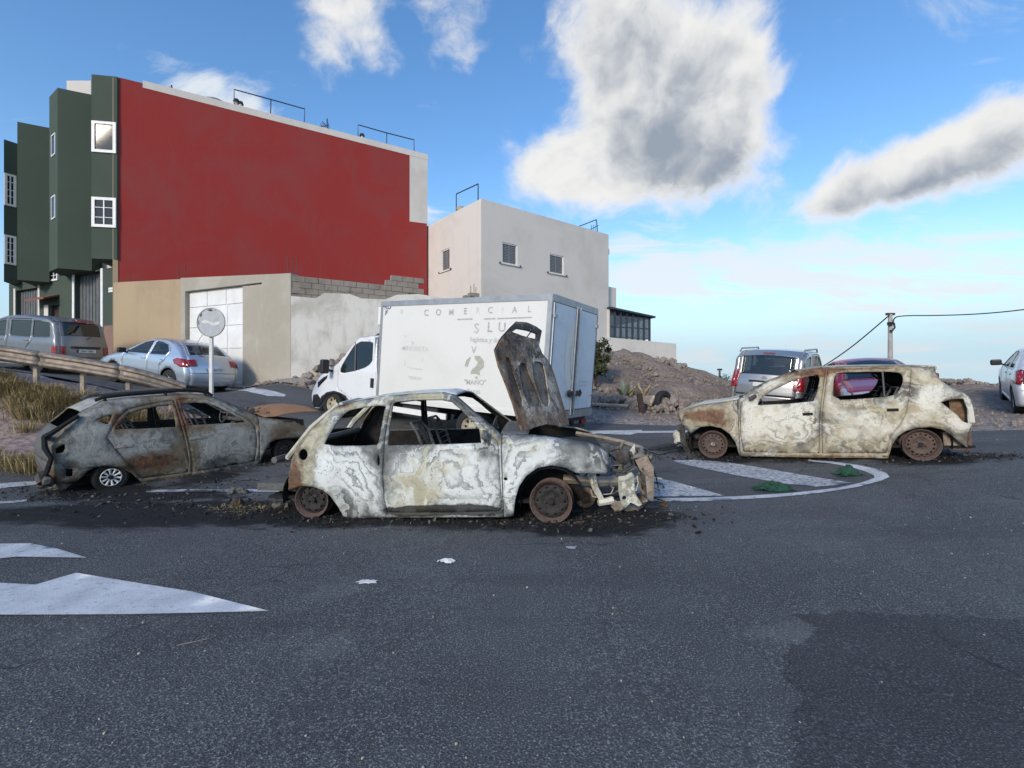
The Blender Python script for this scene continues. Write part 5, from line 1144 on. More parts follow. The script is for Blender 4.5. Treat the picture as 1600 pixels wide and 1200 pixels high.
# ------------------------------------------------------------------ burnt grey crossover on the left
def crossover():
    near = -1; hw = .84
    Pr = px(172, 766, 6.43); Pf = px(452, 717, 8.27); Pr.z = h(Pr.x, Pr.y); Pf.z = h(Pf.x, Pf.y)
    root = empty('burnt_crossover', matrix=wheel_pair_matrix(Pr, Pf, hw, near), label='burnt out dark grey crossover with roof rails and one bright alloy wheel', cat='car', group='burnt out cars')
    B = Body(root, [(0, .80), (.3, .83), (.6, .84), (.80, .825), (.90, .79), (1.32, .61)], near=near, r=.10); B.setray()
    top_px = [(84, 756), (77, 742), (74, 722), (74, 705), (79, 694), (98, 670), (117, 653), (126, 643), (160, 626), (200, 621.5), (250, 617.5), (295, 615), (325, 617), (350, 625), (375, 637), (400, 649), (416, 652.5), (440, 655), (462, 656.5), (478, 664), (484, 676)]
    bot_px = [(480, 684), (462, 685), (445, 685), (432, 687), (422, 692), (414, 704), (409, 716), (406, 724), (397, 729), (340, 738), (290, 746.5), (225, 757), (219, 752), (206, 740), (190, 731), (168, 728), (148, 730.5), (137, 736), (129, 744), (120, 752)]
    prof = B.T(top_px); B.prof = np.array(prof); prof = B.T(top_px); B.prof = np.array(prof); side = prof + B.T(bot_px)
    rdoor = B.T([(166, 684), (180, 702), (198, 722), (222, 748), (260, 743), (294, 738), (296, 720), (291, 692), (285, 669), (279, 648), (272, 625), (245, 629), (222, 634), (200, 639), (186, 651), (175, 667)])
    rwin = B.T([(180, 671), (187, 661), (200, 647), (222, 640), (247, 634.5), (267, 632), (272, 645), (275, 667), (220, 670)])
    qwin = B.T([(150, 657), (160, 652), (175, 647), (174, 654), (168, 663), (160, 661)])
    fdoor = B.T([(299, 738), (299, 720), (294, 692), (289, 669), (283, 648), (276, 624.5), (300, 622), (326, 624), (347, 632), (370, 645), (390, 656), (399, 666), (402, 685), (401, 705), (398, 721), (350, 730)])
    fwin = B.T([(287, 646), (284, 632), (303, 628.5), (326, 630), (344, 637), (362, 646), (380, 657), (384, 660), (340, 662), (298, 664.5)])
    lamp = B.T([(84, 702), (92, 697), (101, 694), (102, 700), (99, 707), (86, 709)]); vent = B.T([(103, 733), (113.5, 732.5), (113, 744.5), (103, 745)])
    for q in [(240, 722, 40, 14, .6, .1, -.2), (255, 712, 22, 10, 0, .5, 0), (286, 645, 10, 32, .75, 0, 0), (184, 660, 10, 18, .7, 0, 0), (430, 700, 16, 30, .30, 0, 0), (455, 672, 24, 14, .28, 0, -.1), (225, 752, 60, 7, .1, .4, 0), (350, 735, 70, 6, 0, .45, 0), (190, 732, 36, 10, 0, .5, 0), (130, 740, 24, 12, .0, .35, 0), (85, 745, 14, 14, .3, .25, 0), (110, 700, 30, 30, -.1, 0, .25), (190, 620, 60, 8, 0, 0, .35), (310, 695, 16, 40, -.1, 0, .25), (350, 700, 30, 25, 0, 0, -.3), (140, 712, 22, 10, -.1, 0, .35), (385, 668, 18, 10, .12, 0, .4)]: B.blob(*q)
    up = B.tr(402, 651); dn = B.tr(406, 727); bl = B.T(bot_px); i0 = max(i for i, p in enumerate(prof) if p[0] <= up[0]); j0 = next(i for i, p in enumerate(bl) if p[0] < dn[0])
    body = prof[:i0 + 1] + [up, dn] + bl[j0:]; wing = [(up[0] + .008, up[1])] + prof[i0 + 1:] + bl[:j0] + [(dn[0] + .008, dn[1])]
    for sg in (near, -near):
        B.panel('body_side', body, [rdoor, qwin, fdoor] + ([lamp, vent] if sg == near else []), 'burnt_grey', sg, step=.04); B.panel('front_wing', wing, [], 'burnt_grey', sg, step=.04)
        for nm, pol, win in (('rear_door', rdoor, rwin), ('front_door', fdoor, fwin)):
            cx = np.mean([p[0] for p in pol]); cz = np.mean([p[1] for p in pol]); B.panel(nm, [(cx + (x - cx) * .991, cz + (z - cz) * .993) for x, z in pol], [win], 'burnt_grey', sg, step=.04, off=-.005)
        m = MB(); Q = B.T([(150, 627.5), (165, 621), (210, 616), (260, 612), (300, 610), (322, 612), (334, 619)]); m.tube([(x, sg * .56, z + .01) for x, z in Q], [.02] + [.028] * 5 + [.02], 7)
        for i in (1, 3, 5): m.tube([(Q[i][0], sg * .56, Q[i][1]), (Q[i][0], sg * .57, Q[i][1] - .07)], .02, 6)
        burnt_part(m, 'roof_rail', root, 'char' if sg == near else 'burnt_dark', smooth=40)
    B.loft('roof', prof[7:14], 'burnt_grey', tr=(-1, -.72), bulge=.03, nt=5); B.loft('roof', prof[7:14], 'burnt_grey', tr=(.72, 1), bulge=.03, nt=5); B.loft('sunroof_frame', prof[7:9], 'burnt_grey', tr=(-.72, .72), bulge=.03); B.loft('header_rail', prof[12:14], 'burnt_rust', bulge=.03)
    B.loft('tailgate', prof[2:6], 'burnt_dark', bulge=.03); B.loft('rear_bumper', prof[:3], 'burnt_dark', bulge=.03, crush=.03)
    P = lambda x, y, q: B.at(x, y, near * q)
    m = MB(); m.tube([P(70, 683, .80), P(82, 676, .82), P(103, 662, .80), P(122, 650, .74)], [.04, .035, .03, .03], 6); m.tube([P(69, 684, .8), P(70, 700, .84), P(80, 716, .86), P(74, 735, .86), P(66, 752, .8)], [.03, .035, .03, .03, .025], 6); m.tube([P(70, 683, .80), P(70, 683, -.6)], .035, 6); burnt_part(m, 'tailgate_frame', root, 'char', smooth=40)
    m = MB(); m.tube([P(66, 755, .82), P(62, 745, .75), P(68, 740, .5)], .05, 6)
    for k_ in range(10): m.rock(P(RNG.uniform(62, 100), RNG.uniform(745, 765), RNG.uniform(.5, .9)), RNG.uniform(.03, .07))
    burnt_part(m, 'bumper_remains', root, 'burnt_dark', (.2, .15, .4))
    hd = B.T([(414, 651), (430, 651), (450, 647), (475, 644), (497, 643), (503, 645)])
    setwear(B.loft('bonnet', hd, 'bonnet_rust', bulge=[.05, .12, .14, .12, .08], tr=(-.96, .96)), (.0, 0, .6))
    m = MB()
    for k_ in range(24): m.rock((hd[0][0] + RNG.uniform(-.15, .25), RNG.uniform(-.75, .6), hd[0][1] + RNG.uniform(-.02, .09)), RNG.uniform(.02, .06))
    burnt_part(m, 'wiper_tray_remains', root, 'burnt_dark', (.3, .1, .4))
    m = MB(); m.box((hd[1][0], -.8, .35), (hd[3][0], .8, hd[1][1] - .1)); burnt_part(m, 'engine_block', root, 'char')
    m = MB(); A_ = B.T([(352, 622), (416, 650)]); m.tube([(A_[0][0], .70, A_[0][1] - .02), (A_[1][0], .80, A_[1][1] - .02)], .04, 6); burnt_part(m, 'windscreen_pillar', root, 'burnt_rust', (.3, .1, .4))
    # wheels: the near rear alloy is bright, the rest is char
    rq = B.at(173, 755, near * (hw - .08)); fq = B.at(445, 705, near * (hw - .1))
    def alloy(q, sg, m1):
        mb = MB(); mb.lathe([(.10, -.1 * sg), (.20, -.1 * sg), (.205, .03 * sg), (.17, .055 * sg), (.122, .05 * sg), (.10, .02 * sg)], 40); o = fixn(burnt_part(mb, 'wheel', root, 'char', smooth=40)); o.location = (q[0], q[1], .15)
        hs = []
        for i in range(10):
            a = 2 * math.pi * i / 10 + .1; w1 = .17; c = lambda r, t: (r * math.cos(a + t), r * math.sin(a + t)); hs.append([c(.045, -.12), c(.106, -w1), c(.111, 0), c(.106, w1), c(.045, .12)])
        disc('rim', .118, hs, lambda r: float(np.interp(r, [0, .03, .05, .118], [.03, .03, .05, .055])), m1, o, sg, .02)
        hc = MB(); hc.lathe([(.0005, .06 * sg), (.028, .06 * sg), (.03, .04 * sg)], 12); fixn(burnt_part(hc, 'hub_cap', o, 'char'))
    alloy((rq.x, rq.y), near, 'alloy_bright'); alloy((rq.x, -rq.y), -near, 'char'); alloy((fq.x, fq.y), near, 'char'); alloy((fq.x, -fq.y), -near, 'char')
    for qx in (rq.x, fq.x):
        for sg in (1, -1):
            m = MB(); n = 14; A = [Vector((qx + .36 * math.cos(t), 0, .26 + .34 * math.sin(t))) for t in np.linspace(-.2, math.pi + .2, n)]
            v = [p + Vector((0, sg * (hw - .03), 0)) for p in A] + [p + Vector((0, sg * (hw - .36), 0)) for p in A]; m.add(v, [(i, i + 1, i + 1 + n, i + n) for i in range(n - 1)] + [tuple(range(n, 2 * n))]); burnt_part(m, 'wheel_arch', root, 'char')
    burnt_interior(B, -1.6, 1.1, .74, .20, .9, [(.15, -.36), (.15, .36), (-.75, -.36), (-.75, .36)], .84, (.62, .36, .82))
    for (x, y) in ((193, 697), (308, 684)):
        q = B.tr(x, y); yy = float(B.side([q[0]], [q[1]])[0]); m = MB(); m.box((q[0] - .10, -yy - .004, q[1] - .018), (q[0] + .10, -yy + .02, q[1] + .018)); burnt_part(m, 'door_handle', root, 'burnt_grey', (0, .12, .5))
    return B
plain('alloy_bright', (.70, .69, .66), .6, .2, var=.25, scale=18)
CR = crossover()
# ------------------------------------------------------------------ box truck
def truck():
    near = 1; hw = 1.05
    Pr = Vector((-.81, 9.26, 0)); Pf = Vector((-4.31, 11.44, 0)); Pr.z = h(Pr.x, Pr.y); Pf.z = h(Pf.x, Pf.y)
    root = empty('box_truck', matrix=wheel_pair_matrix(Pr, Pf, hw, near), label='white box truck with peeling grey lettering parked behind the burnt cars', cat='truck')
    B = Body(root, [(0, hw), (4, hw)], near=near); B.setray()
    c = B.T([(862, 460), (597, 472), (597, 622), (861, 651)])
    xr = c[0][0]; xf = c[1][0]; zt = (c[0][1] + c[1][1]) / 2; zb = (c[2][1] + c[3][1]) / 2; zta, ztb = c[0][1], c[1][1]; zba, zbb = c[3][1], c[2][1]
    def bx(name, x0, x1, y0, y1, f0, f1, m, parent):       # box whose bottom and top follow the load floor and roof
        top = lambda x: ztb + (zta - ztb) * (xf - x) / (xf - xr); bot = lambda x: zbb + (zba - zbb) * (xf - x) / (xf - xr)
        z = lambda x, q: bot(x) + (top(x) - bot(x)) * q
        v = [(x, y, z(x, q)) for q in (f0, f1) for (x, y) in ((x0, y0), (x1, y0), (x1, y1), (x0, y1))]
        mb = MB(); mb.add(v, [(0, 3, 2, 1), (4, 5, 6, 7), (0, 1, 5, 4), (1, 2, 6, 5), (2, 3, 7, 6), (3, 0, 4, 7)]); return fixn(mb.build(name, m, parent))
    box = bx('cargo_box', xr, xf, -hw, hw - .002, .0, 1, 'box_white', root)
    bx('top_rail', xr - .006, xf + .006, hw - .02, hw + .012, .955, 1.006, 'box_trim', box); bx('bottom_rail', xr, xf + .004, hw - .02, hw + .010, -.03, .02, 'box_white', box)
    bx('corner_post', xf - .05, xf + .012, hw - .03, hw + .014, -.02, 1.0, 'box_trim', box); bx('corner_post', xr - .03, xr + .06, hw - .04, hw + .014, -.03, 1.004, 'box_trim', box)
    bx('corner_post', xr - .03, xr + .06, -hw - .014, -hw + .04, -.03, 1.004, 'box_trim', box); bx('rear_header', xr - .035, xr - .001, -hw, hw - .03, .95, 1.008, 'box_trim', box); bx('rear_sill', xr - .06, xr - .001, -hw, hw - .03, -.05, .02, 'box_trim', box)
    for s_, (y0, y1) in ((1, (.012, hw - .06)), (-1, (-hw + .06, -.012))):
        d = bx('rear_door', xr - .05, xr - .003, y0, y1, .03, .94, 'door_shade_white', root)
        ya = .05 if s_ > 0 else -.05
        bx('door_edge', xr - .058, xr - .051, min(ya - .03, ya + .03) if 0 else (.014 if s_ > 0 else -.04), .04 if s_ > 0 else -.014, .03, .94, 'thin_steel', d)
        e = y1 if s_ > 0 else y0; bx('door_edge', xr - .057, xr - .051, e - .025, e + .0, .03, .94, 'thin_steel', d)
        m = MB(); zz = lambda q: zba + (zta - zba) * q
        m.tube([(xr - .075, s_ * .075, zz(-.02)), (xr - .075, s_ * .075, zz(.96))], .016, 8); m.build('lock_bar', 'box_trim', d)
        for q in (.17, .83):
            m = MB(); m.box((xr - .085, e - s_ * .02 - .05, zz(q) - .03), (xr - .05, e - s_ * .02 + .06, zz(q) + .03)); m.build('hinge', 'box_trim', d)
        m = MB(); m.box((xr - .11, s_ * .16 - .09, zz(.155)), (xr - .06, s_ * .16 + .09, zz(.20))); m.tube([(xr - .10, s_ * .24, zz(.15)), (xr - .11, s_ * .30, zz(.18)), (xr - .1, s_ * .24, zz(.21))], .018, 6); m.build('handle', 'black_plastic', d)
    # faded marks on the doors
    def rear_poly(pts, m, nm, d=.0535):
        V, F = cdt(pts, [], 1e9, 0, False); o = link(nm, mesh([(xr - d, -u, zba + (zta - zba) * v) for u, v in V], F, nm), m, box); return o
    arc = [(-.05 - .40 * math.sin(t), .50 + .33 * math.cos(t)) for t in np.linspace(0, math.pi * .9, 14)]; rear_poly(arc + [(-.06, .3)], 'plate_faint' if 0 else 'box_white', 'emblem')
    rear_poly([(-.22, .60), (-.20, .61), (-.19, .45), (-.10, .33), (-.06, .31), (-.10, .30), (-.20, .42)], 'lettering_grey', 'emblem', .055)
    for r_ in range(2): 
        for k in range(6): rear_poly([(.30 + k * .07, .275 - r_ * .035), (.355 + k * .07, .275 - r_ * .035), (.355 + k * .07, .292 - r_ * .035), (.30 + k * .07, .292 - r_ * .035)], 'lettering_faint', 'lettering', .0545)
    # lettering on the side, worn off in places
    def put(s, x, y, hpx, m, rot=0):
        X, Z = B.tr(x, y); X2, Z2 = B.tr(x, y - hpx); hh = abs(Z2 - Z); me = textmesh(s, hh / .70, align='CENTER')
        V = np.array([v.co[:] for v in me.vertices]); ca, sa = math.cos(rot), math.sin(rot); me.vertices.foreach_set('co', np.column_stack([X - (V[:, 0] * ca - V[:, 1] * sa), np.full(len(V), hw + .0035), Z + V[:, 1] * ca + V[:, 0] * sa]).ravel()); return link('lettering', me, m, box)
    for ch, x, y, m in (('C', 666, 493, 'lettering_grey'), ('O', 685, 492.5, 'lettering_grey'), ('M', 705, 492, 'lettering_mid'), ('E', 727, 490.5, 'lettering_grey'), ('R', 746.5, 490, 'lettering_faint'), ('C', 766, 489, 'lettering_grey'), ('I', 785, 489, 'lettering_faint'), ('A', 804, 488.5, 'lettering_grey'), ('L', 827, 487.5, 'lettering_grey')): put(ch, x, y, 9.5, m)
    for ch, x, y, m in (('S', 744, 520, 'lettering_mid'), ('L', 765, 518.5, 'lettering_grey'), ('U', 784, 518, 'lettering_grey')): put(ch, x, y, 15, m)
    put('logística y distribución', 773, 535, 7.5, 'lettering_mid'); put('"MAÑO"', 742, 601, 8, 'lettering_grey', .06); put('familiares', 733, 615, 8, 'lettering_mid', .08); put('MINORISTA', 648, 548, 7.5, 'lettering_faint'); put('la', 645, 538, 6, 'lettering_faint', .1); put('FRD', 604, 483, 8, 'lettering_blue'); put('JF', 604, 490.5, 6, 'lettering_blue'); put('V', 740, 552, 11, 'lettering_grey'); put('*', 627, 495, 12, 'lettering_faint'); put('TIENDAS', 648, 593, 5, 'lettering_faint')
    def poly(pts, m, nm='emblem', d=.0030):
        V, F = cdt(B.T(pts), [], 1e9, 0, False); o = link(nm, mesh([(u, hw + d, v) for u, v in V], F, nm), m, box); return o
    for a, b, y, y2 in ((714.6, 738.4, 498.3, 497.3), (756, 774, 497.5, 496.8), (777, 831, 497.0, 494.9)): poly([(a, y), (b, y2), (b, y2 + 1.8), (a, y + 1.8)], 'lettering_grey', 'lettering')
    poly([(741, 556), (750, 556), (756, 564), (756, 573), (749, 580), (750, 587), (744, 584), (735, 584), (737, 578), (744, 572), (747, 566), (743, 562)], 'emblem_olive'); poly([(726, 571), (729, 562), (736, 557), (733, 566), (730, 574)], 'emblem_olive'); poly([(741, 589), (747, 588), (744, 591)], 'emblem_olive')
    poly([(632, 571), (645, 574), (660, 576), (660, 578.5), (640, 576)], 'lettering_faint'); poly([(632, 562), (634, 562), (634, 571), (632, 571)], 'lettering_faint'); poly([(659, 559), (661, 559), (661, 566), (659, 566)], 'lettering_faint'); poly([(627, 523), (636, 525), (634, 526.5)], 'lettering_faint')
    # cab
    C = Body(root, [(0, .93), (.5, .98), (1.25, .98), (2.4, .80)], near=near, r=.12); C.setray()
    tp = [(593.5, 523.5), (575, 524), (561, 526.5), (552, 534), (541, 548), (529, 565), (521, 571), (512, 577), (503, 587), (497, 597), (492.5, 607), (490.5, 616), (489.5, 628), (490, 636)]
    bt = [(497, 638), (503, 634), (506, 624), (513, 617), (522, 614.5), (532, 617), (539, 623), (543, 630), (593.5, 630)]
    pr = C.T(tp); C.prof = np.array(pr); pr = C.T(tp); C.prof = np.array(pr); sd_ = pr + C.T(bt)
    door = C.T([(527.5, 588), (527, 608), (534, 613), (545, 622), (550, 626), (588, 626.5), (589, 560), (588.5, 530), (558, 530), (545, 548), (532, 566)])
    win = smooth_poly(C.T([(531, 584), (532, 574), (540, 560), (557, 533.5), (586, 534), (585.5, 550), (582, 564), (574, 573), (556, 579.5)]), 1)
    lowX = C.tr(510, 612)
    for sg in (1, -1):
        C.panel('cab_side', sd_, [door], 'white_paint', sg, step=.05)
        cx = np.mean([p[0] for p in door]); cz = np.mean([p[1] for p in door]); dq = [(cx + (x - cx) * .99, cz + (z - cz) * .993) for x, z in door]
        dp = C.panel('cab_door', dq, [win], 'white_paint', sg, step=.05, off=-.004)
        C.panel('door_glass', win, [], 'car_glass', sg, dp, thick=0, off=-.02)
        a, b = C.tr(555.5, 535), C.tr(554.5, 580); m = MB(); y = [float(C.side([q[0]], [q[1]])[0]) - .01 for q in (a, b)]; m.tube([(a[0], sg * y[0], a[1]), (b[0], sg * y[1], b[1])], .025, 6); m.build('window_divider', 'black_plastic', dp)
        q = C.tr(581.5, 598.5); m = MB(); m.box((q[0] - .05, sg * .985 - .015, q[1] - .11), (q[0] + .05, sg * .985 + .015, q[1] + .11)); m.build('door_handle', 'black_plastic', dp, bevel=.012)
        C.panel('bumper_corner', C.T([(490, 617), (496, 615.5), (503, 625), (501, 636), (490, 636)]), [], 'black_plastic', sg, off=.012, step=.05)
        ac = [(503, 634), (506, 624), (513, 617), (522, 614.5), (532, 617), (539, 623), (543, 630), (546, 626), (540, 618), (531, 613), (522, 610.5), (512, 612.5), (503, 619), (499, 632)]; C.panel('arch_trim', C.T(ac), [], 'black_plastic', sg, off=.018, step=.05)
        C.panel('side_trim', C.T([(546, 627), (592, 627), (592, 632), (546, 632)]), [], 'black_plastic', sg, off=.008, step=.05)
        lp = C.T([(497, 597), (505, 590), (512, 586), (511, 591), (502, 600), (497, 606)]); C.panel('headlight', lp, [], 'dark_glass', sg, off=.008, step=.04)
        mx = C.tr(521, 573); m = MB(); m.box((mx[0] - .07, sg * 1.10 - .0, mx[1] - .17), (mx[0] + .07, sg * 1.10 + sg * .2, mx[1] + .17)) if sg > 0 else m.box((mx[0] - .07, -1.3, mx[1] - .17), (mx[0] + .07, -1.1, mx[1] + .17))
        mr = m.build('mirror', 'black_plastic', root, bevel=.04); m = MB(); m.tube([(mx[0], sg * .92, mx[1] - .12), (mx[0], sg * 1.12, mx[1] - .08)], .035, 6); m.build('mirror_arm', 'black_plastic', mr)
    C.loft('roof', pr[:3], 'white_paint', bulge=.03); C.loft('windscreen', pr[2:6], 'dark_glass', bulge=.08); C.loft('scuttle', pr[5:7], 'black_plastic', bulge=.08); C.loft('bonnet', pr[6:9], 'white_paint', bulge=.08); C.loft('grille', pr[8:11], 'black_plastic', bulge=.08); C.loft('front_bumper', pr[10:], 'black_plastic', bulge=.08)
    m = MB(); m.tube([(pr[0][0] - .02, -.9, pr[0][1] + .03), (pr[1][0], -.75, pr[1][1] + .08)], .02, 5); 
    m = MB(); m.tube([(pr[1][0] + .05, .5, pr[1][1] + .01), (pr[1][0] - .05, .5, pr[1][1] + .06), (pr[0][0], .5, pr[0][1] + .07)], .02, 6); m.build('roof_bar', 'black_plastic', root)
    m = MB(); m.box((pr[0][0] - .02, -.92, .5), (pr[0][0] + .03, .92, pr[0][1] - .06)); m.build('cab_rear', 'white_paint', root)
    m = MB(); m.box((pr[0][0] + .1, -.85, .55), (pr[5][0] - .1, .85, .75))
    for sy in (-.4, .4): m.box((pr[0][0] + .15, sy - .25, .75), (pr[0][0] + .65, sy + .25, .95)); m.box((pr[0][0] + .05, sy - .23, .95), (pr[0][0] + .2, sy + .23, 1.55)); m.box((pr[0][0] + .07, sy - .13, 1.58), (pr[0][0] + .17, sy + .13, 1.8))
    m.build('cab_interior', 'interior', root)
    m = MB(); m.box((xf - .03, hw - .18, zbb + .9), (xf + .05, hw + .03, zbb + 1.6)); u0 = B.tr(591, 494); m = MB(); m.box((u0[0] - .06, .3, u0[1] - .2), (u0[0] + .10, .98, u0[1] + .22)); m.build('chiller_unit', 'white_frame', root, bevel=.03)
    # frame and running gear
    m = MB()
    for y in (-.42, .42): m.box((xr + .1, y - .05, .48), (pr[9][0] - .1, y + .05, .68))
    for x in np.linspace(xr + .25, xf - .1, 6): m.box((x - .04, -hw + .05, zba - .12), (x + .04, hw - .05, zba - .02))
    m.build('chassis', 'chassis_dark', root)
    m = MB(); m.box((xf - 1.7, .45, .35), (xf - .7, .95, .75)); m.build('fuel_tank', 'chassis_dark', root, bevel=.04)
    gq = [B.at(627, 636, .98), B.at(697, 656, .98)]; m = MB(); m.box((min(q.x for q in gq), .96, min(q.z for q in gq) + .0), (max(q.x for q in gq) + .6, 1.0, min(q.z for q in gq) + .12)); m.build('side_guard', 'white_frame', root)
    q = B.at(735, 670, .98); q2 = B.at(521, 640, .9)
    for (wx, ys, dual) in ((q.x, (.92, -.92), True), (q2.x, (.86, -.86), False)):
        for y in ys:
            s_ = 1 if y > 0 else -1; mb = MB(); k = .35
            mb.lathe([(.21, -.11 * s_), (.30, -.115 * s_), (.335, -.10 * s_), (k, -.07 * s_), (k, .07 * s_), (.335, .10 * s_), (.30, .115 * s_), (.21, .105 * s_), (.20, .0)], 36); o = fixn(mb.build('wheel', 'tyre', root, 40)); o.location = (wx, y, k)
            hs = [circle(.028, 9, (.135 * math.cos(a), .135 * math.sin(a))) for a in np.linspace(0, 2 * math.pi, 9)[:-1]]
            disc('rim', .21, hs, lambda r: float(np.interp(r, [0, .06, .075, .10, .16, .19, .21], [.075, .075, .05, .04, .02, .06, .085])), 'rim_beige', o, s_)
    for sg in (1, -1):
        m = MB(); A = [Vector((q.x + .43 * math.cos(t), 0, .36 + .43 * math.sin(t))) for t in np.linspace(.25, math.pi - .25, 10)]; v = [p + Vector((0, sg * 1.02, 0)) for p in A] + [p + Vector((0, sg * .62, 0)) for p in A]; m.add(v, [(i, i + 1, i + 11, i + 10) for i in range(9)]); m.build('mudguard', 'black_plastic', root)
        m = MB(); m.box((xr + .3, sg * .85 - .12, .28), (xr + .32, sg * .85 + .12, .62)); m.build('mudflap', 'black_plastic', root)
        m = MB(); m.box((xr + .03, sg * .86 - .12, .50), (xr + .09, sg * .86 + .12, .60)); m.build('tail_light', 'red_lens', root)
    m = MB(); m.box((xr + .04, -.95, .42), (xr + .10, .95, .50)); m.build('rear_bumper', 'chassis_dark', root)
    m = MB(); m.box((xr + .02, -.9, zba - .20), (xr + .06, .9, zba - .04)); m.build('tail_plate', 'chassis_dark', root)
    return B
plain('lettering_mid', (.50, .505, .475), .7, var=.25, scale=40)
TK = truck()
# ------------------------------------------------------------------ whole cars
def ground_matrix(x, y, ang, wb=2.6, tw=1.5):
    f = Vector((math.cos(ang), math.sin(ang), 0)); l = Vector((-f.y, f.x, 0)); c = Vector((x, y, 0)); P = lambda a, b: (lambda q: Vector((q.x, q.y, h(q.x, q.y))))(c + f * a + l * b)
    fr = (P(wb / 2, tw / 2) + P(wb / 2, -tw / 2)) / 2; re = (P(-wb / 2, tw / 2) + P(-wb / 2, -tw / 2)) / 2; le = (P(wb / 2, tw / 2) + P(-wb / 2, tw / 2)) / 2; ri = (P(wb / 2, -tw / 2) + P(-wb / 2, -tw / 2)) / 2
    F = (fr - re).normalized(); Lq = (le - ri).normalized(); U = F.cross(Lq).normalized(); Lq = U.cross(F)
    M = Matrix((F, Lq, U)).transposed().to_4x4(); M.translation = (fr + re) / 2; return M
def car(name, label, group, pos, ang, L, Wd, prof, wheels, Rw, belt, segs, sidewins, doors, pm, rear_lights, front_lights, plate, tumble=.62, spokes=7, rails=False, bumper_trim=None, cat='car', glassm='car_glass'):
    loc = lambda P: [(L / 2 - x, z) for x, z in P]
    root = empty(name, matrix=ground_matrix(*pos, ang, wheels[1] - wheels[0]), label=label, cat=cat, group=group); hw = Wd / 2; top = max(z for _, z in prof)
    pr = loc(prof)[::-1]                                   # rear -> front
    B = Body(root, [(0, hw * .93), (.3, hw * .98), (.55, hw), (belt - .15, hw * .99), (belt, hw * .955), (top, hw * tumble * 1.12)], np.array(pr), r=.11, ends=(-L / 2 + .75, L / 2 - .85, .085))
    spr = smooth_poly(pr, 1, False)
    B.prof = np.array(spr); zlow = .22
    bot = []
    xs = [L / 2 - wheels[0], L / 2 - wheels[1]]
    for xw in xs:
        ra = Rw * 1.17; bot += [(xw + ra * math.cos(t), max(zlow, Rw + ra * math.sin(t))) for t in np.linspace(-.30, math.pi + .30, 15)]
    side = spr + bot
    wins = [loc(w) for w in sidewins]; drs = [loc(d) for d in doors]
    for sg in (1, -1):
        hs = list(drs); solo = [w for w in wins if not any(pip([np.mean(w, 0)], d)[0] for d in drs)]
        B.panel('body_side', side, hs + solo, pm, sg, step=.055, thick=.015)
        for d in drs:
            cx = np.mean([p[0] for p in d]); cz = np.mean([p[1] for p in d]); dq = [(cx + (x - cx) * .990, cz + (z - cz) * .992) for x, z in d]
            inw = [w for w in wins if pip([np.mean(w, 0)], d)[0]]
            dp = B.panel('door', dq, inw, pm, sg, step=.055, thick=.015, off=-.003)
            for w in inw: B.panel('window_glass', w, [], glassm, sg, dp, step=.08, thick=0, off=-.014)
            hz = min(p[1] for w in inw for p in w) - .12 if inw else belt - .1; hx = min(p[0] for p in d) + .18
            yy = float(B.side([hx], [hz])[0]); m = MB(); m.box((hx - .09, sg * yy - .012, hz - .016), (hx + .09, sg * yy + .022, hz + .016)) if sg > 0 else m.box((hx - .09, -yy - .022, hz - .016), (hx + .09, -yy + .012, hz + .016)); m.build('handle', pm, dp, bevel=.008)
        for w in solo: B.panel('quarter_glass', w, [], glassm, sg, thick=0, off=-.014, step=.08)
    n = len(spr)
    def sub(z0, z1, part):                                 # piece of the outline of the front ('f'), rear ('r') between heights
        mid = L / 2 - (segs['roof'][0] + segs['roof'][1]) / 2
        P = [p for p in resample(spr, .03, False) if (p[0] < mid) == (part == 'r') and z0 <= p[1] <= z1]; return [tuple(p) for p in P]
    xroof = [L / 2 - segs['roof'][0], L / 2 - segs['roof'][1]]
    P = [tuple(p) for p in resample(spr, .03, False)]
    ztr = max(p[1] for p in P if p[0] <= xroof[1] + .02) if 0 else np.interp(xroof[1], [p[0] for p in P if p[1] > belt], [p[1] for p in P if p[1] > belt])
    rear = [p for p in P if p[0] <= xroof[1] and p[0] < 0]; roof = [p for p in P if xroof[1] <= p[0] <= xroof[0] and p[1] > belt]; front = [p for p in P if p[0] >= xroof[0]]
    zwr = segs['rear_glass']; zb = segs['bumper']
    rg = [p for p in rear if p[1] >= zwr]; tg = [p for p in rear if zb - .01 <= p[1] <= zwr + .03]; rb = [p for p in rear if p[1] <= zb]
    xw = L / 2 - segs['cowl']; ws = [p for p in front if p[0] <= xw]; bn = [p for p in front if p[0] >= xw - .03 and p[1] > segs['nose']]; fb = [p for p in front if p[1] <= segs['nose'] + .02]
    B.loft('roof', roof, pm, bulge=.035)
    t = .86
    B.loft('tailgate', rg + [], pm, bulge=.05, tr=(-1, -t), nt=4); B.loft('tailgate', rg, pm, bulge=.05, tr=(t, 1), nt=4); B.loft('rear_window', rg, 'dark_glass' if segs.get('dark') else glassm, bulge=.05, off=-.004, tr=(-t, t), thick=.004); B.loft('tailgate', tg, pm, bulge=.07)
    B.loft('rear_bumper', rb, bumper_trim or pm, bulge=.10, off=.012)
    B.loft('windscreen', ws, glassm, bulge=.07, tr=(-.93, .93), thick=.004); B.loft('windscreen_pillar', ws, pm, bulge=.07, tr=(.93, 1), nt=3); B.loft('windscreen_pillar', ws, pm, bulge=.07, tr=(-1, -.93), nt=3)
    B.loft('bonnet', bn, pm, bulge=.05); B.loft('front_bumper', fb, pm, bulge=.12, off=.012)
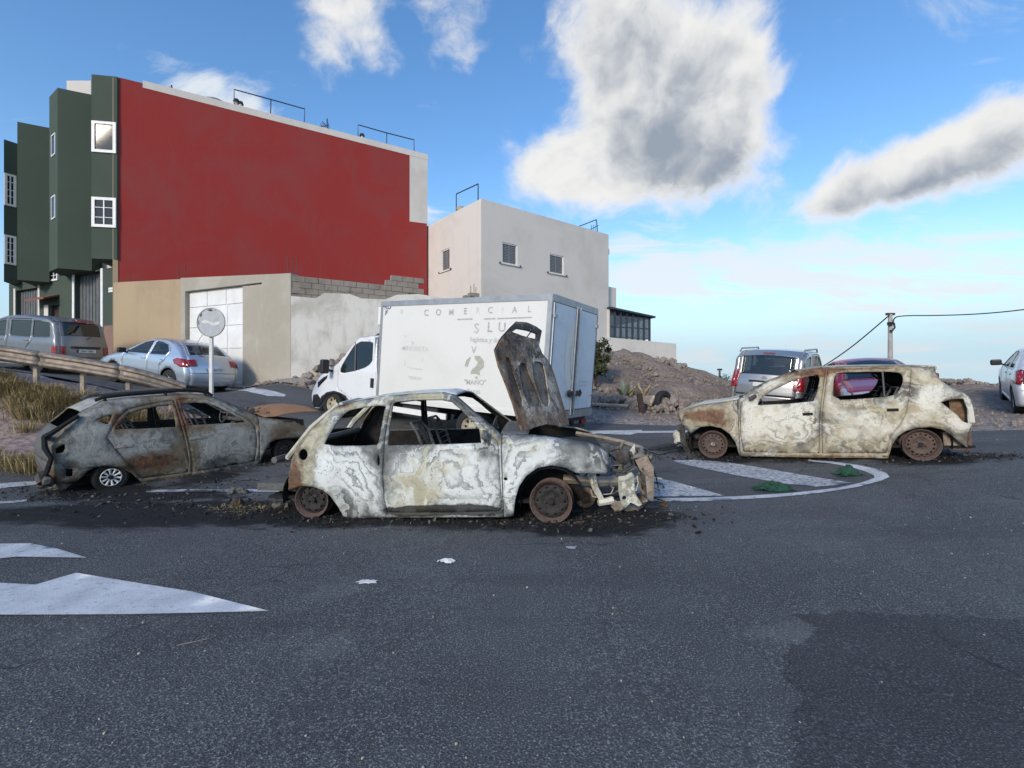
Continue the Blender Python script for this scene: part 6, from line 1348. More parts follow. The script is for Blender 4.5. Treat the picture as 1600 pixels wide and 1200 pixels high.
    # lamps wrap round the corners
    for sg in (1, -1):
        if rear_lights:
            sp, (z0, z1, t0) = rear_lights; o = B.panel('tail_light', loc(sp), [], 'red_lens', sg, off=.010, step=.04, thick=.012)
            seg = [p for p in rear if z0 <= p[1] <= z1]; B.loft('lens', seg, 'red_lens', o, tr=(t0, 1.03) if sg > 0 else (-1.03, -t0), bulge=.07, off=.014, nt=6)
        if front_lights:
            sp, (z0, z1, t0) = front_lights; o = B.panel('headlight', loc(sp), [], 'clear_lens', sg, off=.010, step=.04, thick=.012)
            seg = [p for p in front if z0 <= p[1] <= z1]; B.loft('lens', seg, 'clear_lens', o, tr=(t0, 1.0) if sg > 0 else (-1.0, -t0), bulge=.06, off=.014, nt=6)
        mxp = loc([segs['mirror']])[0]; yy = float(B.side([mxp[0]], [mxp[1]])[0]); m = MB(); m.box((mxp[0] - .05, sg * (yy + .14) - .11, mxp[1] - .02), (mxp[0] + .07, sg * (yy + .14) + .11, mxp[1] + .13)); mo = m.build('mirror', segs.get('mirror_mat', pm), root, bevel=.035); m = MB(); m.tube([(mxp[0], sg * (yy - .02), mxp[1] - .02), (mxp[0], sg * (yy + .08), mxp[1] + .03)], .025, 6); m.build('mirror_arm', 'black_plastic', mo)
        for xw_ in xs:
            mb = MB(); k = Rw; mb.lathe([(k * .62, -.09 * sg), (k * .86, -.10 * sg), (k * .97, -.085 * sg), (k, -.05 * sg), (k, .05 * sg), (k * .97, .085 * sg), (k * .86, .10 * sg), (k * .62, .092 * sg), (k * .6, .0)], 36); w = fixn(mb.build('wheel', 'tyre', root, 40)); w.location = (xw_, sg * (hw - .12), Rw)
            hs = []; rr = k * .63
            for i in range(spokes):
                a = 2 * math.pi * i / spokes; g_ = math.pi / spokes * .72; c = lambda r, q: (r * math.cos(a + q), r * math.sin(a + q)); hs.append([c(rr * .38, -g_ * .6), c(rr * .86, -g_), c(rr * .9, 0), c(rr * .86, g_), c(rr * .38, g_ * .6)])
            disc('rim', rr, hs, lambda r: float(np.interp(r / rr, [0, .2, .3, .9, 1], [.055, .055, .05, .07, .085])), 'alloy', w, sg)
        if rails:
            m = MB(); zz = top; X = [L / 2 - segs['roof'][0] - .15, L / 2 - segs['roof'][1] + .1]; y = hw * tumble * 1.02
            m.tube([(X[0], sg * y, zz - .06), (X[0] - .12, sg * y, zz + .035), (X[1] + .15, sg * y, zz + .035), (X[1], sg * y, zz - .05)], .022, 7); m.build('roof_rail', 'box_trim', root, 40)
    # cabin
    m = MB(); m.box((-L / 2 + .3, -hw + .14, .25), (L / 2 - .6, hw - .14, .40)); m.box((-L / 2 + .2, -.5, .3), (-L / 2 + .9, .5, .55)); m.build('underbody', 'interior', root)
    m = MB(); m.box((L / 2 - segs['cowl'] - .55, -hw + .12, .5), (L / 2 - segs['cowl'] - .15, hw - .12, belt - .02)); m.build('dashboard', 'interior', root, bevel=.05)
    for sx in segs['seats']:
        for sy in (-.37, .37):
            m = MB(); x = L / 2 - sx; m.box((x - .1, sy - .24, .4), (x + .45, sy + .24, .58)); m.box((x - .25, sy - .23, .55), (x - .08, sy + .23, belt + .12)); m.box((x - .26, sy - .13, belt + .15), (x - .14, sy + .13, belt + .33)); m.build('seat', 'seat_cloth', root, bevel=.05)
    m = MB(); m.box((-L / 2 + .35, -hw + .2, .4), (-L / 2 + 1.0, hw - .2, belt - .1)); m.build('boot_floor', 'interior', root)
    # number plate with dark characters, too small to read in the photograph: strokes only
    if plate:
        zp, word, wv = plate; q = min(rear, key=lambda p: abs(p[1] - zp)) if wv == 'r' else min(front, key=lambda p: abs(p[1] - zp)); sgx = -1 if wv == 'r' else 1; xx = q[0] + sgx * .118
        m = MB(); m.box((xx - .006, -.26, zp - .055), (xx + .006, .26, zp + .055)); po = m.build('number_plate', 'plate_white', root)
        me = textmesh(word, .085, align='CENTER') if word else None
    if plate and word:
        V = np.array([v.co[:] for v in me.vertices]); me.vertices.foreach_set('co', np.column_stack([np.full(len(V), xx + sgx * .008), V[:, 0] * (-1 if wv == 'r' else 1), zp - .030 + V[:, 1]]).ravel()); link('lettering', me, 'plate_text', po)
    return B, root, rear, front
hatch = [(.08, .22), (.0, .36), (.0, .55), (.06, .70), (.38, .84), (.98, .96), (1.14, 1.0), (1.98, 1.42), (2.4, 1.505), (3.0, 1.485), (3.52, 1.40), (3.98, 1.02), (4.12, .86), (4.19, .62), (4.21, .42), (4.14, .24)]
def silver():
    ang = math.atan2(.37, -.93); f = Vector((-.93, .37)).normalized(); l = Vector((-f.y, f.x)); rl = Vector((-9.30, 13.45)); c = rl + f * 2.11 - l * .88
    B, root, rear, front = car('silver_hatchback', 'silver five door hatchback with red tail lights parked before the garage door', None, (c.x, c.y), ang, 4.22, 1.76, hatch, (.85, 3.45), .315, 1.0,
        dict(roof=(1.98, 3.52), rear_glass=1.05, bumper=.58, cowl=1.14, nose=.68, mirror=(1.45, .99), seats=(2.2, 3.05), mirror_mat='black_plastic'),
        [smooth_poly([(1.42, 1.0), (2.02, 1.35), (2.30, 1.415), (2.42, 1.42), (2.42, 1.02)], 0), [(2.52, 1.02), (2.52, 1.42), (2.80, 1.405), (3.10, 1.34), (3.28, 1.15), (3.20, 1.05)]],
        [[(1.30, .30), (1.28, .70), (1.34, .98), (2.0, 1.385), (2.46, 1.45), (2.46, .30)], [(2.48, .30), (2.48, 1.45), (2.82, 1.435), (3.15, 1.37), (3.33, 1.14), (3.25, .95), (3.05, .72), (3.0, .30)]], 'silver_paint',
        ([(3.60, .93), (3.75, 1.0), (4.0, .985), (4.12, .86), (4.17, .76), (3.95, .75), (3.72, .82)], (.76, .97, .72)), None, (.70, '0863 FTG', 'r'), spokes=9)
    m = MB(); m.tube([(-1.25, .0, 1.47), (-1.45, .0, 1.72)], .007, 5); m.build('aerial', 'black_plastic', root)
    m = MB(); q = min(rear, key=lambda p: abs(p[1] - 1.04)); m.tube([(q[0] - .07, 0, q[1]), (q[0] - .03, .35, q[1] + .06)], .012, 5); m.build('wiper', 'black_plastic', root)
silver()
def van():
    f = Vector((-.98, .20)).normalized(); l = Vector((-f.y, f.x)); ang = math.atan2(f.y, f.x); rl = Vector((-14.45, 15.0)); c = rl + f * 2.2 - l * .85
    pr = [(.06, .25), (0, .45), (.04, .78), (.30, .98), (.92, 1.14), (1.75, 1.70), (2.2, 1.83), (3.2, 1.86), (4.14, 1.80), (4.30, 1.22), (4.38, .85), (4.40, .45), (4.34, .26)]
    B, root, rear, front = car('grey_van', 'dark grey passenger van with tinted rear glass parked up the slope', None, (c.x, c.y), ang, 4.40, 1.70, pr, (.85, 3.55), .31, 1.15,
        dict(roof=(1.75, 4.12), rear_glass=1.24, bumper=.55, cowl=.95, nose=.85, mirror=(1.35, 1.12), seats=(2.0, 3.0), dark=True, mirror_mat='black_plastic'),
        [[(1.28, 1.16), (1.9, 1.58), (2.22, 1.66), (2.22, 1.14)], [(2.42, 1.18), (2.44, 1.66), (3.28, 1.67), (3.28, 1.16)], [(3.36, 1.16), (3.36, 1.67), (4.0, 1.63), (4.06, 1.20)]],
        [[(1.20, .30), (1.18, 1.10), (1.88, 1.62), (2.27, 1.72), (2.27, .30)], [(2.31, .30), (2.31, 1.72), (3.32, 1.73), (3.32, 1.0), (3.1, .7), (3.05, .30)]], 'grey_paint',
        ([(4.16, .62), (4.16, .92), (4.33, .92), (4.37, .62)], (.62, .92, .84)), None, (.78, '0981 GMX', 'r'), tumble=.80, spokes=6, glassm='dark_glass', cat='van')
    q = min(rear, key=lambda p: abs(p[1] - 1.76)); m = MB(); m.box((q[0] - .09, -.16, 1.71), (q[0] - .04, .16, 1.79)); m.build('brake_light', 'red_lens', root, bevel=.01)
    q = min(rear, key=lambda p: abs(p[1] - 1.24)); m = MB(); m.tube([(q[0] - .08, 0, 1.14), (q[0] - .07, -.18, 1.24)], .016, 5); m.build('wiper', 'black_plastic', root)
    m = MB(); q = min(rear, key=lambda p: abs(p[1] - .9)); m.box((q[0] - .115, -.42, .86), (q[0] - .06, .42, .93)); m.build('plate_lamp_bar', 'black_plastic', root)
van()
def mpv():
    d = Vector((.66, .75)).normalized(); ang = math.atan2(d.y, d.x); l = Vector((-d.y, d.x)); rc = px(1190, 596, 12.7); c = Vector((rc.x, rc.y)) + d * 2.19
    pr = [(.06, .28), (0, .5), (.05, .75), (.25, .92), (.95, 1.10), (1.8, 1.66), (2.3, 1.79), (4.05, 1.76), (4.24, 1.18), (4.33, .95), (4.38, .62), (4.39, .42), (4.32, .28)]
    B, root, rear, front = car('silver_people_carrier', 'beige silver tall estate car with roof rails seen from behind on the gravel', 'cars parked on the gravel', (c.x, c.y), ang, 4.39, 1.81, pr, (.85, 3.58), .31, 1.12,
        dict(roof=(1.8, 4.03), rear_glass=1.14, bumper=.62, cowl=1.0, nose=.80, mirror=(1.45, 1.10), seats=(2.1, 3.1), mirror_mat='black_plastic'),
        [[(1.35, 1.14), (1.95, 1.55), (2.3, 1.62), (2.3, 1.14)], [(2.42, 1.14), (2.42, 1.63), (3.22, 1.62), (3.22, 1.14)], [(3.34, 1.14), (3.34, 1.62), (3.92, 1.57), (4.02, 1.2)]],
        [[(1.25, .30), (1.24, 1.10), (1.92, 1.59), (2.35, 1.68), (2.35, .30)], [(2.38, .30), (2.38, 1.68), (3.27, 1.68), (3.27, .95), (3.1, .7), (3.05, .30)]], 'beige_silver_paint',
        ([(4.20, .78), (4.16, 1.22), (4.20, 1.24), (4.33, .95), (4.35, .78)], (.78, 1.26, .91)), None, (.90, '', 'r'), tumble=.84, spokes=8, rails=True)
    q = min(rear, key=lambda p: abs(p[1] - 1.72)); m = MB(); m.box((q[0] - .07, -.14, 1.71), (q[0] - .03, .14, 1.74)); m.build('brake_light', 'red_lens', root)
    q = min(rear, key=lambda p: abs(p[1] - .98)); m = MB(); m.box((q[0] - .10, -.38, .96), (q[0] - .06, .38, 1.0)); m.build('plate_lamp_bar', 'black_plastic', root)
    m = MB()
    for k in range(2): m.tube([(q[0] - .108, -.06, 1.055 + k * .035), (q[0] - .112, 0, 1.085 + k * .035), (q[0] - .108, .06, 1.055 + k * .035)], .008, 4)
    m.build('badge', 'alloy', root)
mpv()
def red_car():
    c = px(1402, 596, 10.6); d = Vector((-c.x * .55, -c.y)).normalized(); ang = math.atan2(d.y, d.x)
    car('red_car', 'shiny red car facing the camera, half hidden behind the burnt cream hatchback', 'cars parked on the gravel', (c.x, c.y + .8), ang, 4.2, 1.76, hatch, (.85, 3.45), .315, 1.0,
        dict(roof=(1.98, 3.52), rear_glass=1.05, bumper=.58, cowl=1.14, nose=.68, mirror=(1.42, .99), seats=(2.2, 3.05)),
        [[(1.42, 1.0), (2.02, 1.35), (2.30, 1.415), (2.42, 1.42), (2.42, 1.02)], [(2.52, 1.02), (2.52, 1.42), (2.80, 1.405), (3.10, 1.34), (3.28, 1.15), (3.20, 1.05)]],
        [[(1.30, .30), (1.28, .70), (1.34, .98), (2.0, 1.385), (2.46, 1.45), (2.46, .30)], [(2.48, .30), (2.48, 1.45), (2.82, 1.435), (3.15, 1.37), (3.33, 1.14), (3.25, .95), (3.05, .72), (3.0, .30)]], 'red_paint',
        None, ([(.10, .62), (.14, .74), (.5, .86), (.62, .84), (.4, .70)], (.62, .76, .62)), (.45, '', 'f'), glassm='dark_glass')
red_car()
def pearl():
    d = Vector((.66, .75)).normalized(); ang = math.atan2(d.y, d.x); l = Vector((-d.y, d.x)); rl = px(1590, 596, 10.6); c = Vector((rl.x, rl.y)) + d * 2.05 - l * .82
    car('white_hatchback', 'pearl white small car at the right edge with red tail light and dark mirror', 'cars parked on the gravel', (c.x, c.y), ang, 3.95, 1.70, [(x * .94, z) for x, z in hatch], (.8, 3.27), .31, 1.0,
        dict(roof=(1.86, 3.36), rear_glass=1.10, bumper=.66, cowl=1.07, nose=.68, mirror=(1.35, 1.02), seats=(2.0, 2.85), mirror_mat='black_plastic', dark=True),
        [[(1.34, 1.0), (1.90, 1.34), (2.16, 1.41), (2.28, 1.42), (2.28, 1.02)], [(2.38, 1.02), (2.38, 1.42), (2.65, 1.405), (2.90, 1.34), (3.06, 1.15), (3.0, 1.05)]],
        [[(1.22, .30), (1.20, .70), (1.26, .98), (1.88, 1.375), (2.32, 1.45), (2.32, .30)], [(2.34, .30), (2.34, 1.45), (2.66, 1.435), (2.95, 1.37), (3.10, 1.14), (3.02, .95), (2.86, .72), (2.8, .30)]], 'pearl_paint',
        ([(3.45, .78), (3.50, 1.0), (3.72, 1.06), (3.86, .87), (3.92, .74), (3.7, .74)], (.74, 1.04, .66)), None, (.6, '', 'r'), spokes=6)
pearl()
# ------------------------------------------------------------------ street furniture
def guardrail():
    pts = [px(-190, 527, 8.8), px(0, 551, 9.1), px(57, 560.5, 9.25), px(110, 568, 9.35), px(160, 576.5, 9.5), px(205, 585, 9.6), px(232, 592, 9.7), px(262, 601, 9.85), px(292, 611, 10.0)]
    root = empty('guardrail', (pts[4].x, pts[4].y, h(pts[4].x, pts[4].y)), 'weathered steel crash barrier sloping down above the dry grass bank', 'guardrail'); inv = Matrix.Translation(-root.location)
    prof = [(-.155, .0), (-.135, .02), (-.105, .055), (-.065, .055), (-.03, .008), (.03, .008), (.065, .055), (.105, .055), (.135, .02), (.155, .0)]
    P = [Vector(p) for p in pts]; sm = [Vector(p) for p in smooth_poly([tuple(p) for p in P], 2, False)]
    cuts = [0, len(sm) * 2 // 7, len(sm) * 5 // 9, len(sm) - 1]
    for a, b in zip(cuts[:-1], cuts[1:]):
        v = []; seg = sm[a:b + 1]; n = len(prof)
        for i, p in enumerate(seg):
            t = (seg[min(i + 1, len(seg) - 1)] - seg[max(i - 1, 0)]).normalized(); s_ = Vector((t.y, -t.x, 0)).normalized(); k = 1 if a == 0 else 1.02
            for q in prof: v.append(p + Vector((0, 0, q[0] * k)) + s_ * (q[1] + .01))
        f = [(i * n + j, (i + 1) * n + j, (i + 1) * n + j + 1, i * n + j + 1) for i in range(len(seg) - 1) for j in range(n - 1)]
        o = link('rail_beam', mesh([inv @ q for q in v], f, 'rail_beam'), 'rail_steel', root, 40); md = o.modifiers.new('thickness', 'SOLIDIFY'); md.thickness = .006
    for (x, y, d) in ((-60, 545, 9.0), (57, 560, 9.3), (130, 572, 9.45), (201, 585, 9.65), (268, 603, 9.9)):
        p = px(x, y, d + .08); m = MB(); z0 = h(p.x, p.y) - .3; m.box((p.x - .04, p.y - .03, z0), (p.x + .04, p.y + .03, p.z + .13)); o = m.build('post', 'rail_steel', root); o.data.transform(inv)
        m = MB(); m.box((p.x - .05, p.y - .09, p.z - .06), (p.x + .05, p.y - .031, p.z + .06)); o2 = m.build('spacer', 'rail_steel', o); o2.data.transform(inv)
plain('rail_steel', (.27, .225, .185), .55, .45, var=.35, scale=8, bump=.2)
guardrail()
def road_sign():
    c = px(329.5, 503.5, 9.7); b = Vector((px(325.5, 600, 9.72).x, 9.72, 0)); b.z = h(b.x, b.y) - .05
    root = empty('road_sign', b, 'round faded grey road sign on a pale post behind the burnt crossover', 'road sign'); Mi = Matrix.Translation(-b)
    toc = (Vector((0, 0, CAMZ)) - c); toc.z = 0; toc.normalize(); yaw = -.06
    M = Matrix.Translation(c - b) @ Matrix.Rotation(yaw, 4, 'Z')                          # local -y faces the camera
    Rr = .295; mb = MB(); mb.lathe([(.0005, 0.0), (Rr - .008, 0.0), (Rr, -.008), (Rr + .004, .004), (Rr + .004, .02), (.0005, .02)], 48, M); o = fixn(mb.build('sign_plate', 'sign_grey', root, 40))
    def flat(pts, m, nm, d=-.003):
        V, F = cdt(pts, [], 1e9, 0, False); q = link(nm, mesh([M @ Vector((u, d, v)) for u, v in V], F, nm), m, o); return q
    k = .295 / 22.0; Z = lambda pts: [((x - 329.5) * k, -(y - 503.5) * k) for x, y in pts]
    flat(Z([(314, 502), (320, 500), (327, 502), (333, 504), (339, 502.5), (344, 503), (342, 507), (335, 509), (331, 508), (327, 505.5), (318, 505)]), 'sign_white', 'worn_marking'); flat(Z([(331.5, 496), (332.5, 496), (332.8, 502), (332.2, 512), (331, 512), (331.5, 504)]), 'sign_white', 'worn_marking', -.0035); flat(Z([(336, 499), (338, 498), (339, 501), (337, 502)]), 'sign_grey', 'worn_marking', -.004)
    for pts in ([(323, 484.5), (330, 483), (333, 485.5), (330, 487), (327, 486.5)], [(312, 493), (314.5, 490), (316, 491), (313.5, 496)], [(336, 484), (338, 484.5), (337, 486)], [(318, 522), (321, 523), (320, 524.5)], [(309.5, 503), (310.5, 500), (311.2, 506), (310.2, 508)]): flat(Z(pts), 'black_plastic', 'bare_patch')
    rim = MB(); rim.lathe([(Rr - .012, -.002), (Rr - .006, -.011), (Rr + .006, -.009), (Rr + .007, .012)], 48, M); fixn(rim.build('sign_rim', 'sign_rim', root, 40))
    m = MB(); x = (px(328, 520, 9.72) - b); m.box((x.x - .035, .02, 0), (x.x + .035, .075, c.z - b.z + .1), Matrix.Rotation(0, 4, 'Z')); p = m.build('post', 'sign_white', root, bevel=.008)
road_sign()
def poles():
    t = px(1391, 491, 19.0); z0 = h(t.x, t.y) - 1.5
    root = empty('utility_pole', (t.x, t.y, z0), 'grey concrete utility pole with cable rising behind the red car', 'utility pole')
    m = MB(); m.tube([(0, 0, 0), (0, 0, t.z - z0)], [.11, .075], 10); m.build('pole', 'pole_concrete', root, 40)
    m = MB(); m.box((-.16, -.05, t.z - z0 - .04), (.16, .05, t.z - z0 + .05)); m.build('pole_cap', 'thin_steel', root)
    m = MB(); q = lambda x, y: px(x, y, 18.85) - Vector((t.x, t.y, z0)); m.tube([q(1391, 505), q(1397, 505), q(1398, 512), q(1393, 518), q(1391, 516)], .035, 6); m.box(tuple(q(1389, 508)), tuple(q(1395, 503) + Vector((0, .1, 0)))); m.build('cable_clamp', 'rubber_cable', root)
    def cable(pts, label):
        P = smooth_poly([tuple(p) for p in pts], 2, False); m = MB(); m.tube(P, .024, 6, False); tag(m.build('overhead_cable', 'rubber_cable', None, 60), label, 'cable', 'overhead cables')
    a = px(1389, 493, 18.95); b = px(1200, 605, 24); cable([a] + [a.lerp(b, k) - Vector((0, 0, .55 * math.sin(math.pi * k))) for k in (.15, .3, .5, .7, .85)] + [b], 'black cable running down from the pole to the left behind the silver car')
    a = px(1394, 495, 18.95); b = px(1760, 455, 17); cable([px(1397, 510, 18.9), px(1395, 499, 18.9), px(1404, 493, 18.9)] + [px(1404, 493, 18.9).lerp(b, k) - Vector((0, 0, .30 * math.sin(math.pi * k))) for k in (.2, .4, .6, .8)] + [b], 'black cable leaving the pole towards the right edge')
    p = px(1124.5, 576, 26); m = MB(); m.tube([(p.x, p.y, p.z - 3), (p.x, p.y, p.z)], .05, 6); m.box((p.x - .12, p.y - .05, p.z - .1), (p.x + .12, p.y + .05, p.z)); tag(m.build('distant_pole', 'thin_steel'), 'small dark pole over the bush beyond the dirt slope', 'pole')
poles()
# ------------------------------------------------------------------ dry grass on the bank, bushes, agaves
def tufts(name, spots, m, blades, hgt, wid, lean, label=None, cat=None, kind=None, parent=None, group=None, origin=None):
    v = []; f = []; w = []
    for (x, y, z, s) in spots:
        for k in range(blades):
            a = RNG.uniform(0, 6.28); r = abs(RNG.normal(0, .11)) * s; bx_, by = x + r * math.cos(a), y + r * math.sin(a); hh = hgt * s * RNG.uniform(.45, 1.15); le = lean * s * RNG.uniform(.2, 1.2); a2 = a + RNG.normal(0, .8)
            d = Vector((math.cos(a2), math.sin(a2), 0)); sd = Vector((-d.y, d.x, 0)) * wid * RNG.uniform(.6, 1.3); b = Vector((bx_, by, z - .03)); mid = b + d * le * .35 + Vector((0, 0, hh * .65)); tip = b + d * le + Vector((0, 0, hh * RNG.uniform(.6, 1.0)))
            n = len(v); v += [b - sd, b + sd, mid - sd * .8, mid + sd * .8, tip]; f += [(n, n + 1, n + 3, n + 2), (n + 2, n + 3, n + 4)]; t = RNG.uniform(0, 1) * .7; w += [(t, 0, 0, 1)] * 2 + [(t + .15, 0, 0, 1)] * 2 + [(min(1, t + .3), 0, 0, 1)]
    if origin is not None: v = [q - Vector(origin) for q in v]
    o = link(name, mesh(v, f, name), m, parent); wearattr(o, w); tag(o, label, cat, group, kind); return o
def bank_grass():
    sp = []
    for i in range(110):
        t = RNG.uniform(0, 1); x = -12.6 + 6.0 * t; y = RNG.normal(9.15 + .06 * (x + 9) , .22)
        if 8.8 < y < 10.3 and x < -6.6: sp.append((x, y, h(x, y), RNG.uniform(.7, 1.25)))
    for (px_, py_, d) in ((10, 560, 9.2), (30, 590, 8.7), (45, 600, 8.5), (60, 620, 8.3), (90, 600, 8.5), (75, 575, 9), (130, 600, 8.7), (160, 600, 8.8), (180, 610, 8.7), (150, 630, 8.3), (220, 605, 9.1), (240, 612, 9.1), (260, 615, 9.2), (130, 620, 8.3), (40, 575, 9), (100, 580, 9), (200, 600, 9)):
        d = max(d, 8.85) if px_ not in (60, 45) else d
        for k in range(2): x = (px_ - CX) / FPX * d + RNG.normal(0, .15); y = d + RNG.normal(0, .15); sp.append((x, y, h(x, y), RNG.uniform(.9, 1.3)))
    tufts('dry_grass', sp, 'dry_grass', 120, .30, .005, .34, kind='stuff')
    sp = []
    for i in range(30):
        x = RNG.uniform(-9.2, -6.75); y = RNG.normal(7.0 + .02 * (-6.6 - x), .14); sp.append((x, y, h(x, y), RNG.uniform(.6, 1.25)))
    tufts('dry_grass', sp, 'dry_grass', 90, .30, .005, .28, kind='stuff')
    sp = []
    for i in range(16):
        x = RNG.uniform(-2.5, -1.6); y = RNG.uniform(4.75, 5.2); sp.append((-2.85 + RNG.normal(0, .22), 5.05 + RNG.normal(0, .10), .0, .5))
    tufts('dry_weed', sp, 'dry_grass', 22, .10, .003, .22, kind='stuff')
    sp = []
    for i in range(160):
        x = RNG.uniform(.5, 10); y = RNG.uniform(13.2, 20); z = h(x, y); sp.append((x, y, z + .02, RNG.uniform(.3, .8)))
    tufts('hill_weeds', sp, 'dry_grass', 14, .22, .006, .2, kind='stuff')
bank_grass()
def bush(name, base, hgt, rad, label, m='green_leaf', n=1400, leaf=.045, group=None):
    root = empty(name, base, label, 'bush', group); st = MB()
    for k in range(7): a = RNG.uniform(0, 6.28); e = Vector((math.cos(a) * rad * .6, math.sin(a) * rad * .6, hgt * RNG.uniform(.5, .8))); st.tube([(0, 0, -.1), e * .5 + Vector((0, 0, .1)), e], [.03, .02, .008], 5)
    st.build('stem', 'brown_wood', root); v = []; f = []; w = []
    cl = [Vector((RNG.normal(0, rad * .42), RNG.normal(0, rad * .42), hgt * RNG.uniform(.25, .95))) for _ in range(26)]
    for k in range(n):
        c = cl[RNG.integers(len(cl))] + Vector(RNG.normal(0, rad * .16, 3)); 
        if c.z < .02: continue
        d = Vector(RNG.normal(0, 1, 3)).normalized(); e = d.cross(Vector(RNG.normal(0, 1, 3))).normalized(); s = leaf * RNG.uniform(.6, 1.5); q = len(v); v += [c - e * s * .35, c + d * s, c + e * s * .35, c - d * s * .4]; f.append((q, q + 1, q + 2, q + 3)); w += [(RNG.uniform(0, 1), 0, 0, 1)] * 4
    o = link('foliage', mesh(v, f, 'foliage'), m, root); wearattr(o, w)
b_ = px(931, 572, 15.6); b_.z = h(b_.x, b_.y) - .05
bush('shrub', (b_.x, b_.y, b_.z), px(930, 526, 15.6).z - b_.z, .38, 'olive green shrub beside the rear doors of the truck', n=2600, leaf=.075)
b_ = px(1129, 612, 21.0); bush('shrub', (b_.x, b_.y, h(b_.x, b_.y) - .2), px(1129, 588, 21).z - h(b_.x, b_.y) + .2, .5, 'small green shrub beyond the dirt slope beside the silver car')
b_ = px(1532, 612, 18); bush('shrub', (b_.x, b_.y, h(b_.x, b_.y)), .25, .3, 'tiny dry plant on the dirt mound near the white car', 'dry_grass', 200, .04)
for (x, y0, y1, lab, m) in ((975, 616, 580, 'grey green agave on the slope right of the truck', 'agave_leaf'), (1006, 616, 587, 'pale dry agave behind the dark leaning post', 'dry_grass'), (985, 620, 598, 'brown withered agave between the two pale ones', 'dry_grass')):
    p = px(x, y0, 14.6); z = h(p.x, p.y); hh = max(.4, px(x, y1, 14.6).z - z); root = empty('agave', (p.x, p.y, z), lab, 'agave', 'agaves on the slope'); 
    for k in range(15):
        a = 2 * math.pi * k / 15 * 2.4; t = RNG.uniform(.25, 1.0); d = Vector((math.cos(a), math.sin(a), 0)); s_ = Vector((-d.y, d.x, 0)); L = hh * RNG.uniform(.8, 1.1); v = []
        for q, wd in ((0, .03), (.35, .05), (.7, .035), (1, .002)): c = d * L * q * (.75 - .45 * t) + Vector((0, 0, L * q * (.35 + .65 * t) - .1 * q * q)); v += [c - s_ * wd, c + s_ * wd]
        o = link('leaf', mesh(v, [(0, 1, 3, 2), (2, 3, 5, 4), (4, 5, 7, 6)], 'leaf'), m, root); wearattr(o, [(RNG.uniform(.2, .9), 0, 0, 1)] * 8)
# ------------------------------------------------------------------ stones
PROTO = [MB().rock((0, 0, 0), 1, k, (1, .8, .62)) for k in range(6)]
PROTO = [mesh(p.v, p.f, 'stone') for p in PROTO]
for p_ in PROTO: p_.materials.append(MATS['stone'])
def heap(name, label, spots, cat='rubble heap'):
    c = spots[0]; root = empty(name, (c[0], c[1], h(c[0], c[1])), label, cat)
    for (x, y, dz, s) in spots:
        o = bpy.data.objects.new('stone', PROTO[RNG.integers(6)]); COL.objects.link(o); o.parent = root
        o.location = Vector((x, y, h(x, y) + dz)) - root.location; o.rotation_euler = tuple(RNG.uniform(0, 6.28, 3)); o.scale = tuple(s * RNG.uniform(.75, 1.3, 3))
sp = []
for i in range(150):
    t = RNG.uniform(0, 1); a = Vector((-6.75, 15.05)).lerp(Vector((-3.4, 16.7)), t); hm = .95 * min(1, t * 2.4); k = RNG.uniform(0, 1); off = 1.15 * k
    x = a.x + .51 * off * .9; y = a.y - .86 * off; sp.append((x, y, hm * (1 - k) + RNG.uniform(-.05, .08), RNG.uniform(.09, .22)))
heap('rubble_heap', 'heap of broken stone and rubble against the limewashed yard wall', sp)
sp = []
for i in range(80):
    t = RNG.uniform(0, 1); p = px(926 + 75 * t, 611 + 3 * t, 13.7); k = RNG.uniform(0, 1); sp.append((p.x, p.y + RNG.normal(0, .12), .22 * k, RNG.uniform(.07, .17)))
heap('rubble_heap', 'low line of stones above the white plank on the slope', sp)
sp = []
for i in range(70):
    p = px(1052 + RNG.normal(0, 13), 626, 13.6); k = RNG.uniform(0, 1); sp.append((p.x, p.y + RNG.normal(0, .2), .34 * k * math.exp(-abs(p.x - 4.65) * 1.5), RNG.uniform(.07, .18)))
heap('rubble_heap', 'loose pile of stones right of the dark leaning post', sp)
sp = []
for i in range(50):
    p = px(1047 + RNG.normal(0, 8), 572, 19.3); sp.append((p.x, p.y + RNG.normal(0, .2), RNG.uniform(-.1, .12), RNG.uniform(.07, .16)))
heap('rubble_heap', 'stones on the crest of the dirt hill below the end of the white garden wall', sp)
sp = []
for i in range(80):
    p = px(RNG.uniform(1478, 1572), 610, 15.9); sp.append((p.x, p.y + RNG.normal(0, .4), RNG.uniform(-.06, .08), RNG.uniform(.05, .15)))
heap('rubble_heap', 'stones along the dirt mound between the burnt hatchback and the white car', sp)
def pebbles():
    mb = MB()
    for i in range(2600):
        x = RNG.uniform(-1, 12.5); y = RNG.uniform(8.6, 15.5)
        if pip([(x, y)], ROAD)[0]: continue
        r = abs(RNG.normal(0, .022)) + .008; mb.rock((x, y, h(x, y)), r, i, jag=.2)
    for i in range(1500):
        x = RNG.uniform(.2, 10.5); y = RNG.uniform(13.2, 20.5); r = abs(RNG.normal(0, .035)) + .015; mb.rock((x, y, h(x, y) + r * .2), r, i, (1, 1, .7), .25)
    for i in range(700):
        x = RNG.uniform(-9.5, -3.5); y = RNG.uniform(13.4, 15.6); 
        if pip([(x, y)], ROAD)[0]: continue
        mb.rock((x, y, h(x, y) + .03), abs(RNG.normal(0, .035)) + .01, i, jag=.2)
    tag(mb.build('loose_gravel', 'stone'), kind='stuff')
pebbles()
P = lambda x, y, d: (lambda p: Vector((p.x, p.y, p.z)))(px(x, y, d))
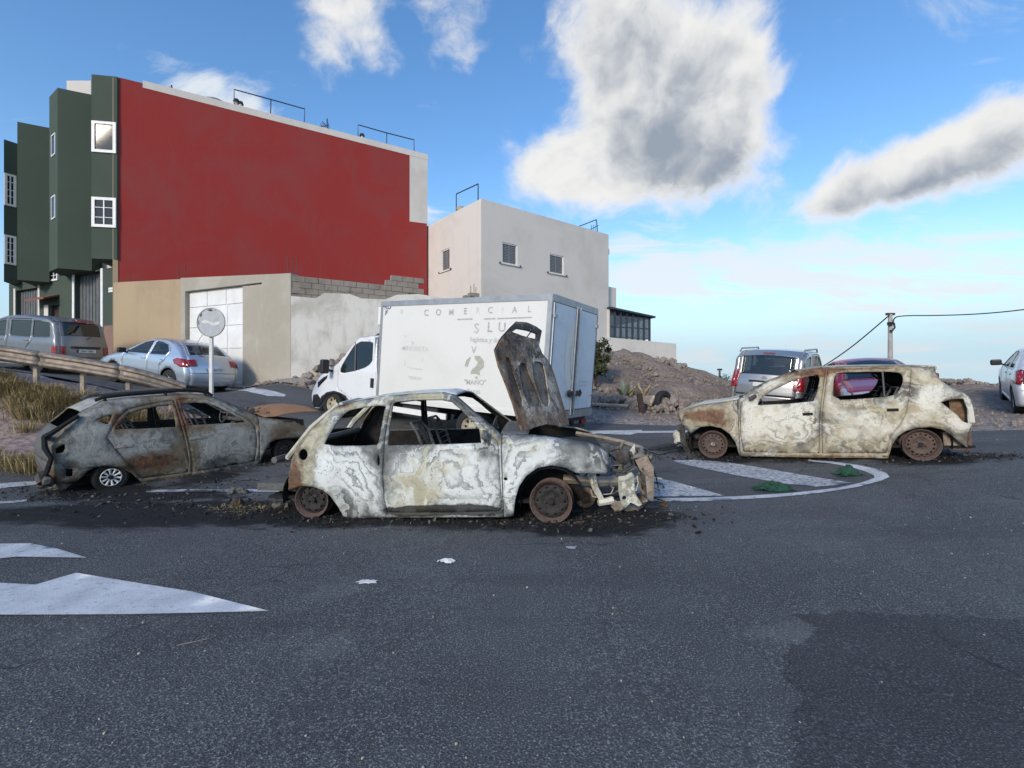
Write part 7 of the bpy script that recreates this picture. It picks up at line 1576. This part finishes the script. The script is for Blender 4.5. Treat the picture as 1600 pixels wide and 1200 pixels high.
m = MB(); a, b = P(922, 617, 13.2), P(980, 618, 13.2); za = lambda p: Vector((p.x, p.y, h(p.x, p.y) + .12)); m.tube([za(a), za(b)], .045, 6); tag(m.build('plank', 'plank_wood'), 'long pale plank lying along the foot of the slope by the truck', 'plank')
m = MB(); a = P(1003, 626, 13.0); zz = h(a.x, a.y); m.box((-.07, -.05, -.2), (.07, .05, .52), Matrix.Translation((a.x, a.y, zz)) @ Matrix.Rotation(-.14, 4, 'Y')); tag(m.build('wooden_post', 'brown_wood'), 'dark stump of a post leaning in front of the stones', 'post')
m = MB(); a = P(1012, 614, 13.7); m.box((-.42, -.06, 0), (.30, .06, .24), Matrix.Translation((a.x, a.y, h(a.x, a.y) + .1))); tag(m.build('board', 'stone'), 'brownish board standing among the stones behind the leaning post', 'board')
m = MB(); a = P(1021, 613, 13.6); m.rock((a.x, a.y, h(a.x, a.y) + .25), .2, 8, (1, .4, .8)); tag(m.build('boulder', 'plank_wood'), 'single cream coloured stone between the board and the tyre', 'stone')
m = MB(); a = P(1036, 616, 13.6); m.lathe([(.16, -.09), (.26, -.1), (.31, -.05), (.31, .05), (.26, .1), (.16, .09)], 24, Matrix.Translation((a.x, a.y, h(a.x, a.y) + .22)) @ Matrix.Rotation(.5, 4, 'Z')); tag(m.build('old_tyre', 'tyre', None, 40), 'old black tyre half buried among the stones on the slope', 'tyre')
# ------------------------------------------------------------------ litter and burnt remains on the road
def debris():
    mb = MB(); mc = MB(); mo = MB()
    cl = [(70, 772, .5, .15), (130, 775, .6, .22), (200, 785, .6, .25), (300, 790, .7, .3), (400, 790, .6, .32), (430, 800, .45, .25), (520, 815, .4, .14), (640, 812, .7, .08), (780, 815, .6, .1), (900, 818, .5, .2), (960, 812, .5, .2), (1010, 805, .35, .18), (860, 815, .3, .1), (1070, 712, .4, .2), (1150, 716, .4, .12), (1290, 716, .8, .1), (1530, 712, .4, .2), (1460, 718, .5, .1), (450, 720, .5, .3), (340, 755, .5, .3), (560, 690, .5, .4)]
    for (x, y, rx, ry) in cl:
        gx, gy = gh(x, y)
        for k in range(130):
            X = gx + RNG.normal(0, rx * .9); Y = gy + RNG.normal(0, ry * 1.0); r = min(.04, abs(RNG.normal(0, .008)) + .004); (mb if RNG.random() < .74 else mc if RNG.random() < .72 else mo).rock((X, Y, h(X, Y) + r * .3), r, k, (1.5, 1, .5), .3)
    tag(mb.build('charred_debris', 'char'), kind='stuff'); tag(mc.build('ash_flakes', 'ash_grey'), kind='stuff'); tag(mo.build('rusty_flakes', 'burnt_brown'), kind='stuff')
    gr = MB()
    for i in range(420):
        Y = 1.4 + 7 * RNG.random() ** 1.3; X = RNG.uniform(-1.1, 1.1) * Y; r = abs(RNG.normal(0, .0028)) + .0018; gr.rock((X, Y, h(X, Y) + r * .4), r, i, (1, 1, .7), .25)
    tag(gr.build('road_grit', 'plank_wood'), kind='stuff')
    # thin strips and wires on the ground
    ms = MB()
    for i in range(80):
        x, y, rx, ry = cl[RNG.integers(len(cl))]; gx, gy = gh(x, y); X = gx + RNG.normal(0, rx * .7); Y = gy + RNG.normal(0, ry * .7); a = RNG.uniform(-.6, .6); L = RNG.uniform(.04, .22); z = h(X, Y) + .008
        ms.tube([(X, Y, z), (X + L * .5 * math.cos(a), Y + L * .5 * math.sin(a), z + RNG.uniform(0, .03)), (X + L * math.cos(a + .3), Y + L * math.sin(a + .3), z)], .0035, 4)
    tag(ms.build('burnt_wires', 'char'), kind='stuff')
    def lump(x, y, parts, label, m, dz=0):
        gx, gy = gh(x, y); root = MB(); 
        for (dx, dy, z, r, sq) in parts: root.rock((dx * .6, dy * .6, z * .6), r * .6, int(1000 * (dx + 3 + r)), sq)
        o = root.build('burnt_lump', m); o.location = (gx, gy, h(gx, gy) + dz); tag(o, label, 'debris', 'charred lumps beside the burnt cars')
    lump(372, 771, [(-.10, 0, .06, .09, (1.3, .8, .7)), (.06, .02, .07, .10, (1.2, .8, .7)), (.16, 0, .05, .07, (1, 1, .8))], 'grey charred block lying on the white line between the burnt cars', 'ash_grey')
    lump(370, 790, [(0, 0, .06, .08, (1, 1, 1)), (.05, .03, .05, .07, (1, 1, 1)), (-.06, 0, .04, .06, (1, 1, 1))], 'round brown charred lump just below the grey block', 'burnt_brown')
    lump(438, 793, [(0, 0, .05, .09, (1.2, 1, .8)), (.1, .03, .04, .06, (1, 1, 1)), (-.12, .02, .04, .07, (1, 1, .8))], 'dark ashy lump behind the rear wheel of the white hatchback', 'ash_grey')
    lump(1036, 793, [(0, 0, .05, .06, (1, 1, .9)), (.05, 0, .04, .045, (1, 1, 1))], 'ochre burnt lump ahead of the white hatchback nose', 'burnt_brown')
    lump(1066, 698, [(0, 0, .06, .09, (1, .8, 1)), (-.1, 0, .03, .06, (1, 1, .6))], 'pale ash lump under the nose of the cream hatchback', 'plank_wood')
    def crumple(name, x, y, w, d, hh, m, label, cat, n=12, rag=.25, group=None):
        gx, gy = gh(x, y); v = []; f = []
        for i in range(n + 1):
            for j in range(n + 1):
                u, q = i / n - .5, j / n - .5; e = max(0, 1 - 4 * (u * u + q * q)); v.append((u * w + RNG.normal(0, w / n * rag), q * d + RNG.normal(0, d / n * rag), .006 + hh * e * RNG.uniform(.2, 1)))
        for i in range(n):
            for j in range(n):
                a = i * (n + 1) + j
                if abs(i / n - .5) + abs(j / n - .5) < .72 or RNG.random() < .4: f.append((a, a + n + 1, a + n + 2, a + 1))
        o = link(name, mesh(v, f, name), m); o.location = (gx, gy, h(gx, gy) + .006); md = o.modifiers.new('thickness', 'SOLIDIFY'); md.thickness = .003; tag(o, label, cat, group); return o
    crumple('green_cloth', 1209, 765, .46, .26, .10, 'green_cloth', 'crumpled green cloth inside the ring near its lower edge', 'cloth', 12, .5, 'green rags in the painted ring')
    crumple('green_cloth', 1325, 742, .34, .20, .14, 'green_cloth', 'smaller green rag at the end of the painted stripe', 'cloth', 12, .5, 'green rags in the painted ring')
    crumple('paper', 697, 880, .13, .07, .035, 'paper', 'folded white paper scrap in front of the burnt hatchback', 'litter', 5, .2, 'paper scraps on the road')
    crumple('paper', 573, 911, .12, .06, .008, 'paper', 'flat torn paper strip left of the folded scrap', 'litter', 5, .5, 'paper scraps on the road')
    crumple('paper', 893, 857, .08, .05, .006, 'sign_grey', 'faint grey scrap on the asphalt below the front wheel', 'litter', 5, .4, 'paper scraps on the road')
    gx, gy = gh(300, 1007); m = MB(); m.tube([(gx - .06, gy - .03, .006 + h(gx, gy)), (gx + .06, gy + .03, .008 + h(gx, gy))], .0016, 4); tag(m.build('straw', 'dry_grass_stem'), 'thin dry straw lying on the road below the white arrow', 'straw')
plain('dry_grass_stem', (.30, .28, .22), .8)
debris()
